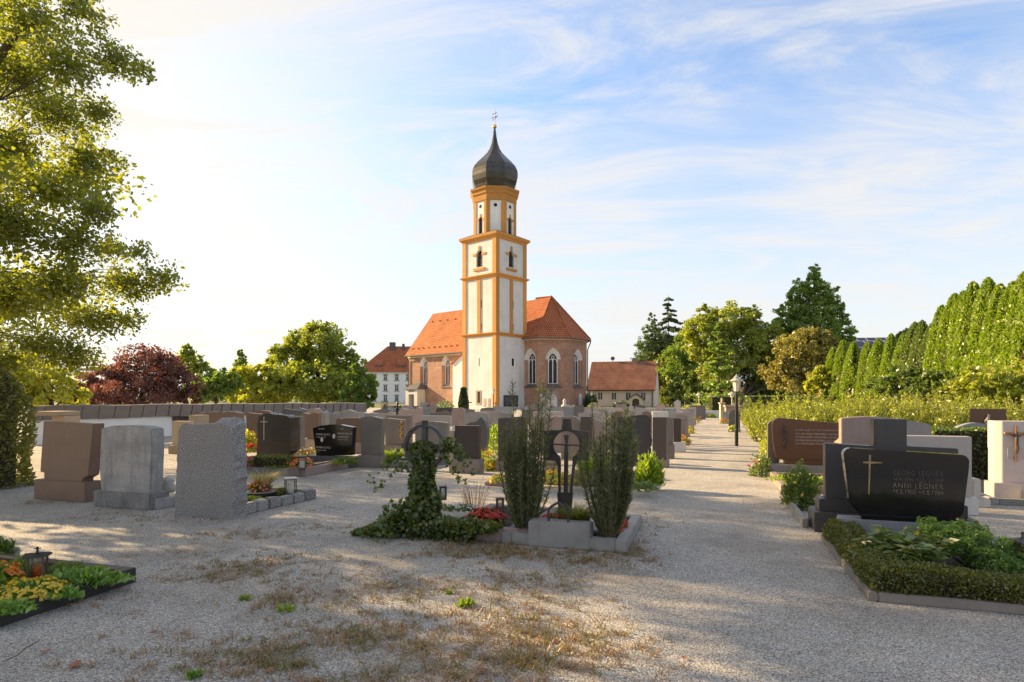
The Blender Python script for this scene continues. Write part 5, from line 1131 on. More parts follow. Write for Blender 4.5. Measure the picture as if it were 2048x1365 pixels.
ST = [
 # x0 x1 ytop d shape material label th plinth k
 (720, 763, 833, 12.9, 'taper', 'taupe', 'tall plain taupe slab with a crooked peak beside the wide near-black stone', .17, (.26, .02, 'taupe'), .06),
 (770, 808, 837, 15.2, 'slantr', 'taupe', 'taupe stone with a curved falling top and a gilt vine ornament, behind the crooked-peaked slab', .16, (.3, .03, 'taupe'), .06),
 (771, 820, 831, 17.5, 'flat', 'taupe', 'square-topped taupe slab behind the stone with the gilt vine', .18, None, .05),
 (830, 893, 843, 13.6, 'arch', 'taupe', 'low-arched taupe stone seen through the iron ring', .16, (.25, .04, 'kerbgrey'), .05),
 (842, 900, 832, 18.5, 'flat', 'grey', 'long straight-topped grey slab above the iron ring', .16, None, .05),
 (909, 957, 852, 11.9, 'flat', 'darkbrown', 'dark brown rectangular slab on a taller stone box, just past the ivy', .16, (.29, .04, 'taupe'), .05),
 (926, 974, 834, 14.2, 'ogee', 'darkgrey', 'grey stone with a wave-shaped crest and curved polished edge behind the dark rectangular slab', .2, None, .05),
 (928, 976, 824, 17.6, 'arch', 'grey', 'broad arched grey stone behind the wave-crested one', .16, None, .05),
 (903, 928, 816, 20.5, 'shoulder', 'pink', 'tall pinkish stone with rounded shoulders rising above its neighbours before the dark cypress', .18, None, .05),
 (861, 902, 826, 23, 'flat', 'darkgrey', 'long dark straight-topped slab beside the tall round-shouldered pinkish stone', .16, None, .05),
 (873, 896, 822, 25, 'arch', 'brown', 'small brown arched stone peeping over the long dark slab', .16, None, .08),
 (872, 905, 815, 31, 'rough', 'darkbrown', 'rugged dark rock-like stone before the white church annex', .3, None, .06),
 (842, 859, 816, 30, 'flat', 'greyblue', 'small blue-grey slab with a thin cross below the church porch', .14, None, .05),
 (800, 842, 815, 25, 'notch', 'pink', 'pinkish wavy-topped stone with a high curved corner below the church porch', .2, None, .08),
 (738, 788, 824, 25.5, 'notch', 'grey', 'long low grey stone with a hooked corner, behind the crooked-peaked slab', .18, None, .08),
 (722, 745, 827, 27, 'flat', 'grey', 'small straight grey slab next to the end of the metal-capped wall', .16, None, .05),
 (746, 789, 818, 31, 'peak', 'darkgrey', 'dark shallow-gabled stone below the manor house windows', .16, None, .12),
 (666, 724, 820, 24.5, 'hump', 'grey', 'broad grey stone with a stepped hump in front of the metal-capped wall end', .2, None, .1),
 (672, 722, 836, 16.2, 'rough', 'brown', 'brown stone with a ribbed bark-like face and chipped top', .22, (.3, .04, 'kerbpink'), .05),
 (604, 635, 826, 17.2, 'wave', 'brown', 'tan stone with faint relief and a rippled top behind the wide near-black stone', .2, (.3, .03, 'beige'), .05),
 (636, 650, 823, 19.5, 'arch', 'grey', 'grey stone with a bright curved rim beside the tan rippled stone', .24, None, .06),
 (564, 610, 819, 27, 'peak', 'grey', 'wide pale grey gabled stone close under the metal wall cap', .2, None, .14),
 (498, 541, 821, 21, 'arch', 'brown', 'brown arched stone just behind the near-black rough-edged one', .16, None, .05),
 (492, 530, 826, 17.5, 'slantr', 'brown', 'smooth red-brown slab left of the near-black rough-edged stone', .16, None, .05),
 (385, 476, 823, 20, 'rough', 'brown', 'long rough brown stone with dry tufts along its sloping top', .3, None, .06),
 (377, 392, 831, 18, 'flat', 'beige', 'small pale square pillar with a lit cap in front of the dark gate', .5, (.5, .0, 'beige'), .05),
 (344, 376, 843, 15.9, 'flat', 'beige', 'warm tan sandstone slab on a wide plinth next to the split granite stone', .2, (.22, .08, 'beige'), .05),
 (104, 128, 832, 14.5, 'flat', 'beige', 'squat beige pillar behind the red-brown leaning stone', .4, None, .05),
 (962, 1003, 822, 22, 'flat', 'grey', 'straight grey slab in front of the ochre tower corner', .16, None, .05),
 (960, 988, 815, 29, 'rough', 'darkgrey', 'low dark rocky stone below the tower windows', .3, None, .08),
 (1000, 1018, 826, 15, 'flat', 'grey', 'grey slab half hidden by the taller plum yew', .16, None, .05),
 (996, 1050, 833, 12.2, 'slantl', 'darkbrown', 'dark stone mostly screened by the plum yew with the tallest shoots', .2, (.2, .04, 'taupe'), .05),
 (1002, 1024, 814, 33, 'flat', 'greyblue', 'pale slab with two dark dots below the notice board', .14, None, .05),
 (1066, 1123, 824, 19, 'flat', 'pinkpale', 'speckled pale pink slab behind the two plum yews', .3, None, .03),
 (1060, 1126, 834, 16.5, 'rough', 'pink', 'coarse pinkish rough-hewn stone just above the arm of the bronze cross', .3, None, .03),
 (1122, 1161, 833, 14.5, 'shoulderr', 'taupe', 'taupe stone with one big rounded corner behind the bronze cross', .18, None, .05),
 (1161, 1184, 834, 14.2, 'flat', 'darkbrown', 'dark brown recessed slab beside the round-cornered taupe stone', .18, None, .05),
 (1187, 1243, 838, 13.6, 'wave', 'pink', 'pinkish-brown wavy stone behind the bushier plum yew', .18, (.2, .03, 'kerbpink'), .12),
 (1080, 1140, 814, 30, 'flat', 'greyblue', 'long blue-grey slab in front of the church portal', .16, None, .05),
 (1125, 1146, 816, 24, 'flat', 'greyblue', 'pale blue glassy stele with an ochre stripe', .14, None, .05),
 (1150, 1166, 811, 27, 'flat', 'darkgrey', 'narrow dark slab in front of the white niche of the chancel', .14, None, .05),
 (1156, 1201, 824, 19.5, 'arch', 'grey', 'shallow-arched grey stone over the round-cornered taupe one', .16, None, .05),
 (1164, 1197, 815, 27, 'flat', 'grey', 'grey slab with yellow roses beside it below the chancel corner', .16, None, .05),
 (1205, 1246, 816, 27, 'flat', 'pinkpale', 'low pinkish slab in front of the farmhouse windows', .16, None, .05),
 (1222, 1244, 822, 22, 'rough', 'brown', 'lumpy brown boulder stone above the bushier plum yew', .3, None, .12),
 (1246, 1254, 813, 26, 'flat', 'pink', 'thin pinkish stele, first of the pair before the farmhouse porch', .16, None, .05),
 (1257, 1266, 813, 26, 'flat', 'pinkpale', 'paler pinkish stele, second of the pair before the farmhouse porch', .16, None, .05),
 (1270, 1302, 815, 24, 'slantr', 'grey', 'grey slanting slab before the farmhouse porch', .16, None, .08),
 (1282, 1303, 823, 19, 'round', 'brown', 'brown round-arched stone rising behind the big black stone', .2, None, .08),
 (1234, 1301, 831, 13.2, 'rough', 'blackrough', 'big black rough-edged stone behind the bushier plum yew', .2, None, .04),
 (1306, 1336, 824, 17.6, 'flat', 'lightstone', 'white-topped stone block showing above the dark slabs by the path', .3, None, .05),
 (1305, 1333, 835, 12.9, 'flat', 'darkbrown', 'tall dark brown slab with a thin lit edge at the path corner', .18, (.17, .05, 'taupe'), .05),
 (1330, 1346, 835, 14.7, 'flat', 'taupe', 'taupe slab second in the row along the path', .2, (.34, .03, 'taupe'), .05),
 (1347, 1362, 837, 16.4, 'flat', 'darkbrown', 'dark slab on a pale grey stone box, third in the row along the path', .2, (.26, .06, 'lightstone'), .05),
 (1360, 1371, 837, 17.8, 'flat', 'taupe', 'slim taupe slab with orange flowers at its foot, by the path', .2, None, .05),
 (1351, 1376, 829, 19.2, 'shoulderr', 'pink', 'rounded pinkish frame-like stone by the path', .22, (.15, .06, 'kerbpink'), .05),
 (1340, 1380, 823, 23, 'wave', 'grey', 'broad wavy grey stone farther along the path row', .2, None, .06),
 (1366, 1388, 818, 28, 'slantl', 'grey', 'tall grey slab near the far end of the path row', .24, None, .05),
 (1372, 1392, 815, 32, 'flat', 'pinkpale', 'pale slab last in the path row before the white end wall', .3, None, .05),
 (1325, 1352, 817, 31, 'flat', 'greyblue', 'blue-grey slab below the pointed chapel-like stone', .2, None, .05),
 (1349, 1361, 800, 41, 'peak', 'pinkpale', 'tall pointed chapel-like pale stone against the trees', .5, None, .1),
 (1457, 1480, 820, 26, 'round', 'darkgrey', 'dark egg-shaped stone on the right of the path behind the street lamp', .2, (.12, .03, 'kerbgrey'), .05),
 (1445, 1455, 824, 34, 'flat', 'greyblue', 'narrow blue-grey slab beside the far end of the path', .25, None, .05),
]
BYL = {}
for a in ST:
    BYL[a[6][:24]] = stone(*a[:7], th=a[7], pl=a[8], k=a[9])
# fillers in the crowded far rows: nothing tells these apart
kinds = ['flat', 'arch', 'slantr', 'round', 'shoulder', 'wave']; mats = ['grey', 'taupe', 'darkgrey', 'pink', 'greyblue']
fr_ = random.Random(21)
for k in range(34):
    d = fr_.uniform(30, 56); px = fr_.uniform(735, 1385) if k < 27 else fr_.uniform(560, 735)
    if px < 735: d = fr_.uniform(22, 26)
    w = fr_.uniform(.6, 1.1); h = fr_.uniform(.75, 1.1)
    stone_at(plane_at(px, d), w, h, kinds[k % 6], mats[k % 5], 'small grey or brown headstone almost hidden in the crowded rows before the church', .16, None, .08, group='half-hidden headstones in the far rows')
# cap of the beige pillar
m = MB(); m.box(-.38, .38, -.3, .3, 0, .1); p = W(113, 832, 14.6); p.z += .012; single('pillar_cap', m, 'beige', 'wide flat cap slab lying on the squat beige pillar', 'cap slab', p, GA)
# gilt vine on the taupe stone, stele stripe, dots
def deco(key, mk):
    o = [v for k_, v in BYL.items() if k_.startswith(key)][0]; mk(o)
def vine(o):
    m = MB(); L = plane_at(770, 15.2); a = local_from_px(L, [(803, 842), (805, 862), (802, 880)]); pts = []
    for k in range(14):
        u = k/13; x = a[0][0]+(a[2][0]-a[0][0])*u; z = a[0][1]+(a[2][1]-a[0][1])*u; pts.append((x+.025*math.sin(k*1.7), -.012, z))
    m.tube(pts, .012, 5)
    for k in range(1, 13): x, y, z = pts[k]; m.tube([(x, y, z), (x+.05*(-1)**k, y, z+.03)], [.018, .004], 5)
    part(o, 'vine_ornament', m, 'gold')
deco('taupe stone with a curve', vine)
# ================================================================== right of the path
# wide polished black stone
LL = plane_at(1683, 6.0)
e = thing('gravestone', 'polished black stone with slanting top, thin bronze cross and lettering on a grey granite block', 'gravestone', (LL[0], LL[1], 0), GA)
PLY = 0.05
o = local_from_px(LL, [(1690, 897), (1945, 912), (1944, 930), (1933, 1028), (1921, 1030), (1921, 1055), (1878, 1060), (1878, 1040), (1728, 1040), (1728, 1030), (1702, 1008), (1696, 960)])
w_ = local_from_px(LL, [(1965, 1058)])[0][0]; PH = 0.285
m = MB(); m.box(0, w_, 0, .24, 0, PH); part(e, 'plinth', m, 'greygranite', bevel=.007)
g_ = lambda p: local_from_px(LL, [p])[0]
tl, tr = g_((1688, 897)), g_((1945, 912)); rb, lb = g_((1932, 1028)), g_((1702, 1008))
ol = [(g_((1727, 1022))[0], PH), (g_((1920, 1040))[0], PH), (g_((1920, 1040))[0], PH+.03), rb, (g_((1943, 940))), (tr[0]-.004, tr[1]-.04), (tr[0]-.04, tr[1]), (tl[0]+.05, tl[1]), (tl[0]+.005, tl[1]-.045), lb, (g_((1727, 1022))[0], PH+.02)]
m = MB(); m.prism(ccw(ol), PLY, PLY+.13); part(e, 'headstone', m, 'black', bevel=.010)
m = MB(); a, b = g_((1724, 1030)), g_((1880, 1045)); m.box(a[0], b[0], PLY-.02, PLY-.001, PH, PH+.045); part(e, 'foot', m, 'black', bevel=.004)
a, b, c, d_ = g_((1742, 911)), g_((1740, 990)), g_((1728, 926)), g_((1767, 927))
m = MB(); m.prism([(b[0]-.007, b[1]), (b[0]+.005, b[1]), (a[0]+.009, a[1]), (a[0]-.009, a[1])], PLY-.012, PLY-.001); m.prism([(c[0], c[1]-.006), ((a[0]), (c[1]+d_[1])/2-.011), (d_[0], d_[1]-.002), (d_[0], d_[1]+.004), (a[0], (c[1]+d_[1])/2+.011), (c[0], c[1]+.006)], PLY-.014, PLY-.001); part(e, 'bronze_cross', m, 'brassy', fixn=True)
a = g_((1788, 947)); aw = g_((1890, 951))[0]-a[0]
for s_, py_, sz, mt, sp in (('GEORG LEGNER', 947, .072, 'letterdark', 1.2), ('*4.4.1896 +23.12.1969', 959, .062, 'letterdark', .95), ('ANNI LEGNER', 972, .072, 'letter', 1.2), ('*4.2.1905 +9.8.1989', 983.5, .062, 'letter', 1.0)):
    q = g_((1788, py_)); o_ = text(e, s_.replace('+', '\u2020') if False else s_, q[0], q[1]-.024, sz, mt, PLY-.003, spacing=sp)
    bx = max(v.co.x for v in o_.data.vertices)-q[0]; k = aw/bx
    for v in o_.data.vertices: v.co.x = q[0]+(v.co.x-q[0])*k
# its bed: curved kerb, box hedge all round, peony and juniper
kb = [at(1650, 1088), at(1655, 1100), at(1690, 1150), at(1738, 1203)]
EB = kb[-1]; e = thing('grave_border', 'stone border with a low box hedge in front of the polished black stone', 'grave border', EB, GA)
Wb, Lb = 1.95, 2.0
for x0, x1, y0, y1 in ((0, .06, 0, Lb), (.06, Wb, 0, .06), (Wb-.06, Wb, .06, Lb)):
    m = MB(); m.box(x0, x1, y0, y1, 0, .07); part(e, 'kerb', m, 'taupe', bevel=.008)
m = MB(); m.add([(.05, .05, .07), (Wb-.05, .05, .07), (Wb-.05, Lb, .07), (.05, Lb, .07)], [(0, 1, 2, 3)]); part(e, 'soil', m, 'soil')
hb = thing('box_hedge', 'low clipped box hedge running round the bed of the polished black stone', 'hedge', EB, GA)
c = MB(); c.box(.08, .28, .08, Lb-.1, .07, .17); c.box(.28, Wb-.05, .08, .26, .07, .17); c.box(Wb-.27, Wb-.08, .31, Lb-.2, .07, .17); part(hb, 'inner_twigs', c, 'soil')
def hedge_pts(n):
    out = []
    segs = [((.175, Lb-.05), (.175, .02), .15), ((.02, .175), (Wb-.05, .175), .15), ((Wb-.17, .2), (Wb-.17, Lb-.3), .13)]
    ls = [math.dist(a, b) for a, b, r in segs]
    for (a, b, r), l in zip(segs, ls):
        m_ = int(n*l/sum(ls)); t_ = rng.random(m_); ang = np.pi*rng.random(m_)*1.12-.19; rr_ = r*(1+.07*np.sin(t_*l*9)+.05*rng.normal(size=m_)); dx, dy = (b[0]-a[0])/l, (b[1]-a[1])/l
        off = np.cos(ang)*rr_; z = .10+np.maximum(-.07, np.sin(ang)*(.13+.02*np.sin(t_*l*5)))+.012*rng.normal(size=m_)
        sq = np.sign(np.cos(ang))*np.abs(np.cos(ang))**.6*rr_
        P = np.stack([a[0]+dx*t_*l-dy*sq, a[1]+dy*t_*l+dx*sq, z], 1); D = np.stack([-dy*np.cos(ang), dx*np.cos(ang), np.sin(ang)+.3], 1); out.append(leaves(P, .021, D*.8, .8, .65))
    return np.concatenate(out)
part(hb, 'foliage', quads_mesh('foliage', hedge_pts(34000), 'l_box'), 'l_box')
def peony(label, pos, n, R_, H):
    t = thing('peony', label, 'shrub', pos); st = MB(); out = []
    for k in range(n):
        a = 6.283*k/n+random.uniform(-.3, .3); r_ = R_*math.sqrt(random.random()); h = H*random.uniform(.55, 1); tip = Vector((r_*math.cos(a), r_*math.sin(a), h)); st.tube([(.03*math.cos(a), .03*math.sin(a), 0), tip*.5+Vector((0, 0, h*.15)), tip], [.006, .005, .003], 5)
        for j in range(9):
            b = 6.283*j/9+random.random(); dv_ = np.array([[math.cos(b), math.sin(b), random.uniform(-.15, .35)]]); l = random.uniform(.09, .15)
            out.append(leaves(np.array([list(tip)])+dv_*l*.5-np.array([[0, 0, random.random()*.1]]), l, dv_*7, .5, .36, nrm=np.array([0, 0, 1.0])))
    part(t, 'stems', st, 'stem'); part(t, 'foliage', quads_mesh('foliage', np.concatenate(out), 'l_peony'), 'l_peony')
PP = at(1808, 1140, .08); peony('broad-leaved light green peony bush in the bed of the polished black stone', PP, 64, .29, .31)
def juniper(label, pos, lumps, n, size):
    t = thing('juniper', label, 'shrub', pos); P = lump_leaves([((x, y, z), (rx, ry, rz)) for x, y, z, rx, ry, rz in lumps], n, size, .34, 26, (.45, 1.1), None, .35, .02)
    st = MB()
    for x, y, z, rx, ry, rz in lumps: st.tube([(0, 0, 0), (x*.5, y*.5, z*.4), (x, y, z)], [.015, .01, .004], 5)
    part(t, 'branches', st, 'bark'); part(t, 'foliage', quads_mesh('foliage', P, 'l_juniper'), 'l_juniper')
juniper('soft bright green juniper spreading beside the peony bush', at(1945, 1142, .08), [(-.05, .1, .24, .2, .2, .09), (.2, .05, .19, .17, .17, .08), (-.25, .14, .27, .16, .16, .08), (.05, -.12, .13, .2, .16, .08), (.3, -.12, .09, .13, .13, .07), (-.05, .28, .29, .18, .14, .07), (.2, .25, .27, .16, .14, .07), (-.12, -.02, .2, .14, .14, .07), (.14, -.22, .07, .13, .1, .06)], 22000, .026)
lantern('grave lantern with a dark metal lid and red candle cut by the picture edge', at(2045, 1140, .08), .28, .17, 'kerbgrey', 'redglass', .3, 'tent')
# dark cross-shaped slab behind
LC = plane_at(1651, 6.75)
e = thing('gravestone', 'dark grey slab shaped as a broad cross on two steps behind the polished black stone', 'gravestone', (LC[0], LC[1], 0), GA)
gc = lambda p: local_from_px(LC, [p])[0]
o = [gc(p) for p in ((1651, 1000), (1651, 887), (1748, 893), (1748, 838), (1814, 839), (1814, 893), (1917, 898), (1917, 1000))]; o[0] = (o[0][0], .36); o[-1] = (o[-1][0], .36)
m = MB(); m.prism(ccw(o), 0, .17); part(e, 'headstone', m, 'slabdark', bevel=.008)
x1_ = o[-1][0]
m = MB(); m.box(-.07, x1_+.07, -.05, .24, .22, .36); part(e, 'step', m, 'slabdark', bevel=.008)
m = MB(); m.box(-.13, x1_+.14, -.12, .32, 0, .22); part(e, 'plinth', m, 'slabdark', bevel=.008)
m = MB(); m.box(-.02, .04, -.3, 1.0, 0, .1); p = loc2(LC, -.2, .4); single('stone_kerb', m, 'kerbgrey', 'thin kerb running back from the dark cross-shaped slab along the path', 'kerb', p, GA, bevel=.008)
mound('conifer bush with yellow tips squeezed between the cross-shaped slab and the path', at(1622, 1035, .05)+Vector((.3, .9, 0)), (.26, .26, .55), 'l_thujadark', 2600, .05, (('f_gold', 18, .04),), 'shrub', 'dwarf_conifer', .4)
mound('small straggly azalea at the foot of the yellow-tipped conifer', at(1612, 1018, .02), (.14, .13, .14), 'l_hedge', 260, .04, (), 'plant', 'azalea')
# row further back
stone(1683, 1800, 834, 8.9, 'arch', 'pink', 'smooth taupe-pink stone with a faint arch directly behind the cross-shaped slab', .2, (.25, .05, 'kerbgrey'), .03)
stone(1806, 1862, 840, 9.6, 'slantr', 'greygranite', 'coarse speckled grey granite slab rising behind the cross arms', .22, None, .06)
stone(1800, 1944, 873, 7.9, 'flat', 'pinkpale', 'wide low pale pinkish slab half in shadow behind the cross-shaped slab', .18, (.22, .06, 'lightstone'), .03)
m = MB(); m.box(0, .1, 0, .4, 0.12, .38); m.box(.0, .2, -.02, .42, 0, .12); single('stone_step', m, 'lightstone', 'stepped pale stone base sticking out past the wide low pinkish slab', 'step', plane_at(1946, 8.2)+(0,), GA, bevel=.01)
q0 = at(1938, 1000); bed((q0.x, q0.y-.4), 1.3, 1.2, .09, 'kerbgrey', 'low kerb frame on the sunny gravel behind the polished black stone', .1, soil=False)
# brown-red rounded stone with names
LW = plane_at(1545, 11.4)
e = thing('gravestone', 'red-brown asymmetrical rounded stone with a dark cross and four lines of names', 'gravestone', (LW[0], LW[1], 0), GA)
o = [(1567, 921), (1553, 917), (1549, 905), (1545, 870), (1544, 850), (1547, 841), (1555, 836.5), (1570, 837), (1620, 842), (1683, 847), (1693, 852), (1698, 862), (1697, 890), (1690, 921)]
m = MB(); m.prism(ccw(local_from_px(LW, o)), 0, .12); part(e, 'headstone', m, 'red', bevel=.012)
gw = lambda p: local_from_px(LW, [p])[0]
a, b = gw((1568, 920)), gw((1690, 932)); m = MB(); m.box(a[0], b[0], -.03, .16, .235, a[1]+.005); part(e, 'foot', m, 'red', bevel=.006)
m = MB(); o = [(1537, 927), (1537, 850), (1541, 844), (1560, 842), (1560, 927)]; m.prism(ccw([(s, max(.235, z)) for s, z in local_from_px(LW, o)]), .125, .32); part(e, 'backing_slab', m, 'darkgrey', bevel=.008)
a, b = gw((1539, 950)), gw((1700, 960)); m = MB(); m.box(a[0], b[0], -.1, .36, 0, .235); part(e, 'plinth', m, 'kerbgrey', bevel=.008)
a = gw((1569, 850)); m = MB(); m.box(a[0]-.012, a[0]+.012, -.02, -.001, a[1]-.45, a[1]); m.box(a[0]-.09, a[0]+.09, -.02, -.001, a[1]-.14, a[1]-.12); m.tube([(a[0]+.01, -.02, a[1]-.2), (a[0]+.04, -.025, a[1]-.28), (a[0]-.02, -.025, a[1]-.36), (a[0]+.02, -.02, a[1]-.42)], .014, 5); part(e, 'bronze_cross', m, 'iron')
for k, (s_, py_, sz, x_) in enumerate((('IN LIEBE GELEBT IM TODE UNVERGESSEN', 860, .036, 1590), ('*22.2.1893 MARIA WINDMEIER +16.2.1966', 868, .05, 1590), ('*4.8.1890 KASPAR WINDMEIER +4.5.1962', 874.5, .05, 1590), ('*2.9.1924 MARIA WINDMEIER +23.11.1996', 881, .05, 1590), ('*26.7.1928 RICHARD WINDMEIER', 887.5, .05, 1590))):
    q = gw((x_, py_)); o_ = text(e, s_, q[0], q[1]-.015, sz, 'letterpale'); bx = max(v.co.x for v in o_.data.vertices)-q[0]; tw_ = gw((1675 if k < 4 else 1655, py_))[0]-q[0]
    for v in o_.data.vertices: v.co.x = q[0]+(v.co.x-q[0])*tw_/bx
q0, q1 = at(1562, 985), at(1540, 953); bd = bed((q0.x, q0.y), 1.5, 1.75, .12, 'kerbpink', 'pinkish stone border in front of the red-brown rounded stone', .11)
mound('pale green ground cover in the bed of the red-brown rounded stone', at(1600, 962, .1), (.55, .5, .1), 'l_fern', 900, .045, (), 'plant', 'ground_cover')
lantern('grave candle lantern glowing orange-red in front of the red-brown rounded stone', at(1605, 966, .1), .17, .13, 'beige', 'redglass', .2, lid='beige')
mound('rose bush with a few pink blooms at the end of the feathery bushes', at(1522, 952), (.24, .24, .42), 'l_peony', 700, .06, (('f_pink', 5, .06),), 'shrub', 'rose_bush')
mound('pointed golden conifer squeezed beside the red-brown rounded stone', at(1536, 935), (.22, .22, .75), 'l_yellow', 1500, .05, (), 'shrub', 'dwarf_conifer')
m = MB(); a = .16; m.add([(-a, -.08, 0), (a, -.08, 0), (0, -.08, .13), (-a, .08, 0), (a, .08, 0), (0, .08, .13)], [(0, 1, 2), (5, 4, 3), (0, 2, 5, 3), (1, 4, 5, 2), (0, 3, 4, 1)]); m.box(-.11, .11, -.06, .06, -.3, 0)
p = W(1693, 886, 9.5); t = thing('wooden_birdhouse', 'small light wooden gabled shrine roof peeping over the cross-shaped slab', 'wooden shrine', (p.x, p.y, 0))
b_ = MB(); b_.box(-.02, .02, -.02, .02, 0, p.z-.3); part(t, 'post', b_, 'woodgrey'); m.xform(Matrix.Translation((0, 0, p.z))); part(t, 'house', m, 'wood')
# pale octagonal pillar with crucifix
LS = plane_at(1993, 8.85)
e = thing('gravestone', 'tall pale pinkish pillar stone with canted corners carrying a wooden crucifix', 'gravestone', (LS[0], LS[1], 0), GA)
Hs = EYE-(843-HY)*8.8/F; m = MB(); b_ = .07; w8 = .46; t8 = .3; z0 = .24
m.slab([(b_, 0), (w8-b_, 0), (w8, b_), (w8, t8), (0, t8), (0, b_)], z0, Hs); part(e, 'pillar', m, 'pinkpale', bevel=.006)
m = MB(); m.box(-.05, w8+.05, -.05, t8+.05, 0, z0); part(e, 'plinth', m, 'pinkpale', bevel=.008)
m = MB(); m.box(w8+.02, w8+.8, .08, .26, .2, Hs-.03); part(e, 'wing_slab', m, 'grey', bevel=.008)
m = MB(); m.box(w8/2-.1, w8/2+.12, -.014, -.002, .62, .76); part(e, 'tablet', m, 'pinkpale')
m = MB(); cx = w8/2; m.box(cx-.014, cx+.014, -.03, -.002, Hs-.58, Hs-.06); m.box(cx-.14, cx+.14, -.031, -.003, Hs-.185, Hs-.16); part(e, 'crucifix', m, 'wood')
m = MB(); zt = Hs-.17
m.tube([(cx, -.045, zt-.3), (cx+.015, -.05, zt-.22), (cx, -.05, zt-.15), (cx, -.05, zt-.07), (cx, -.05, zt-.03), (cx-.008, -.06, zt+.0), (cx-.008, -.06, zt+.03)], [.008, .014, .017, .024, .012, .02, .009], 8)
m.tube([(cx-.12, -.04, zt+.01), (cx-.06, -.045, zt-.03), (cx, -.05, zt-.05), (cx+.06, -.045, zt-.03), (cx+.12, -.04, zt+.01)], [.006, .009, .012, .009, .006], 6); part(e, 'figure', m, 'bronze', smooth=True)
p = loc2(LS, .30, -1.0); bed((p.x, p.y), 1.1, .95, .16, 'lightstone', 'pale kerb with red flowers below the crucifix pillar', .1)
mound('red begonias in the pale kerb below the crucifix pillar', loc2(LS, .75, -.35)+Vector((0, 0, .13)), (.32, .3, .16), 'l_ground', 320, .05, (('f_red', 120, .055),), 'flowers', 'begonia')
# rusty sheet with figure and grey arch by the bushes
stone(1912, 1996, 846, 11.2, 'arch', 'greyblue', 'grey arched stone half sunk behind the dark clipped hedge', .18, None, .1)
L_ = plane_at(1940, 12.4); e = thing('rusty_panel', 'rusty brown steel panel with a pale figure standing out of the bushes', 'grave panel', (L_[0], L_[1], 0), GA)
m = MB(); m.box(0, .62, 0, .04, 0, EYE-(818-HY)*12.4/F); part(e, 'panel', m, 'red'); m = MB(); m.tube([(.3, -.06, .85), (.28, -.07, 1.02), (.3, -.06, 1.1), (.31, -.06, 1.14)], [.05, .055, .025, .03], 8); part(e, 'figure', m, 'kerbgrey', smooth=True)
p = plane_at(1868, 9.7); boxhedge('dark green clipped hedge between the wide pinkish slab and the crucifix pillar', (p[0], p[1], 0), 1.15, .5, .98, GA, 'l_hedge', 5200, .05)
p = plane_at(2015, 10.2); boxhedge('dark clipped hedge behind the crucifix pillar', (p[0], p[1], 0), 2.2, .6, .85, GA, 'l_hedge', 3000, .055)
# beds between the plum yews and the path row -----------------------------------------
q = at(1165, 973); bed((q.x, q.y), 1.02, 1.6, .1, 'kerbblack', 'dark granite border with grasses and a bright conifer beside the path', .09)
tuft('yellow-green fountain grass in the dark granite border', at(1188, 968, .1), .4, .62, 520, 'l_fern', .012, .8, arch_=.45)
tuft('straw-coloured lower grass beside the fountain grass', at(1172, 972, .1), .3, .40, 320, 'l_pale', .01, .8, arch_=.6)
mound('bright young thuja with yellow-green sprays at the path corner', at(1298, 968, .1), (.24, .24, .48), 'l_fern', 900, .11, (), 'shrub', 'young_thuja', .35, up=.9)
mound('low pale-leaved plant filling the corner of the dark granite border', at(1288, 980, .1), (.22, .24, .12), 'l_peony', 450, .045, (), 'plant', 'ground_cover')
q = at(1078, 968); bed((q.x, q.y), .8, .9, .08, 'kerbgrey', 'low border of the yellow flowers behind the bronze cross', .08)
mound('dense yellow flowers behind the legs of the bronze cross', at(1108, 966, .07), (.34, .26, .19), 'l_ground', 420, .04, (('f_gold', 210, .045),), 'flowers', 'yellow_marigold')
mound('smaller yellow flower cushion on flat stones left of the tall plum yew', at(1002, 966, .04), (.22, .2, .13), 'l_ground', 350, .04, (('f_gold', 80, .045),), 'flowers', 'yellow_marigold')
m = MB(); m.box(0, .5, 0, .16, 0, .07); p = at(968, 972); single('stone_kerb', m, 'kerbpink', 'flat rough kerb stones under the small yellow flower cushion', 'kerb', p, GA, bevel=.015)
LX = plane_at(1086, 10.3); t = stone(1086, 1120, 917, 10.3, 'flat', 'beige', 'small yellowish memorial tablet with brown letters under the bronze cross arm', .1)
for k, s_ in enumerate(('Albert', 'Reichart', '1908')): text(t, s_, .06, .33-.085*k, .075, 'woodgrey')
q = at(962, 952); mound('yellow dahlias and a green shrub beside the dark brown rectangular slab', at(972, 940), (.3, .3, .42), 'l_fern', 700, .055, (('f_yellow', 70, .055),), 'flowers', 'dahlia')
mound('orange-yellow flowers low beside the green shrub by the tall plum yew', at(990, 940), (.22, .2, .2), 'l_ground', 200, .05, (('f_yellow', 70, .06), ('f_pink', 20, .04)), 'flowers', 'marigold')
tuft('golden drooping grass against the crooked-peaked taupe slab', at(785, 922, .1), .33, .33, 600, 'l_fern', .012, .9, arch_=.6)
bed((at(770, 935).x, at(770, 935).y), .9, 1.2, .15, 'kerbgrey', 'grey border holding the golden drooping grass', .09)
p = W(905, 862, 11.95); m = MB(); m.box(-.055, .055, -.055, .055, 0, p.z); single('lit_side_post', m, 'beige', 'added slim pale post, in place of the lit slab side, carrying the yellow candle lantern', 'post', (p.x, p.y, 0), GA, bevel=.006)  # post added to hold the lantern, standing in for the slab's sunlit side
lantern('yellow candle lantern on an added slim post against the dark brown rectangular slab', W(905, 862, 11.95), .13, .1, 'wax', 'wax', 0, roof='flat')
mound('red flowers at the foot of the round-cornered taupe stone', at(1168, 930), (.2, .2, .18), 'l_ground', 120, .05, (('f_red', 40, .06),), 'flowers', 'begonia')
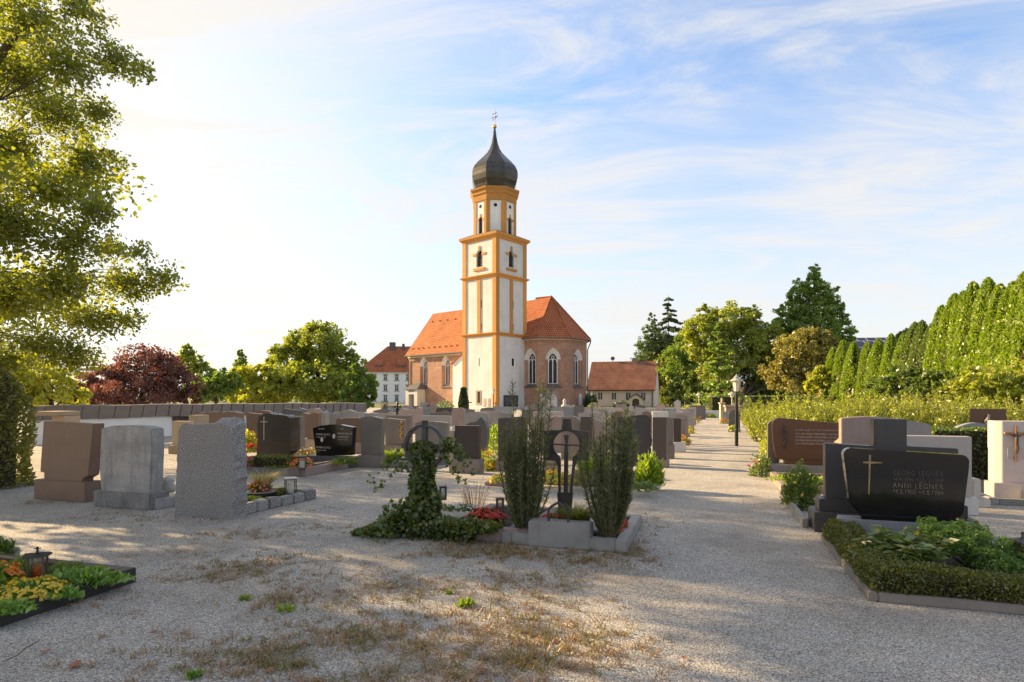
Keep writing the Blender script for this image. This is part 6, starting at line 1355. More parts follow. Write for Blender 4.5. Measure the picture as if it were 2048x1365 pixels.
for px, py, r_, lf, fl, lab in ((1378, 868, .22, 'l_yellow', 'f_gold', 'golden ball-shaped flower by the rounded frame-like stone'), (1366, 890, .2, 'l_ground', 'f_orange', 'orange flowers on the pale stone box by the path'), (1390, 848, .35, 'l_chestnut', 'f_orange', 'rusty-leaved shrub beside the tall grey slab in the path row'),
                              (1466, 862, .2, 'l_ground', 'f_gold', 'yellow flowers at the foot of the egg-shaped stone'), (1449, 848, .25, 'l_chestnut', 'f_orange', 'brownish plant in front of the blue-grey slab beside the path')):
    mound(lab, at(px, py, .15), (r_, r_, r_*1.2), lf, 260, .06, ((fl, 40, .07),), 'flowers', 'flowering_plant')
q = at(1348, 905); m = MB(); m.box(0, .3, 0, .3, 0, .28); single('stone_box', m, 'lightstone', 'pale grey stone box holding orange flowers in the path row', 'planter', q, GA, bevel=.01)

mound('small light green shrub between the wave-crested stone and the tall plum yew', at(985, 905), (.3, .3, .75), 'l_fern', 500, .08, (), 'shrub', 'shrub')
mound('round dark green shrub peeping up behind the wave-crested stone', Vector(((984-1024)*17/F, 17.4, 0)), (.3, .3, .8), 'l_hedge', 500, .08, (), 'shrub', 'shrub')
mound('grey-leaved shrub above the long dark slab before the cypress', Vector(((895-1024)*36/F, 36, 0)), (.9, .5, 1.35), 'l_green', 500, .16, (), 'shrub', 'shrub')
mound('yellow roses behind the grey slab below the chancel corner', Vector(((1185-1024)*29/F, 29, 0)), (.5, .4, 1.2), 'l_green', 260, .12, (('f_gold', 22, .14),), 'flowers', 'rose')
lantern('pale stone urn-like lantern beside the wide arched near-black stone', at(605, 905), .42, .2, 'lamptop', 'wax', .2, lid='lamptop')
# iron crosses and figure far back
def iron_cross(label, px, d, ytop, w, mat='darkmetal', ornate=False):
    x = (px-1024)*d/F; H = EYE-(ytop-HY)*d/F; m = MB(); m.tube([(0, 0, 0), (0, 0, H)], w*.07, 6); m.tube([(-w/2, 0, H-w*.4), (w/2, 0, H-w*.4)], w*.07, 6)
    if ornate:
        for k in range(8): a = k*math.pi/4; m.lathe([(.01, H-w*.4-.08), (w*.14, H-w*.4), (.01, H-w*.4+.08)], 6, (w*.28*math.cos(a), 0)) if k in (0, 4) else None
        m.lathe([(.02, H-.14), (w*.16, H-.05), (.02, H+.06)], 6); m.tube([(-w*.3, 0, H-w*.8), (0, 0, H-w*.55), (w*.3, 0, H-w*.8)], w*.08, 6); m.tube([(0, 0, H-w*.7), (0, 0, H-w*1.3)], w*.15, 6)
    single('iron_cross', m, mat, label, 'grave cross', (x, d, 0))
iron_cross('ornate black wrought-iron cross silhouetted against the manor house', 795, 33, 806, .55, ornate=True)
iron_cross('thin black cross beside the dark cypress', 937, 44, 800, .5)
iron_cross('thin dark cross in front of the porch', 856, 34, 808, .3)
iron_cross('small iron cross at the foot of the ochre tower corner', 991, 48, 804, .3)
lantern('black lantern standing on a dark gabled stone below the manor house', W(769, 817.5, 31.0), .4, .3, 'iron', 'iron', 0)
p = W(1129, 808, 29.68); m = MB(); m.lathe([(.16, 0), (.17, .06), (.1, .1), (.06, .2), (.09, .28), (.05, .36), (.03, .4)], 12); m.tube([(-.08, 0, .28), (0, 0, .3), (.08, 0, .26)], .02); single('white_statuette', m, 'white', 'little white angel statuette in front of the church portal', 'statue', (p.x, p.y, p.z-.15), smooth=True)

# ================================================================== trees and shrubs
def lp(px, py, d, rx, rz, ry=None):
    c = W(px, py, d); a, b = rx*d/F, rz*d/F
    return ((c.x, c.y, c.z), (a, ry or a*.9, b))
def tree(label, px, d, lumps, leaf, n, size, trunk=.25, name='tree', sub=.24, nsub=34, shell=(.5, 1.0), aspect=.6, direction=None, limbs=True, limb=1.0, zmin=.05, cat='tree', base=None, extra=None):
    b = base or Vector(((px-1024)*d/F, d, 0)); t = thing(name, label, cat, b)
    P = lump_leaves(lumps, n, size, sub, nsub, shell, direction, aspect, zmin)-np.array(b)
    if extra: P = np.concatenate([P, lump_leaves(extra[0], extra[1], extra[2], .4, nsub, shell, direction, aspect, zmin)-np.array(b)])
    cz = min(c[2]-r[2]*.3 for c, r in lumps); tm = MB(); tops = sorted(lumps, key=lambda q: -q[0][2]); top = Vector(tops[0][0])-b
    zt = max(cz, top.z*.45); tm.tube([(0, 0, 0), (0.02, 0, zt*.4), (top.x*.15, top.y*.15, zt), (top.x*.6, top.y*.6, (zt+top.z)/2), (top.x, top.y, top.z)], [trunk, trunk*.8, trunk*.6, trunk*.35, trunk*.1], 8)
    if limbs:
        for c, r in lumps:
            if limb < 1 and r[2] < .42: continue
            q = Vector(c)-b; s0 = Vector((top.x*.12, top.y*.12, max(.2, min(zt, q.z)*.75))); mid = s0.lerp(q, .55)+Vector((random.uniform(-.07, .07), random.uniform(-.07, .07), random.uniform(.04, .16)))*(q-s0).length
            tm.tube([s0, mid, q], [trunk*.4*limb, trunk*.22*limb, trunk*.07*limb], 6)
            for k in range(3):
                e_ = q+Vector((random.uniform(-1, 1)*r[0], random.uniform(-1, 1)*r[1], random.uniform(-.3, 1)*r[2]))*.7; tm.tube([mid.lerp(q, .5), mid.lerp(e_, .7), e_], [trunk*.16*limb, trunk*.1*limb, trunk*.03*limb], 5)
    part(t, 'trunk', tm, 'bark'); part(t, 'crown', quads_mesh('crown', P, leaf), leaf); return t
# oak hanging into the view
OD = 13.0
ok = [(60, 40, 110, 60), (170, 20, 50, 40), (235, 120, 62, 40), (296, 150, 20, 14), (140, 130, 80, 50), (40, 150, 80, 70), (120, 230, 100, 55), (205, 225, 40, 30), (30, 300, 80, 70), (175, 320, 62, 45), (225, 312, 28, 18), (100, 380, 100, 60), (200, 420, 48, 36), (30, 450, 80, 70), (150, 480, 90, 50), (235, 500, 45, 30), (296, 500, 18, 26), (330, 555, 42, 36), (255, 570, 70, 40), (120, 570, 100, 60), (30, 600, 80, 60), (190, 640, 70, 45), (255, 640, 40, 28), (80, 690, 90, 50), (160, 715, 60, 34), (20, 720, 60, 40)]
fr2 = random.Random(4)
lumps = [lp(x-6, y, OD+fr2.uniform(-2.2, 2.2), a*.93, b*.93, max(a, 60)*OD/F*.9) for x, y, a, b in ok]
bulk = []
for k in range(30):   # the bulk of the crown, out of the frame
    a = fr2.uniform(0, 6.283); r_ = 4.9*math.sqrt(fr2.random()); c = (-14.6+r_*math.cos(a)*.85, 12.2+r_*math.sin(a)*1.25, fr2.uniform(3.2, 12.5)); bulk.append((c, (1.35, 1.35, .8)))
for k in range(36):   # unseen leaf clumps added on the viewer's side to shade the gravel
    bulk.append(((fr2.uniform(-17, -8.6), fr2.uniform(2.2, 9.2), fr2.uniform(2.6, 8.5)), (1.5, 1.5, .7)))
for c in ((-9.6, 8.6, 2.8), (-10.4, 9.4, 3.3), (-11.2, 10.2, 3.0), (-11.9, 9.0, 4.2), (-10.8, 8.0, 3.9), (-12.6, 10.4, 4.6), (-9.2, 7.4, 2.5), (-10.2, 10.8, 4.4), (-8.9, 6.4, 3.0), (-8.9, 9.6, 5.2), (-10.2, 10.4, 5.6), (-12.2, 11.2, 6.4), (-8.6, 8.2, 4.4)): bulk.append((c, (1.3, 1.3, .6)))  # more out-of-view clumps, added where they block sun from the near ground
tree('big oak reaching into the view with backlit yellow-green leaves', 0, 12.5, lumps, 'l_oak', 33000, .092, .42, 'oak_tree', .46, 70, (.1, 1.0), .62, base=Vector((-14.6, 12.2, 0)), limb=.2, extra=(bulk, 46000, .16))
# clipped olive shrub at the picture edge
p = Vector((-9.2, 9.9, 0)); tt = thing('clipped_shrub', 'tall dull olive clipped shrub at the picture edge', 'shrub', p)
def blob(n, rx, ry, H, size, pw=3.0, taper=.25):
    z = rng.random(n); a = rng.random(n)*6.283; rr_ = (1-z**pw)**.5*(1-taper*0)*(0.9+.12*rng.random(n)); rr_ *= 1+.07*np.sin(a*5+z*9)
    top = rng.random(n) < .12; q = np.sqrt(rng.random(n)); zz = np.where(top, 1-.06*q*q, z); rr_ = np.where(top, q*.6, rr_)
    P = np.stack([rx*rr_*np.cos(a), ry*rr_*np.sin(a), zz*H], 1); D = np.stack([np.cos(a), np.sin(a), np.full(n, .6)], 1); return leaves(P, size, D*.9, .6, .5)
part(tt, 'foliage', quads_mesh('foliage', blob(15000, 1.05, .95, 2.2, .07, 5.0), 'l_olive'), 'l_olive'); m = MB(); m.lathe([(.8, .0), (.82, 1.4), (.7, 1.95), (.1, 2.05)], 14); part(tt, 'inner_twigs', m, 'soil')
tree('bright yellow-green maple shrub behind the olive clipped shrub', 110, 21, [lp(105, 770, 21, 45, 45), lp(60, 740, 22, 60, 40), lp(150, 790, 22, 35, 30), lp(30, 780, 21, 50, 50)], 'l_yellow', 10000, .12, .1, 'maple_shrub')
tree('dark red copper maple above the metal-capped wall', 270, 32, [lp(290, 740, 32, 66, 50), lp(215, 765, 32, 55, 42), lp(345, 770, 32, 55, 38), lp(175, 790, 31, 35, 30), lp(270, 790, 31, 90, 28), lp(380, 795, 32, 26, 22), lp(330, 735, 33, 35, 32)], 'l_red', 26000, .14, .2, 'copper_maple', .2, 80)
G2 = [('loose young ash with open branches rising beside the copper maple', 385, 40, [lp(378, 730, 40, 28, 34), lp(405, 750, 40, 26, 26), lp(372, 702, 40, 12, 14)], 'l_linden', 1500, .3),
      ('green bushy tree between the copper maple and the yellow-green trees', 430, 38, [lp(425, 775, 38, 42, 32), lp(455, 765, 38, 30, 30), lp(400, 785, 38, 36, 24)], 'l_green', 4500, .25),
      ('slender pointed poplar behind the yellow-green trees', 481, 55, [lp(481, 730, 55, 13, 26), lp(481, 712, 55, 7, 14), lp(480, 750, 55, 18, 20)], 'l_green', 2200, .28),
      ('yellow-green tree left of the great round linden', 505, 42, [lp(490, 762, 42, 36, 30), lp(525, 760, 42, 30, 36), lp(470, 785, 42, 30, 24), lp(520, 790, 41, 40, 24), (lp(555, 780, 42, 30, 30))], 'l_yellow', 7000, .26)]
for lab, px, d, lm, lf, n, s_ in G2: tree(lab, px, d, lm, lf, int(n*1.9), s_*.75, .15, sub=.2, nsub=70)
tree('great round-crowned linden next to the manor house', 635, 44, [lp(640, 690, 44, 62, 44), lp(580, 730, 44, 48, 44), lp(690, 735, 44, 40, 40), lp(635, 760, 43, 90, 44), lp(560, 780, 44, 40, 30), lp(640, 660, 44, 34, 14), lp(690, 775, 43, 45, 32), lp(600, 690, 44, 30, 30)], 'l_linden', 34000, .22, .3, 'linden_tree', .2, 90)
tree('fresh green maple overlapping the corner of the manor house', 725, 40, [lp(728, 770, 40, 26, 32), lp(738, 795, 40, 20, 24), lp(712, 745, 40, 20, 22), lp(700, 790, 40, 30, 26)], 'l_green', 9000, .18, .15)
# dark cypress and bushes by the church
p = Vector(((927-1024)*46/F, 46, 0)); tt = thing('cypress', 'narrow dark cypress in front of the white tower wall', 'tree', p)
part(tt, 'crown', quads_mesh('crown', blob(2600, .38, .38, EYE+(795-776)*46/F, .2, 2.2), 'l_spruce'), 'l_spruce'); m = MB(); m.tube([(0, 0, 0), (0, 0, 1.8)], .06); part(tt, 'trunk', m, 'bark')
mound('dark rounded bush at the corner between chancel and farmhouse', Vector(((1181-1024)*77/F, 77, 0)), (1.05, 1.0, 2.1), 'l_spruce', 1800, .26, (), 'shrub', 'bush')
mound('small clipped dark bush under the farmhouse windows', Vector(((1243-1024)*88/F, 88, 0)), (1.3, .8, .95), 'l_spruce', 500, .3, (), 'shrub', 'bush')
# conifers and broadleaves beyond the path end
def conifer(label, px, d, ytop, hw, leaf, n, size, name='spruce', gaps=.55, tiers=11, droop=-.25, base_z=.8, trunk=.16, lean=0):
    x = (px-1024)*d/F; H = EYE-(ytop-HY)*d/F; Rm = hw*d/F; b = Vector((x, d, 0)); t = thing(name, label, 'tree', b); tm = MB(); tm.tube([(0, 0, 0), (0, 0, H*.6), (0, 0, H)], [trunk, trunk*.5, .02], 7); out = []
    for k in range(tiers):
        u = (k+.5)/tiers; z = base_z+(H-base_z)*min(.985, u+random.uniform(-.45, .45)/tiers); nb = max(4, int(9*(1-u)+3))
        for j in range(nb):
            a = random.random()*6.283; z += random.uniform(-.3, .3)*H/tiers*(u < .93); L_ = Rm*(1-u)**.85*random.uniform(.4, 1.15)+.12; ti = Vector((L_*math.cos(a), L_*math.sin(a), droop*L_)); tm.tube([(0, 0, z), Vector((0, 0, z))+ti*.95], [.035*trunk/.16, .01], 4)
            m_ = max(5, int(n/(tiers*nb)*(.5+1.0*(1-u)))); f = rng.random(m_)**.7; P = np.array([0, 0, z])+np.array(list(ti))*f[:, None]+rng.normal(size=(m_, 3))*np.array([.16, .16, .10])*(L_*.35+.15)
            dd = np.array([math.cos(a), math.sin(a), -.25]); out.append(leaves(P, size, dd, .55, .38))
    part(t, 'trunk', tm, 'bark'); part(t, 'crown', quads_mesh('crown', np.concatenate(out), leaf), leaf)
conifer('dark spruce with an open pointed tip rising highest beside the farmhouse', 1337, 112, 590, 100, 'l_spruce', 34000, .42, 'spruce_tree', tiers=26)
tree('thin-crowned larch in front of the dark spruce', 1303, 109, [lp(1305, 640, 109, 9, 16), lp(1302, 662, 109, 18, 18), lp(1290, 688, 109, 22, 20), lp(1316, 690, 109, 22, 20), lp(1300, 716, 109, 34, 22), lp(1340, 720, 109, 30, 30), lp(1285, 735, 109, 30, 22), lp(1325, 690, 110, 22, 26)], 'l_conifer', 17000, .38, .2, 'larch_tree', .22, 60, aspect=.35)
tree('leafy green tree filling the gap between the spruce and the large broadleaf tree', 1372, 80, [lp(1375, 690, 80, 28, 40), lp(1350, 730, 80, 34, 40), lp(1390, 740, 80, 30, 50)], 'l_green', 11000, .3, .25, 'broadleaf_tree', .2, 70)
tree('weeping yellow-green birch and shrubs beside the farmhouse gable', 1340, 104, [lp(1325, 740, 108, 50, 50), lp(1290, 745, 112, 26, 40), lp(1372, 720, 104, 34, 60), lp(1340, 790, 104, 34, 24), lp(1365, 775, 103, 34, 30)], 'l_linden', 16000, .4, .2, direction=np.array([0, 0, -.9]), aspect=.4)
tree('large yellow-green broadleaf tree at the end of the path', 1450, 60, [lp(1455, 640, 60, 62, 34), lp(1405, 680, 59, 42, 54), lp(1480, 690, 60, 66, 50), lp(1535, 690, 60, 40, 48), lp(1550, 730, 60, 40, 40), lp(1440, 725, 58, 44, 50), lp(1500, 635, 60, 26, 26), lp(1410, 630, 60, 20, 24)], 'l_linden', 36000, .27, .3, 'broadleaf_tree', .2, 90)
conifer('upright bright green conifer standing before the large broadleaf tree', 1437, 53, 640, 46, 'l_green', 7500, .26, 'upright_conifer', tiers=14, droop=.2)
tree('shady dark green trees filling the ground behind the path end', 1480, 57, [lp(1500, 745, 62, 60, 40), lp(1435, 765, 62, 36, 34), lp(1545, 765, 62, 45, 30), lp(1395, 770, 62, 34, 34), lp(1360, 780, 64, 30, 26), lp(1470, 785, 63, 40, 20), lp(1520, 785, 63, 40, 20), lp(1590, 780, 62, 45, 24), lp(1410, 790, 63, 40, 18)], 'l_hedge', 26000, .26, .3)
tree('towering dense conifer, the tallest tree on the skyline', 1628, 62, [lp(1628, 545, 62, 14, 20), lp(1622, 572, 62, 32, 22), lp(1600, 590, 62, 30, 18), lp(1648, 590, 62, 30, 22), lp(1585, 622, 62, 34, 20), lp(1630, 620, 62, 48, 28), lp(1672, 628, 62, 26, 26), lp(1570, 655, 62, 30, 22), lp(1620, 660, 62, 60, 30), lp(1682, 665, 62, 30, 26), lp(1625, 700, 62, 70, 34), lp(1695, 700, 62, 22, 20)], 'l_green', 30000, .33, .3, 'tall_conifer', .2, 80, aspect=.38)
tree('olive-brown round-headed chestnut in front of the towering conifer', 1610, 46, [lp(1610, 700, 46, 58, 44), lp(1560, 745, 46, 40, 34), lp(1655, 710, 46, 34, 40), lp(1600, 760, 45, 60, 26), lp(1640, 680, 46, 40, 22)], 'l_chestnut', 22000, .22, .2, 'chestnut_tree', .18, 90)
tree('golden shrub at the foot of the first clipped thujas', 1645, 36, [lp(1645, 755, 36, 24, 22), lp(1628, 775, 36, 22, 16)], 'l_yellow', 2200, .2, .08, 'golden_shrub', cat='shrub')
tree('small dark pine tops beside the solar-panelled roof', 1810, 58, [lp(1812, 672, 58, 24, 14), lp(1795, 690, 58, 20, 16)], 'l_conifer', 1500, .3, .12)
# clipped hedge beyond the bushes
p0 = W(1500, 800, 33); boxhedge('long clipped hedge with a flat lit top behind the feathery bushes', (p0.x, p0.y, 0), 4.6, 1.0, EYE-(797-HY)*33/F+.1, R(-4), 'l_hedge', 5200, .12)
p0 = W(1424, 800, 47); boxhedge('dark clipped hedge above the white end wall', (p0.x, p0.y, 0), 1.6, 1.0, 1.55, 0, 'l_hedge', 1800, .12)
mound('bright low bush above the white end wall', W(1395, 818, 46)+Vector((0, .5, -.1)), (1.1, .7, .45), 'l_yellow', 600, .12, (), 'shrub', 'bush')
for px, lab in ((1403, 'small green potted plant by the white end wall, near the dark lamp'), (1424, 'small green potted plant by the white end wall, near the sandstone wall')):
    p = at(px, 835); p.y = 43.6; mound(lab, Vector(((px-1024)*43.6/F, 43.5, 0)), (.3, .2, .38), 'l_green', 160, .12, (), 'plant', 'potted_plant')
# clipped thuja row climbing towards the viewer
def thuja_mesh(seed, leaf, n, rx, H):
    nb = 150; bz = rng.random(nb)**.9; ba = rng.random(nb)*6.283; i = rng.integers(0, nb, n)
    z = np.clip(bz[i]+rng.normal(size=n)*.035+rng.random(n)*.05, 0, 1); a = ba[i]+rng.normal(size=n)*.20; prof = np.minimum(1, (1-z)**.52*1.3+.03)*np.minimum(1, .75+z*2.2); u = rng.random(n)
    r_ = rx*prof*(.80+.24*u)*(1+.09*np.sin(a*4+seed+z*6))
    P = np.stack([r_*np.cos(a), r_*np.sin(a), z*H*(1+.012*np.sin(a*7))], 1); D = np.stack([np.cos(a)*.7, np.sin(a)*.7, np.full(n, .8)], 1)
    return quads_mesh('foliage', leaves(P, .11, D*1.1, .7, .5), leaf)
TJ = [thuja_mesh(s, 'l_thuja', 12000, .71, 4.7) for s in range(3)]+[thuja_mesh(9, 'l_thujadark', 12000, .71, 4.7)]
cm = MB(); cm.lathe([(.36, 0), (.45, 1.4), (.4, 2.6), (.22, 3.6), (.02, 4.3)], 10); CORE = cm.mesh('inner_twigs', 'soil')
names_ = ['first', 'second', 'third', 'fourth', 'fifth', 'sixth', 'seventh', 'eighth', 'ninth', 'tenth', 'eleventh', 'twelfth', 'thirteenth', 'fourteenth', 'fifteenth', 'sixteenth', 'seventeenth', 'eighteenth', 'nineteenth', 'twentieth', 'twenty-first', 'twenty-second']
tops = [(1668, 692, 36), (1688, 684, 35), (1710, 680, 34), (1732, 679, 33), (1757, 680, 31.5), (1787, 668, 30), (1806, 660, 28.5), (1827, 655, 27, 3), (1849, 640, 25.5, 3), (1868, 636, 24.5, 3), (1885, 614, 23, 0), (1905, 604, 22), (1926, 594, 21), (1948, 580, 20), (1972, 566, 19.2), (1996, 556, 18.4), (2022, 551, 17.6), (2050, 538, 16.8), (2082, 530, 16), (2120, 520, 15.2)]
for k, q in enumerate(tops):
    px, yt, d = q[:3]; v = q[3] if len(q) > 3 else k % 3; H = (EYE-(yt-HY)*d/F)*random.uniform(.93, 1.05); x = (px-1024)*d/F+random.uniform(-.12, .12)
    if k == 19: continue
    t = thing('thuja', ('darker ' if v == 3 else '')+names_[k]+' clipped thuja of the row, counted from the golden shrub towards the viewer', 'thuja', (x, d, 0), random.random()*6, 'row of clipped thujas')
    sc = H/4.7
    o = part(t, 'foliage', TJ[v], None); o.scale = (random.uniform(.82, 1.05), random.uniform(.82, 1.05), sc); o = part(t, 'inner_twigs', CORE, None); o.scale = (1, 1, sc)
# darker climbers below the thujas, feathery bushes in front
tree('dark green climber thicket under the darker thujas', 1850, 21, [lp(1800, 760, 22, 42, 34), lp(1850, 770, 21, 40, 34), lp(1900, 775, 20, 30, 34), lp(1760, 775, 23, 30, 24)], 'l_hedge', 5000, .13, .1, 'climber_thicket', cat='shrub')
tree('yellow-green leafy thicket at the foot of the tall thujas', 2000, 15.5, [lp(1960, 770, 15.5, 50, 36), lp(2030, 760, 15.5, 50, 44), lp(1915, 785, 16, 36, 26), lp(2040, 800, 15, 40, 40)], 'l_bush', 4200, .12, .08, 'leafy_thicket', cat='shrub')
def feathery(label, px, d, rx, H, n, seed, wx=0):
    x = (px-1024)*d/F; b = Vector((x, d, 0)); t = thing('feathery_bush', label, 'shrub', b); st = MB(); out = []; q = random.Random(seed); ns = int(150*rx/1.3)
    for k in range(ns):
        a = q.random()*6.283; r_ = rx*math.sqrt(q.random()); h = H*q.uniform(.6, 1.0)*(1.12 if q.random() < .12 else 1)*(1-.25*(r_/rx)**3); foot = Vector((r_*.6*math.cos(a), r_*.6*math.sin(a), 0)); tip = Vector((r_*math.cos(a)*1.08, r_*math.sin(a)*1.08, h)); mid = foot.lerp(tip, .5)+Vector((q.uniform(-.1, .1), q.uniform(-.1, .1), .12))
        st.tube([foot, mid, tip], [.012, .008, .003], 4); m_ = int(n/ns); u = .12+.88*rng.random(m_); P = np.array([list(foot)])*((1-u)**2)[:, None]+np.array([list(mid)])*(2*u*(1-u))[:, None]+np.array([list(tip)])*(u**2)[:, None]+rng.normal(size=(m_, 3))*.075*(1-u*.75)[:, None]
        dd = np.stack([rng.normal(size=m_)*.8, rng.normal(size=m_)*.8, np.full(m_, .7)], 1); out.append(leaves(P, .08, dd, .4, .3))
    part(t, 'stems', st, 'stem'); part(t, 'foliage', quads_mesh('foliage', np.concatenate(out), 'l_bush'), 'l_bush')
FB = [('feathery yellow-green bush beside the egg-shaped stone, farthest along the path', 1532, 24.5, 1.0, 1.4, 5000), ('feathery yellow-green bush just behind the street lamp', 1545, 20.3, 1.1, 1.5, 8000), ('feathery yellow-green bush spilling over the path edge nearest the rose bush', 1592, 15.8, 1.15, 1.6, 10000),
      ('feathery yellow-green bush rising straight behind the red-brown rounded stone', 1640, 14.6, 1.2, 1.7, 9500), ('feathery yellow-green bush between the red-brown stone and the cross-shaped slab', 1722, 13.6, 1.2, 1.68, 9000), ('feathery yellow-green bush behind the speckled granite slab', 1815, 13.4, 1.2, 1.68, 9000),
      ('feathery yellow-green bush reaching over the dark clipped hedge', 1895, 13.6, 1.1, 1.66, 8000), ('feathery yellow-green bush around the rusty panel', 1985, 14.2, 1.15, 1.55, 8000), ('feathery yellow-green bush behind the crucifix pillar', 2062, 13.2, 1.1, 1.6, 6000),
      ('second rank feathery bush below the first clipped thujas', 1600, 21, 1.4, 1.65, 6000), ('second rank feathery bush below the gap with the solar roof', 1720, 19, 1.4, 1.7, 6000), ('second rank feathery bush below the darker thujas', 1840, 17.5, 1.4, 1.7, 6000)]
for k, (lab, px, d, rx, H, n) in enumerate(FB): feathery(lab, px, d, rx, H, n, k+40)
# thin woods closing the horizon far off
def woods():
    L_ = []
    for k in range(60):
        px = -200+k*42+random.uniform(-12, 12)
        if 700 < px < 1330: hh = 9
        else: hh = random.uniform(16, 30)
        L_.append(lp(px, 803-hh*.5, 190+random.uniform(-10, 20), 32, hh))
    single('distant_woods', quads_mesh('distant_woods', lump_leaves(L_, 15000, 1.5, .3, 14, (.3, 1), None, .7, 0.0), 'l_mid'), 'l_mid', None, None, kind='stuff')
woods()
# ================================================================== gravel litter: dry grass, weeds, leaves
def dry_patches(spec, leaf, name, hmul=1.0, wid=.006):
    V = []
    for px, py, rx, ry, n, h in spec:
        c = G(px, py); d = c.y; ax = rx*d/F; ay = abs(gd(py-ry)-gd(py+ry))/2
        n = int(n*.42); nt_ = max(5, n//8); T_ = rng.normal(size=(nt_, 2))*np.array([ax, ay])*1.0; P = T_[rng.integers(0, nt_, n)]+rng.normal(size=(n, 2))*.025; th = rng.random(n)*6.283; hh = h*hmul*(.2+.9*rng.random(n)**1.6); ln = rng.random(n)*1.6+.3
        b = np.stack([c.x+P[:, 0], c.y+P[:, 1], np.full(n, .0)], 1); o = np.stack([np.cos(th), np.sin(th), np.zeros(n)], 1)
        mid = b+o*(hh*ln*.5)[:, None]+np.array([0, 0, 1])*(hh*.6)[:, None]; tip = b+o*(hh*ln*1.25)[:, None]+np.array([0, 0, 1])*(hh*(.25+.7*rng.random(n)))[:, None]
        s_ = np.stack([-np.sin(th), np.cos(th), np.zeros(n)], 1)*wid*.5
        V.append(np.stack([b-s_, b+s_, mid+s_, mid-s_, mid-s_, mid+s_, tip+s_*.2, tip-s_*.2], 1).reshape(-1, 3))
    single(name, quads_mesh(name, np.concatenate(V), leaf), leaf, None, None, kind='stuff')
DRY = [(460, 1312, 110, 26, 1500, .05), (520, 1330, 60, 20, 900, .06), (640, 1275, 55, 16, 900, .045), (780, 1240, 80, 26, 1300, .045), (740, 1270, 60, 18, 700, .05), (1000, 1245, 70, 22, 1000, .05), (1060, 1265, 60, 22, 900, .06), (1020, 1310, 90, 30, 1300, .055), (1180, 1270, 70, 22, 900, .045), (1140, 1320, 90, 26, 1100, .05), (1230, 1300, 60, 26, 700, .045), (930, 1300, 60, 26, 700, .05), (830, 1310, 50, 20, 400, .05),
       (470, 1140, 60, 14, 500, .03), (520, 1130, 50, 14, 600, .03), (400, 1155, 40, 8, 300, .03), (560, 1200, 30, 12, 350, .045), (940, 1100, 70, 10, 700, .06), (1010, 1108, 50, 9, 500, .06), (1120, 1115, 70, 9, 500, .04), (1210, 1125, 50, 10, 400, .045), (1250, 1100, 30, 12, 400, .05), (1290, 1050, 25, 14, 250, .035), (1090, 1160, 60, 14, 500, .03), (1000, 1170, 70, 14, 500, .03), (870, 1175, 60, 12, 400, .03), (760, 1170, 60, 12, 400, .03),
       (480, 1070, 70, 8, 500, .025), (620, 1060, 60, 7, 300, .022), (230, 1035, 60, 6, 300, .022), (300, 1042, 40, 5, 200, .022), (700, 1365, 60, 20, 500, .05), (880, 1350, 90, 20, 900, .05), (1000, 1360, 60, 16, 600, .06), (150, 1205, 35, 6, 160, .025), (260, 1232, 18, 5, 120, .02), (1100, 1205, 60, 14, 300, .03), (1200, 1215, 60, 16, 350, .03), (700, 1200, 70, 16, 450, .03), (880, 1240, 50, 16, 350, .035)]
DRY = [(x, y, a, b, int(n*(1.9 if y < 1215 else .8)), h*(1.25 if y < 1215 else 1)) for x, y, a, b, n, h in DRY]
DRY += [(140, 1004, 60, 3, 260, .03), (255, 1019, 55, 4, 260, .03), (410, 1038, 60, 4, 320, .035), (560, 1018, 60, 5, 200, .03), (1100, 1103, 90, 4, 420, .05), (1265, 1075, 14, 18, 260, .045), (870, 1088, 50, 4, 240, .04), (200, 1190, 70, 10, 260, .03), (360, 1105, 70, 10, 360, .03), (640, 1120, 70, 10, 420, .03), (560, 1160, 60, 10, 420, .03), (690, 1150, 60, 10, 380, .03), (1100, 1060, 30, 3, 60, .03)]
dry_patches(DRY, 'l_dry', 'dry_grass')
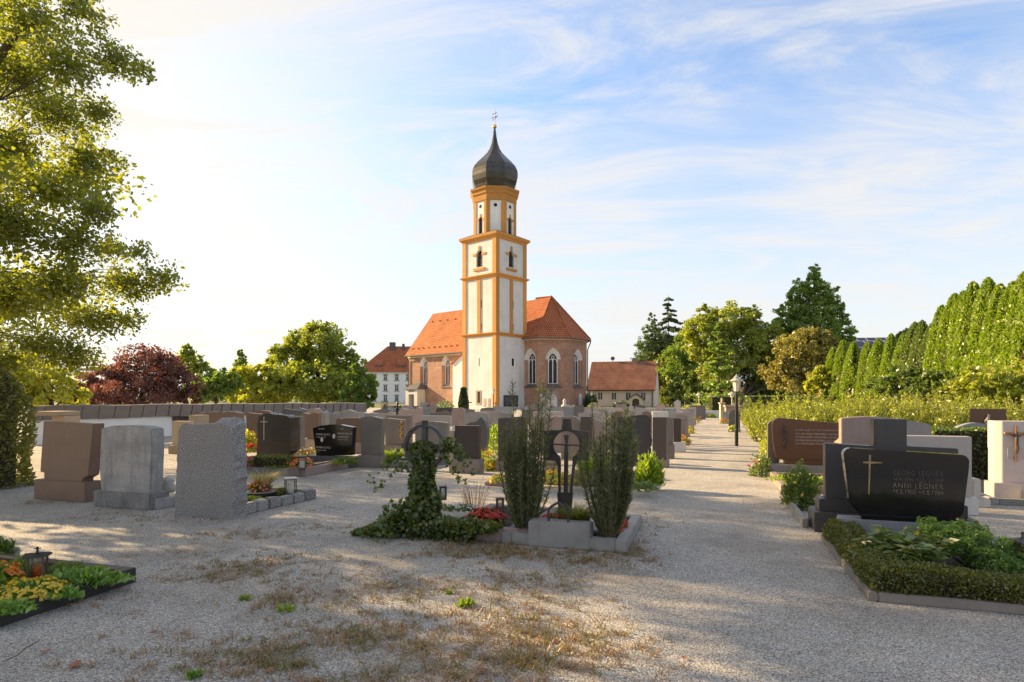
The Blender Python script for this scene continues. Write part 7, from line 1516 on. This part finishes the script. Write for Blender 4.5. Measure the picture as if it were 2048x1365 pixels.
dry_patches([(x+random.uniform(-20, 20), y+random.uniform(-6, 6), a*.8, b*.8, int(n*.28), h*1.15) for x, y, a, b, n, h in DRY if n >= 400]+[(600, 1052, 25, 3, 120, .03), (660, 1018, 16, 2, 90, .03), (900, 960, 50, 4, 200, .03), (730, 1290, 18, 8, 150, .07), (820, 1300, 18, 8, 120, .06), (530, 1325, 25, 10, 260, .08), (1020, 1315, 18, 8, 160, .075), (1100, 1280, 14, 6, 120, .06)], 'l_grass', 'sparse_grass')
def weed(label, px, py, r_, n, leaf='l_fern', s_=.045): mound(label, G(px, py), (r_, r_*.7, r_*.7), leaf, n, s_, (), 'weed', 'weed', .4)
weed('bright green dandelion-like weed, biggest of those on the open gravel', 930, 1212, .075, 130)
weed('small green weed just behind the biggest bright one on the gravel', 897, 1188, .035, 45, s_=.03)
weed('flat green weed leaves on the gravel beside a brown grass tuft', 490, 1200, .05, 40)
weed('pale green weed leaves lying in the sunny streak on the gravel', 570, 1222, .07, 45)
weed('small green weed at the very bottom of the picture', 385, 1355, .05, 60, 'l_ground')
def leaf_litter():
    lab = ['large curled brown leaf lowest on the gravel near the picture corner', 'orange-brown leaf on the plain gravel beside the dark-edged bed', 'brown leaf by the near dry grass patch', 'pale tan leaf at the base of a grass tuft', 'pale crumpled leaf between grass and bare gravel on the path side', 'dark brown leaf crumb near the picture corner', 'brown leaf lying close to the black kerb', 'small russet leaf far out on the shaded path gravel']
    pos = [(150, 1335, .09), (368, 1268, .045), (308, 1265, .045), (540, 1345, .06), (1222, 1310, .055), (92, 1307, .05), (205, 1275, .05), (1370, 1320, .04)]
    for (px, py, s_), l in zip(pos, lab):
        c = G(px, py); m = MB(); n = 7; vs = []; fs = []; bend = random.uniform(.15, .4)
        for j in range(n):
            u = j/(n-1)-.5; w_ = s_*.32*math.cos(u*2.7)+.001
            for v in (-1, 0, 1): vs.append((u*s_, v*w_, .008+s_*bend*(u*u*1.2+.25*v*v)))
        for j in range(n-1):
            for v in range(2): fs.append((j*3+v, j*3+v+1, j*3+v+4, j*3+v+3))
        m.add(vs, fs); single('fallen_leaf', m, 'l_dead', l, 'leaf', (c.x, c.y, 0), random.random()*6.28)
leaf_litter()
c = G(20, 1320); m = MB(); m.tube([(0, 0, .01), (.03, .06, .02), (.02, .13, .03), (.05, .2, .05)], .003, 5); single('twig', m, 'bark', 'thin dark twig lying on the gravel in the picture corner', 'twig', (c.x, c.y-.05, 0))
